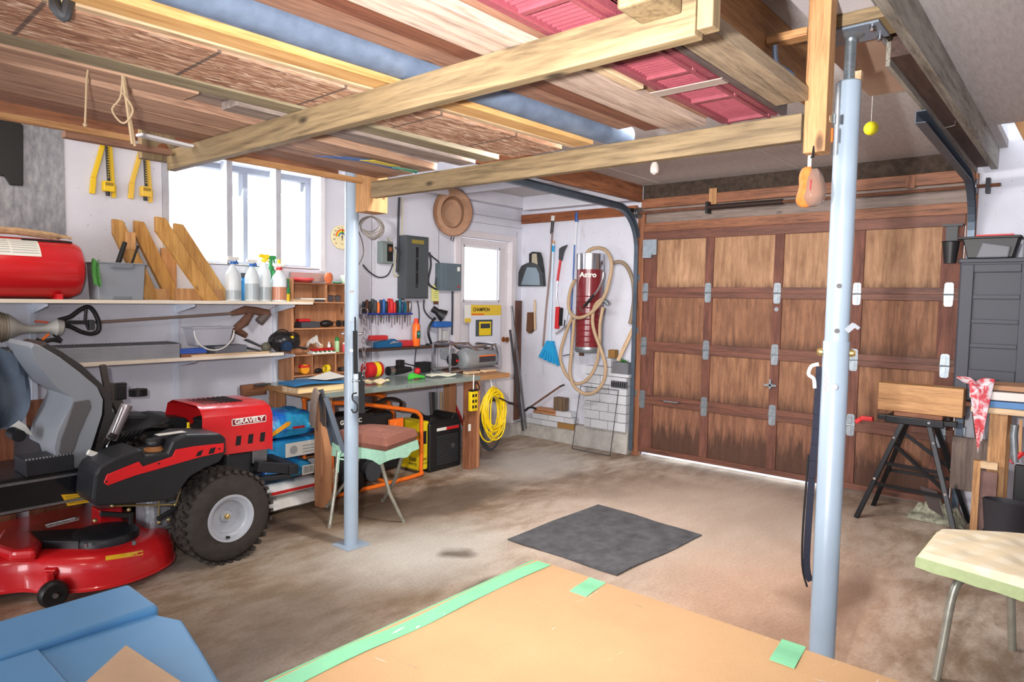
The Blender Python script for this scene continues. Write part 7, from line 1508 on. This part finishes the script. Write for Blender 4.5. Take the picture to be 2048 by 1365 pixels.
text('Astro', 0.068, PAPER, vc, (cos(R_(207))*vr*0.985, sin(R_(207))*vr*0.985, vh-0.21), (pi/2, 0, R_(-63)), 0.012, bold=0.002)
MB().box((0.10, -0.06, 0.05), (0.17, 0.06, vh-0.1)).build('wall_bracket', GALV, vc); MB().box((-0.01, 0.06, -0.04), (0.02, 0.10, 0)).build('bottom_clip', BROWNR, vc)
for i in range(3): MB().tube([(-0.125, 0.01-i*0.018, 0.415-i*0.016), (-0.155, 0.0-i*0.018, 0.42-i*0.016), (-0.16, -0.01-i*0.018, 0.45-i*0.016)], 0.005, 6).build('clip_hook', CHROME, vc)
def hose(lab, pts, r, m, off=0.36, name='vacuum_hose'):
    P = [at(px, py, 0, XB-(o[0] if (o := rest) else off)) for px, py, *rest in pts]; c = V(P[0]); return one(MB().tube(smooth_path([p-c for p in P], 7), r, 10), name, lab, 'hose', m, c, smooth=True)
hose('long beige vacuum hose looped over the chrome top and hanging in loops below the canister', [(1172, 510, .30), (1180, 500, .30), (1196, 496, .30), (1212, 502, .34), (1222, 520, .36), (1222, 545, .37), (1212, 585, .37), (1196, 612, .37), (1176, 630, .37), (1156, 636, .37), (1142, 628, .36), (1137, 608, .34), (1141, 580, .33), (1150, 560, .345)], 0.017, HOSE)
hose('second beige vacuum hose hanging in two long loops below the canister', [(1204, 598, .33), (1190, 612, .34), (1185, 640, .35), (1190, 668, .36), (1202, 700, .36), (1211, 735, .35), (1206, 765, .34), (1190, 784, .34), (1168, 788, .34), (1148, 772, .34), (1140, 745, .34), (1143, 705, .33), (1148, 640, .35)], 0.017, HOSE)
hose('third beige vacuum hose crossing the other loops below the canister', [(1206, 615, .345), (1200, 650, .35), (1199, 690, .33), (1192, 730, .32), (1176, 758, .32), (1154, 768, .31), (1134, 752, .31), (1122, 725, .31), (1122, 700, .31), (1130, 672, .31), (1140, 645, .32), (1146, 632, .33)], 0.016, HOSE)
hose('inlet elbow of beige hose with a grey plug beside the canister', [(1204, 600, .34), (1212, 604, .34), (1216, 610, .34)], 0.022, GALV, name='hose_elbow')
hose('short beige hose hanging down the wall right of the canister', [(1225, 527, .10), (1240, 524, .06), (1254, 534, .05), (1265, 560, .05), (1268, 595, .05), (1264, 630, .05), (1260, 648, .05)], 0.019, mat('hose_dark', hx(142, 124, 104), 0.6, var=0.1))
hose('bent chrome vacuum wand with a black nozzle across the canister', [(1207, 545, .36), (1205, 560, .36), (1196, 580, .36), (1188, 590, .36), (1180, 598, .36)], 0.009, CHROME, name='vacuum_wand')
hose('black crevice nozzle at the lower end of the chrome wand', [(1187, 590, .365), (1178, 602, .365), (1167, 614, .365)], 0.013, BLACK, name='vacuum_nozzle')
# dustpan and brush
dp = thing('dustpan', 'dark grey long dustpan with a black brush behind it on the back wall', 'dustpan', (XB-0.03, B_(1064, 540).y, B_(1064, 575).z))
def BP(pts, ref): return [(p.y-ref.y, p.z-ref.z) for p in (B_(px, py) for px, py in pts)]
MB().prism(BP([(1039, 573), (1040, 545), (1046, 532), (1058, 526), (1070, 526), (1082, 532), (1088, 545), (1090, 573)], dp.location), -0.03, 0.02, 'x').build('rim', DGREY, dp, bevel=0.006)
MB().prism(BP([(1046, 570), (1054, 545), (1058, 535), (1076, 536), (1082, 548), (1084, 571)], dp.location), -0.034, -0.028, 'x').build('pan', mat('pan_grey', hx(126, 142, 154), 0.5), dp)
MB().prism(BP([(1060, 530), (1060, 508), (1066, 504), (1082, 505), (1086, 518), (1090, 545), (1078, 532)], dp.location), -0.02, 0.0, 'x').build('brush', BLACK, dp, bevel=0.004); MB().prism(BP([(1066, 528), (1067, 508), (1076, 508), (1078, 530)], dp.location), -0.025, -0.018, 'x').build('bristles', mat('bristle_pale', hx(170, 160, 140), 0.9), dp)
hb_ = thing('hand_brush', 'brown bristled hand brush with a wooden handle hanging on the back wall', 'brush', B_(1066, 665, 0.04))
MB().tube([V(B_(px, py, 0.04))-hb_.location for px, py in ((1069, 600), (1070, 612), (1069, 626), (1070, 660))], [0.008, 0.014, 0.01, 0.012], 10).build('handle', WP['z'], hb_, smooth=True); MB().prism(BP([(1059, 625), (1068, 625), (1069, 658), (1062, 667), (1057, 662)], hb_.location), -0.03, 0.03, 'x').build('bristles', mat('bristle_brown', hx(104, 70, 48), 0.95, var=0.3, vs=60, bmp=1, bs=200), hb_)
s = pole('thin brown pole with a black grip and white top, leaning on the back wall', 'mop_pole', [(1106, 434), (1104, 470), (1100, 540), (1092, 620), (1086, 694)], 0.010, mat('pole_brown', hx(140, 116, 108), 0.5)); MB().cyl(B_(1106, 438)-s.location, B_(1103, 468)-s.location, 0.016, n=10).build('grip', BLACK, s); MB().cyl(B_(1107, 432)-s.location, B_(1106, 442)-s.location, 0.024, n=10).build('hanging_cap', PAPER, s)
s = pole('pale blue broom pole with a bright blue flared head on the back wall', 'broom', [(1107, 486), (1104, 560), (1100, 682)], 0.013, mat('pole_pale_blue', hx(196, 214, 228), 0.4)); MB().cyl(B_(1107, 492)-s.location, B_(1106, 504)-s.location, 0.015, n=10).build('blue_collar', mat('cyan_broom', hx(30, 150, 206), 0.6), s); MB().cyl(B_(1107, 482)-s.location, B_(1107, 488)-s.location, 0.013, n=10).build('orange_tip', WN['z'], s)
m_ = MB(); random.seed(9); ref = s.location
for i in range(13):
    t = i/12; a = B_(1096+9*t, 683, 0.03+0.01*(i % 2))-ref; b = B_(1080+37*t, 715+16*t+random.uniform(-2, 2), 0.035+0.012*(i % 2))-ref; m_.bar(a, b, 0.024, 0.03, (1, 0, 0))
tag(m_.build('broom_head', mat('cyan_broom', None), s), kind='stuff')
s = thing('snow_brush', 'red and black snow brush with scraper hanging on the back wall', 'brush', B_(1114, 658, 0.03)); q = lambda px, py: B_(px, py, 0.03)-s.location
MB().prism(BP([(1118, 520), (1119, 498), (1124, 494), (1135, 490), (1128, 503), (1124, 522)], s.location), -0.008, 0.008, 'x').build('scraper', DGREY, s); MB().tube([q(1121, 520), q(1118, 540), q(1115, 562)], 0.013, 10).build('red_grip', REDP, s); MB().tube([q(1115, 562), q(1113, 595), q(1117, 614)], 0.007, 8).build('shaft', CHROME, s); MB().bar(q(1116, 614), q(1114, 658), 0.045, 0.035, (1, 0, 0)).build('brush_head', REDP, s, bevel=0.006); MB().bar(q(1123, 616), q(1121, 652), 0.022, 0.03, (1, 0, 0)).build('bristles', BLACKM, s)
s = pole('white pole with a blue top and black grip between the snow brush and the vacuum', 'squeegee', [(1154, 428), (1151, 480), (1147, 540), (1140, 600), (1132, 640), (1130, 652)], 0.010, mat('pole_white', hx(216, 220, 226), 0.4)); ref = s.location
MB().cyl(B_(1154, 425)-ref, B_(1153, 444)-ref, 0.018, n=10).build('blue_top', BLUEP, s); MB().tube([B_(1131, 640)-ref, B_(1129, 655)-ref], 0.013, 8).build('black_socket', BLACK, s); MB().bar(B_(1112, 668, 0.04)-ref, B_(1137, 650, 0.04)-ref, 0.015, 0.02, (0, 0, 1)).build('squeegee_blade', CHROME, s)
s = pole('thin blue and silver rod hanging just left of the vacuum canister', 'mop_pole', [(1149, 490), (1146, 560), (1143, 620), (1141, 715)], 0.007, BLUEP, 0.05); MB().bar(B_(1126, 712, 0.05)-s.location, B_(1146, 708, 0.05)-s.location, 0.012, 0.012).build('foot_bar', STEEL, s)
# corner: brown boards and grey poles
a, b = at(1030, 602, 1, YA-0.05), at(1022, 862, 1, YA-0.05)
o = MB().box((-0.045, -0.02, 0), (0.045, 0, 1.30)).build('leaning_board', wood('dark_red_z', hx(70, 44, 36), hx(106, 70, 56), 'z')); o.location = (5.60, YA-0.03, 0.16); tag(o, 'dark brown board standing in the far corner beside the entry door', 'board')
for i, (p, q) in enumerate((((1023, 612), (1052, 858)), ((1020, 660), (1046, 862)))):
    a, b = at(*p, 1, YA-0.08-i*0.02), at(q[0], q[1], 0, XB-0.12-0.03*i); c = b; o = MB().tube([a-c, b-c], 0.012, 8).build('leaning_rod', DGREY if i else STEEL); o.location = c; tag(o, ('thin dark' if i else 'pale grey')+' metal rod leaning across the brown board in the far corner', 'rod')
# door poster and papers
ps_ = thing('poster', 'white and yellow product poster standing against the entry door behind the compressor', 'poster', at(963, 735, 1, YA-0.035))
c0 = ps_.location; xq = lambda px, py: at(px, py, 1, YA-0.035)-c0
a, b = xq(941, 610), xq(1000, 735); MB().box((a.x, 0, 0), (b.x, 0.01, a.z)).build('sheet', mat('poster_white', hx(216, 218, 230), 0.5), ps_)
e = xq(1000, 631); MB().box((a.x, -0.002, e.z), (b.x, 0, a.z)).build('yellow_header', mat('poster_yellow', hx(226, 192, 60), 0.5), ps_)
text('CHAMPION', 0.05, BLACKM, ps_, (a.x+0.16, -0.003, (a.z+e.z)/2+0.005), (pi/2, 0, 0), 0.0005, bold=0.001, sx=0.95); MB().box((a.x+0.02, -0.003, e.z+0.005), (a.x+0.2, -0.002, e.z+0.02)).build('orange_word_line', ORANGE, ps_)
g0, g1 = xq(958, 640), xq(983, 672); MB().box((g0.x-0.05, -0.003, g1.z), (g1.x+0.01, -0.001, g0.z)).build('pictured_case', mat('pic_dark', hx(70, 80, 84), 0.5), ps_, bevel=0.001); MB().box((g0.x, -0.005, g1.z+0.008), (g1.x-0.015, -0.003, g0.z-0.02)).build('pictured_front', YEL, ps_); MB().box((g0.x+0.02, -0.006, g1.z+0.08), (g1.x-0.03, -0.005, g0.z-0.04)).build('pictured_panel', DGREY, ps_)
sc_ = thing('small_card', 'narrow white and yellow card left of the poster', 'card', xq(936, 645)+c0+V((0, -0.012, 0))); a, b = xq(928, 611), xq(940, 646); MB().box((a.x-sc_.location.x+c0.x, 0, 0), (b.x-sc_.location.x+c0.x, 0.004, a.z-b.z)).build('card_sheet', PAPER, sc_); MB().box((a.x-sc_.location.x+c0.x, -0.001, 0), (b.x-sc_.location.x+c0.x, 0, 0.04)).build('yellow_band', mat('poster_yellow', None), sc_)
# brick pier beside the garage door and loose bricks on the kerb
BRK = mat('painted_brick', hx(206, 208, 214), 0.85, var=0.1, vs=10, bmp=0.5, bs=60, rnd=0.12); BRN = mat('bare_brick', hx(150, 112, 62), 0.9, var=0.2, vs=20)
pi_ = tag(thing('brick_pier', 'stepped pier of white painted bricks between the vacuum and the garage door', 'pier', (XB-0.06, 3.5, 0.22)))
random.seed(12); br0 = None
def brick(x, y, z, w, h, d, par, m=BRK):
    global br0
    if br0 is None or m is not BRK:
        o = MB().box((-0.5, -0.5, 0), (0.5, 0.5, 1)).build('brick', m, par, bevel=0.02 if False else 0)
        if m is BRK: br0 = o
    else: o = br0.copy(); COL.objects.link(o); o.parent = par
    o.location = (x, y, z); o.scale = (d, w-0.006, h-0.006); return o
for r_ in range(8):
    z = r_*0.088; y = 3.30 if r_ < 6 else 3.48
    first = 0.10 if r_ % 2 else 0.2
    ymax = 3.78 if r_ < 7 else 3.60
    while y < ymax-0.03:
        w = min(first, ymax-y); first = 0.2
        brick(-0.01-random.uniform(0, .008), y+w/2-3.5, z, w, 0.088, 0.10, pi_, BRN if (r_ == 7 and y > 3.5) else BRK); y += w
lp3 = tag(thing('loose_bricks', 'low stack of white painted bricks on the kerb under the dustpan', 'bricks', (XB-0.05, 4.3, 0.15)))
for r_, (ya, yb_) in enumerate(((3.92, 4.60), (3.92, 4.5), (3.95, 4.2))):
    y = ya+(0.0 if r_ % 2 == 0 else 0.0); k = 0
    while y < yb_-0.05: w = min(0.21 if (k or r_ % 2 == 0) else 0.12, yb_-y); brick(-0.005*r_, y+w/2-4.3, r_*0.062, w, 0.062, 0.09, lp3, BRN if (r_ == 0 and k == 0) else BRK); y += w; k += 1
c = B_(1250, 752, 0.10)
pl = thing('planter', 'grey concrete planter with a small green plant on the brick ledge beside the track', 'planter', (XB-0.075, c.y+0.04, 0.22+6*0.088+0.031))
tub(MB(), 0.10, 0.17, 0.10, 1.0, 0.01, 0.0).build('pot', mat('planter_grey', hx(110, 112, 118), 0.8, var=0.15), pl); MB().box((-0.045, -0.08, 0.08), (0.045, 0.08, 0.088)).build('soil', BROWNR, pl)
random.seed(3); lf = MB()
for i in range(26):
    a = random.uniform(0, 6.28); e = random.uniform(0.3, 1.2); l_ = random.uniform(.04, .07); b0_ = V((random.uniform(-.02, .02), random.uniform(-.05, .03), 0.085)); d = V((cos(a)*cos(e), sin(a)*cos(e), sin(e))); n_ = d.cross(V((0, 0, 1))).normalized()*0.012; lf.add([b0_, b0_+d*l_*0.5+n_, b0_+d*l_, b0_+d*l_*0.5-n_], [(0, 1, 2, 3)])
tag(lf.build('leaves', mat('leaf_green', hx(60, 110, 54), 0.6, rnd=0.1), pl, auto=False, smooth=False), kind='stuff')
MB().box((-0.06, -0.1, -0.03), (0.06, 0.1, -0.001)).build('ledge', BRK, pl)
vg = thing('vent_grille', 'dark vent brick set below the planter', 'vent', (XB-0.125, B_(1248, 768, 0.08).y+0.02, B_(1248, 776, 0.08).z)); MB().box((-0.02, -0.085, 0), (0.0, 0.085, 0.065)).build('frame', mat('vent_dark', hx(86, 88, 96), 0.8), vg); 
for i in range(7): MB().box((-0.024, -0.075+i*0.024, 0.01), (-0.019, -0.062+i*0.024, 0.055)).build('slot', BLACKM, vg)
mesh_ = thing('wire_mesh', 'square of fine wire mesh leaning on the painted bricks', 'mesh', (XB-0.20, 3.6, 0.0)); wm = MB(); 
for i in range(25): wm.cyl((-0.06+0.0, -0.22+0.44*i/24, 0.0), (0.06, -0.22+0.44*i/24, 0.62), 0.0009, n=3)
for i in range(33): t = i/32; wm.cyl((-0.06+0.12*t, -0.22, 0.62*t), (-0.06+0.12*t, 0.22, 0.62*t), 0.0009, n=3)
tag(wm.build('wires', mat('wire_dark', hx(150, 152, 156), 0.6), mesh_, smooth=False), kind='stuff')
fr2 = MB(); 
for a, b in (((-0.06, -0.22, 0.004), (-0.06, 0.22, 0.004)), ((0.06, -0.22, 0.62), (0.06, 0.22, 0.62)), ((-0.06, -0.22, 0), (0.06, -0.22, 0.62)), ((-0.06, 0.22, 0), (0.06, 0.22, 0.62))): fr2.cyl(a, b, 0.004, n=6)
fr2.build('frame_wire', DGREY, mesh_)
for i, (px0, px1, py, lab) in enumerate(((1064, 1108, 822, 'lower'), (1066, 1108, 812, 'upper'))):
    a, b = B_(px0, py, 0.14), B_(px1, py, 0.14); block('wood_offcut', lab+' reddish board offcut lying on the loose bricks', 'board', (XB-0.12, b.y, 0.275+0.03*i), (XB-0.01, a.y, 0.30+0.03*i), CW['y'])
a, b = B_(1110, 815, 0.1), B_(1132, 815, 0.1); block('wood_block', 'short upright dark wood block on the loose bricks', 'block', (XB-0.13, b.y, 0.336), (XB-0.05, a.y, 0.47), wood('dark_block_z', hx(84, 66, 50), hx(128, 106, 84), 'z'))
pk = thing('hand_pick', 'wooden handled hand pick with a black head leaning above the loose bricks', 'tool', B_(1060, 815, 0.17)); MB().tube([(0, 0, 0), B_(1122, 772, 0.10)-pk.location], 0.009, 8).build('handle', BROWNR, pk); MB().tube(smooth_path([B_(1050, 822, 0.17)-pk.location, (0, 0, 0), B_(1072, 818, 0.17)-pk.location], 4), 0.012, 6).build('head', BLACK, pk); MB().bar(B_(1116, 776, 0.1)-pk.location, B_(1128, 770, 0.1)-pk.location, 0.014, 0.014).build('tip', BLACK, pk)
a, b = B_(1274, 640, 0.04), B_(1236, 722, 0.10); board('leaning_lath', 'pale wooden lath leaning above the planter', 'stick', a, b, 0.012, 0.035, WP['x'], up=(1, 0, 0))
block('wood_block', 'small tan block on the brick pier left of the planter', 'block', (XB-0.10, B_(1231, 720, .08).y, 0.922), (XB-0.03, B_(1218, 720, .08).y, 1.0), BRN)
# ================================================================== right side
cb_ = thing('tall_cabinet', 'tall black plastic cabinet with recessed panels at the right edge', 'cabinet', (5.42, 0.34, 0)); cxf = 5.30
yl_, yr_ = at(1912, 600, 0, cxf).y-0.34, -0.38; zt_ = at(1950, 517, 0, cxf).z
CB = mat('cabinet_black', hx(58, 60, 70), 0.5, bmp=0.15, bs=200)
MB().box((-0.115, yr_, 0.86), (0.12, yl_-0.01, zt_)).build('body', CB, cb_, bevel=0.01)
MB().box((-0.12, yr_-0.01, zt_-0.03), (0.13, yl_, zt_)).build('top', CB, cb_, bevel=0.006)
ya = at(1945, 600, 0, cxf).y-0.34; yb2 = at(2040, 600, 0, cxf).y-0.34; zA, zB = at(1990, 545, 0, cxf).z, at(1990, 742, 0, cxf).z
fw = MB().box((-0.135, ya, 0.89), (-0.115, yl_-0.02, zt_-0.04)).box((-0.135, yr_, 0.89), (-0.115, yb2, zt_-0.04)).box((-0.135, yb2, zA), (-0.115, ya, zt_-0.04)).box((-0.135, yb2, 0.89), (-0.115, ya, zB)); fw.build('door', CB, cb_, bevel=0.004)
for i in range(1, 4): z = zA+(zB-zA)*i/4; MB().box((-0.13, yb2, z-0.014), (-0.115, ya, z+0.014)).build('cross_rib', CB, cb_, bevel=0.003)
def on_cab(px, py): return at(px, py, 0, cxf+0.02)
tt = thing('tool_tray', 'open black tool tray with a red edge on top of the black cabinet', 'tray', (5.40, 0.50, zt_+0.001)); MB().prism([(-0.12, 0), (0.12, 0), (0.15, 0.13), (-0.15, 0.13)], -0.1, 0.1, 'x').build('tray', BLACK, tt, bevel=0.006); MB().box((-0.11, -0.16, 0.125), (0.11, 0.18, 0.14)).build('rim', BLACK, tt, bevel=0.004); MB().box((-0.10, -0.12, 0.14), (-0.08, 0.08, 0.15)).build('red_edge', REDP, tt)
MB().prism([(-0.10, 0.0), (0.07, 0.0), (0.04, 0.10), (-0.11, 0.07)], -0.125, -0.105, 'x').build('grey_pouch', mat('pouch_grey', hx(108, 110, 118), 0.5), tt, bevel=0.008)
bk_ = thing('black_bucket', 'small black bucket hanging at the corner of the black cabinet top', 'bucket', (5.28, at(1912, 500, 0, 5.28).y+0.03, at(1912, 527, 0, 5.28).z)); MB().lathe([(0.035, 0), (0.05, 0.14), (0.056, 0.145), (0.046, 0.145), (0.03, 0.01), (0, 0.01)], n=18).build('bucket', BLACK, bk_)
tx = thing('tool_box', 'dark toolbox with grey lower half on the black cabinet at the right edge', 'tool box', (5.39, 0.20, zt_+0.001)); MB().box((-0.1, -0.3, 0), (0.1, 0.13, 0.11)).build('box', mat('toolbox_grey', hx(112, 114, 122), 0.5), tx, bevel=0.008); MB().prism([(-0.3, 0.11), (0.13, 0.11), (0.10, 0.2), (0.07, 0.215), (-0.3, 0.215)], -0.11, 0.11, 'x').build('lid', BLACK, tx, bevel=0.008); MB().box((-0.106, -0.12, 0.02), (-0.1, 0.0, 0.09)).build('latch', DGREY, tx, bevel=0.002); MB().tube([(-0.02, 0.05, 0.21), (-0.02, 0.03, 0.245), (-0.02, -0.03, 0.245)], 0.012, 8).build('red_handle', REDP, tx)
# sawhorse with timber
sh_ = thing('sawhorse', 'black folding metal sawhorse carrying a thick timber, before the garage door', 'sawhorse', (5.24, 0.84, 0)); SBL = mat('sawhorse_black', hx(24, 24, 28), 0.35, 0.3)
ZT = 0.735; 
LG = [((-0.10, 0.06), (5.08-5.24, 1.15-0.84)), ((0.10, 0.06), (5.53-5.24-0.05, 1.13-0.84)), ((0.10, -0.08), (5.52-5.24-0.02, 0.54-0.84)), ((-0.10, -0.08), (4.93-5.24+0.06, 0.55-0.84))]
for (a, b) in LG: MB().bar((a[0], a[1], ZT-0.02), (b[0], b[1], 0.0), 0.04, 0.03, (0, 1, 0)).build('leg', SBL, sh_, bevel=0.003)
MB().box((-0.13, -0.17, ZT-0.05), (0.13, 0.17, ZT)).build('head', SBL, sh_, bevel=0.005); MB().box((-0.12, -0.24, ZT-0.035), (-0.06, 0.22, ZT-0.002)).build('tray', SBL, sh_, bevel=0.004)
def mid(i, t): a, b = LG[i]; return V((a[0]+(b[0]-a[0])*t, a[1]+(b[1]-a[1])*t, ZT*(1-t)))
for p, q in ((mid(0, .25), mid(3, .6)), (mid(1, .2), mid(2, .5)), (mid(0, .45), mid(3, .45)), (mid(1, .6), mid(2, .6)), (mid(0, .65), mid(3, .65))): MB().bar(p, q, 0.014, 0.022).build('brace', SBL, sh_)
for i, t in ((0, .03), (0, .2), (3, .03), (3, .2), (3, .62), (2, .5), (0, .6)): 
    p = mid(i, t); MB().cyl(p+V((-0.018, 0, 0)), p+V((-0.026, 0, 0)), 0.009, n=8).build('bolt', CHROME, sh_)
MB().prism([(-0.22, 0.28), (-0.12, 0.30), (-0.18, 0.16), (-0.26, 0.12)], -0.2, -0.19, 'x').build('foot_plate', mat('plate_brown', hx(60, 48, 46), 0.5), sh_, loc=(0.03, 0.06, 0)); 
rc_ = MB().box((-0.02, -0.04, -0.03), (0.02, 0.04, 0.0)).bar((0, 0.035, -0.02), (0, 0.07, -0.05), 0.03, 0.03); rc_.build('red_clamp', REDP, sh_, loc=(-0.09, 0.29, ZT-0.03), bevel=0.006)
zb_ = at(1800, 820, 0, 5.14).z
block('timber_beam', 'thick orange fir timber lying across the black sawhorse', 'timber', (5.13, at(1925, 830, 0, 5.13).y, ZT+0.03), (5.27, at(1755, 815, 0, 5.13).y, at(1755, 765, 0, 5.13).z), WN['y'], 0.004)
block('wood_shim', 'thin board between the sawhorse and the thick timber', 'board', (5.12, 0.68, ZT+0.001), (5.28, 0.96, ZT+0.029), WD['y'])
# rag heap, board and stone behind
random.seed(14); rg = thing('rag_heap', 'heap of crumpled pale rags on the floor beneath the sawhorse', 'rags', (5.42, 0.72, 0)); m_ = MB().grid(lambda u, v: ((u-0.5)*0.24, (v-0.5)*0.34, 0.003+0.15*(max(0, sin(u*pi)*sin(v*pi)))**0.7*(0.75+0.35*sin(u*17+v*5)*cos(v*19))), 22, 26); m_.build('rags', mat('rag_mix', hx(150, 150, 132), 0.95, var=0.5, vs=40, bmp=1, bs=80), rg, smooth=False)
block('wood_board', 'wide dark greyed board standing behind the sawhorse beside the black cabinet', 'board', (5.27, 0.44, 0.27), (5.295, 0.64, 0.62), wood('greyed_z', hx(88, 72, 66), hx(126, 108, 98), 'z'))
# small table on the right
rt = thing('side_bench', 'fir legged bench top at the right edge carrying folded cloths', 'bench', (4.95, 0.2, 0)); fx = 4.90; yA_ = at(1942, 818, 0, fx).y; zA_ = at(1942, 812, 0, fx).z
MB().box((fx-4.95, -0.9, zA_-0.035), (0.30, yA_-0.2, zA_)).build('tabletop', WP['y'], rt, bevel=0.003)
y1_, y2_ = at(1975, 900, 0, fx+0.02).y, at(2012, 900, 0, fx+0.02).y; MB().box((fx-4.93, y2_-0.2, 0), (fx-4.93+0.04, y1_-0.2, zA_-0.035)).build('leg', WN['z'], rt, bevel=0.003); MB().box((0.22, y2_-0.2, 0), (0.26, y1_-0.2, zA_-0.035)).build('leg', WN['z'], rt); MB().box((-0.03, -0.88, 0), (0.01, -0.78, zA_-0.035)).build('leg', WN['z'], rt)
def fold(name, lab, x0, x1, y0, y1, z, h, m, cat='cloth'): return one(MB().grid(lambda u, v: (x0+(x1-x0)*u, y0+(y1-y0)*v+0.008*sin(u*6), h*(0.94+0.06*sin(v*6+u*4))), 10, 14, (0, 0, -h*0.9)), name, lab, cat, m, (0, 0, z), bevel=0.006)
fold('blue_cloth', 'folded blue cloth under the white one at the right edge', fx, fx+0.28, -0.1, yA_-0.0, zA_+0.001, 0.045, mat('cloth_blue', hx(96, 136, 184), 0.9))
fold('white_cloth', 'folded white cloth on the blue one at the right edge', fx-0.01, fx+0.27, -0.1, yA_+0.01, zA_+0.048, 0.055, mat('cloth_white', hx(222, 214, 210), 0.9))
fold('tan_cloth', 'folded tan cloth on top of the white one at the right edge', fx+0.02, fx+0.26, -0.1, yA_-0.05, zA_+0.104, 0.035, mat('cloth_tan', hx(176, 134, 104), 0.9))
rdm = film('tea_towel', hx(214, 208, 214), hx(202, 74, 84), 16)
yt = yA_+0.02
one(MB().grid(lambda u, v: ((0.02*sin(v*5+u*3) if v > 0.45 else 0.10*(0.45-v)), -0.13+0.17*u*(1.15-v)+(0.06*(v-0.4) if v > 0.4 else 0), (0.0 if v < 0.4 else -0.42*(v-0.4)/0.6*(0.7+0.3*u))+0.02*sin(u*7+v*3)), 12, 22, (0.0, 0, -0.006)), 'tea_towel', 'red and white tea towel hanging over the corner of the folded cloths', 'towel', rdm, (fx-0.03, yt, zA_+0.155))
# frame, boot, sticks
pf_ = thing('wooden_frame', 'narrow orange wooden frame standing on edge beside the black boot', 'frame', (4.86, at(1956, 900, 0, 4.84).y, 0)); MB().box((-0.02, -0.018, 0), (0.02, 0.018, 0.56)).build('upright', WN['z'], pf_); MB().box((-0.02, -0.10, 0.52), (0.02, -0.018, 0.56)).build('rail', WP['y'], pf_); MB().box((0, -0.10, 0.1), (0.004, -0.018, 0.5)).build('panel', mat('panel_mixed', hx(120, 90, 84), 0.6, var=0.4, vs=10), pf_)
bt_ = thing('rubber_boot', 'black rubber boot standing on the floor at the right edge', 'boot', (4.72, 0.40, 0))
m_ = MB(); n = 22; vs = []
for k, (z, cx__, cy__, a, b) in enumerate(((0.0, -0.0, 0.06, 0.05, 0.15), (0.03, 0.0, 0.06, 0.052, 0.152), (0.07, 0.0, 0.045, 0.05, 0.13), (0.10, 0.0, 0.0, 0.052, 0.085), (0.16, 0.0, -0.02, 0.055, 0.068), (0.30, 0.0, -0.02, 0.065, 0.08), (0.305, 0, -0.02, 0.066, 0.082), (0.31, 0, -0.02, 0.06, 0.076), (0.2, 0, -0.02, 0.05, 0.065))):
    for i in range(n): w = 2*pi*i/n; vs.append((cx__+a*cos(w), cy__+b*sin(w), z))
m_.add(vs, [(k*n+i, k*n+(i+1) % n, (k+1)*n+(i+1) % n, (k+1)*n+i) for k in range(8) for i in range(n)]+[tuple(range(n))[::-1]]); m_.build('boot_shell', mat('boot_rubber', hx(44, 42, 48), 0.5), bt_, smooth=True); bt_.scale = (1.1, 1.4, 1.2); bt_.location = (4.74, at(1998, 1030, 0, 4.74).y, 0)
wk = thing('walking_poles', 'black caulking tool with a red clip leaning at the right edge', 'tool', (4.88, at(2038, 1000, 0, 4.88).y, 0)); q = lambda px, py: at(px, py, 0, 4.88)-wk.location
MB().box((-0.02, -0.06, 0.02), (0.02, 0.03, q(2038, 930).z)).build('black_body', BLACK, wk, bevel=0.008); MB().tube([q(2030, 925), q(2027, 870), q(2030, 850)], 0.02, 10).build('grey_tube', GALV, wk); MB().tube([q(2022, 925), q(2032, 918), q(2046, 905)], 0.014, 8).build('red_clip', REDP, wk); MB().bar(q(2040, 905), q(2042, 840), 0.014, 0.02).build('orange_stick', WN['z'], wk)
# jacket hanging at the far left
jk = thing('grey_jacket', 'grey jacket hanging from the lower shelf edge at the far left', 'jacket', (0.98, 4.24, 0.78)); X1 = X_(43, 720, 4.33)-0.98
MB().grid(lambda u, v: (-0.35+(X1+0.35)*u-0.05*(v-0.6)**2*4*(u), -0.04*sin(u*13+v*3)-0.03*sin(v*7)-0.04, 0.0+0.44*v*(1-0.35*max(0, u-0.6))+0.02*sin(u*5)), 20, 16, (0, 0.05, 0)).build('cloth', mat('jacket_grey', hx(84, 96, 112), 0.85, var=0.15, vs=12), jk, smooth=True)
MB().prism([(X1-0.10, -0.0), (X1+0.0, -0.06), (X1-0.03, 0.0), (X1-0.06, 0.03)], -0.09, -0.085, 'y').build('silver_tab', PAPER, jk)

cs_ = thing('cabinet_shelf', 'plank shelf on the back wall carrying the tall black cabinet', 'shelf', (XB, 0.34, 0.80)); MB().box((-0.42, -0.5, 0.03), (-0.002, 0.30, 0.058)).build('plank', WD['y'], cs_)
for y in (-0.4, 0.2): MB().prism([(-0.002, 0.03), (-0.35, 0.03), (-0.002, -0.25)], y-0.015, y+0.015, 'y').build('bracket', WD['z'], cs_)
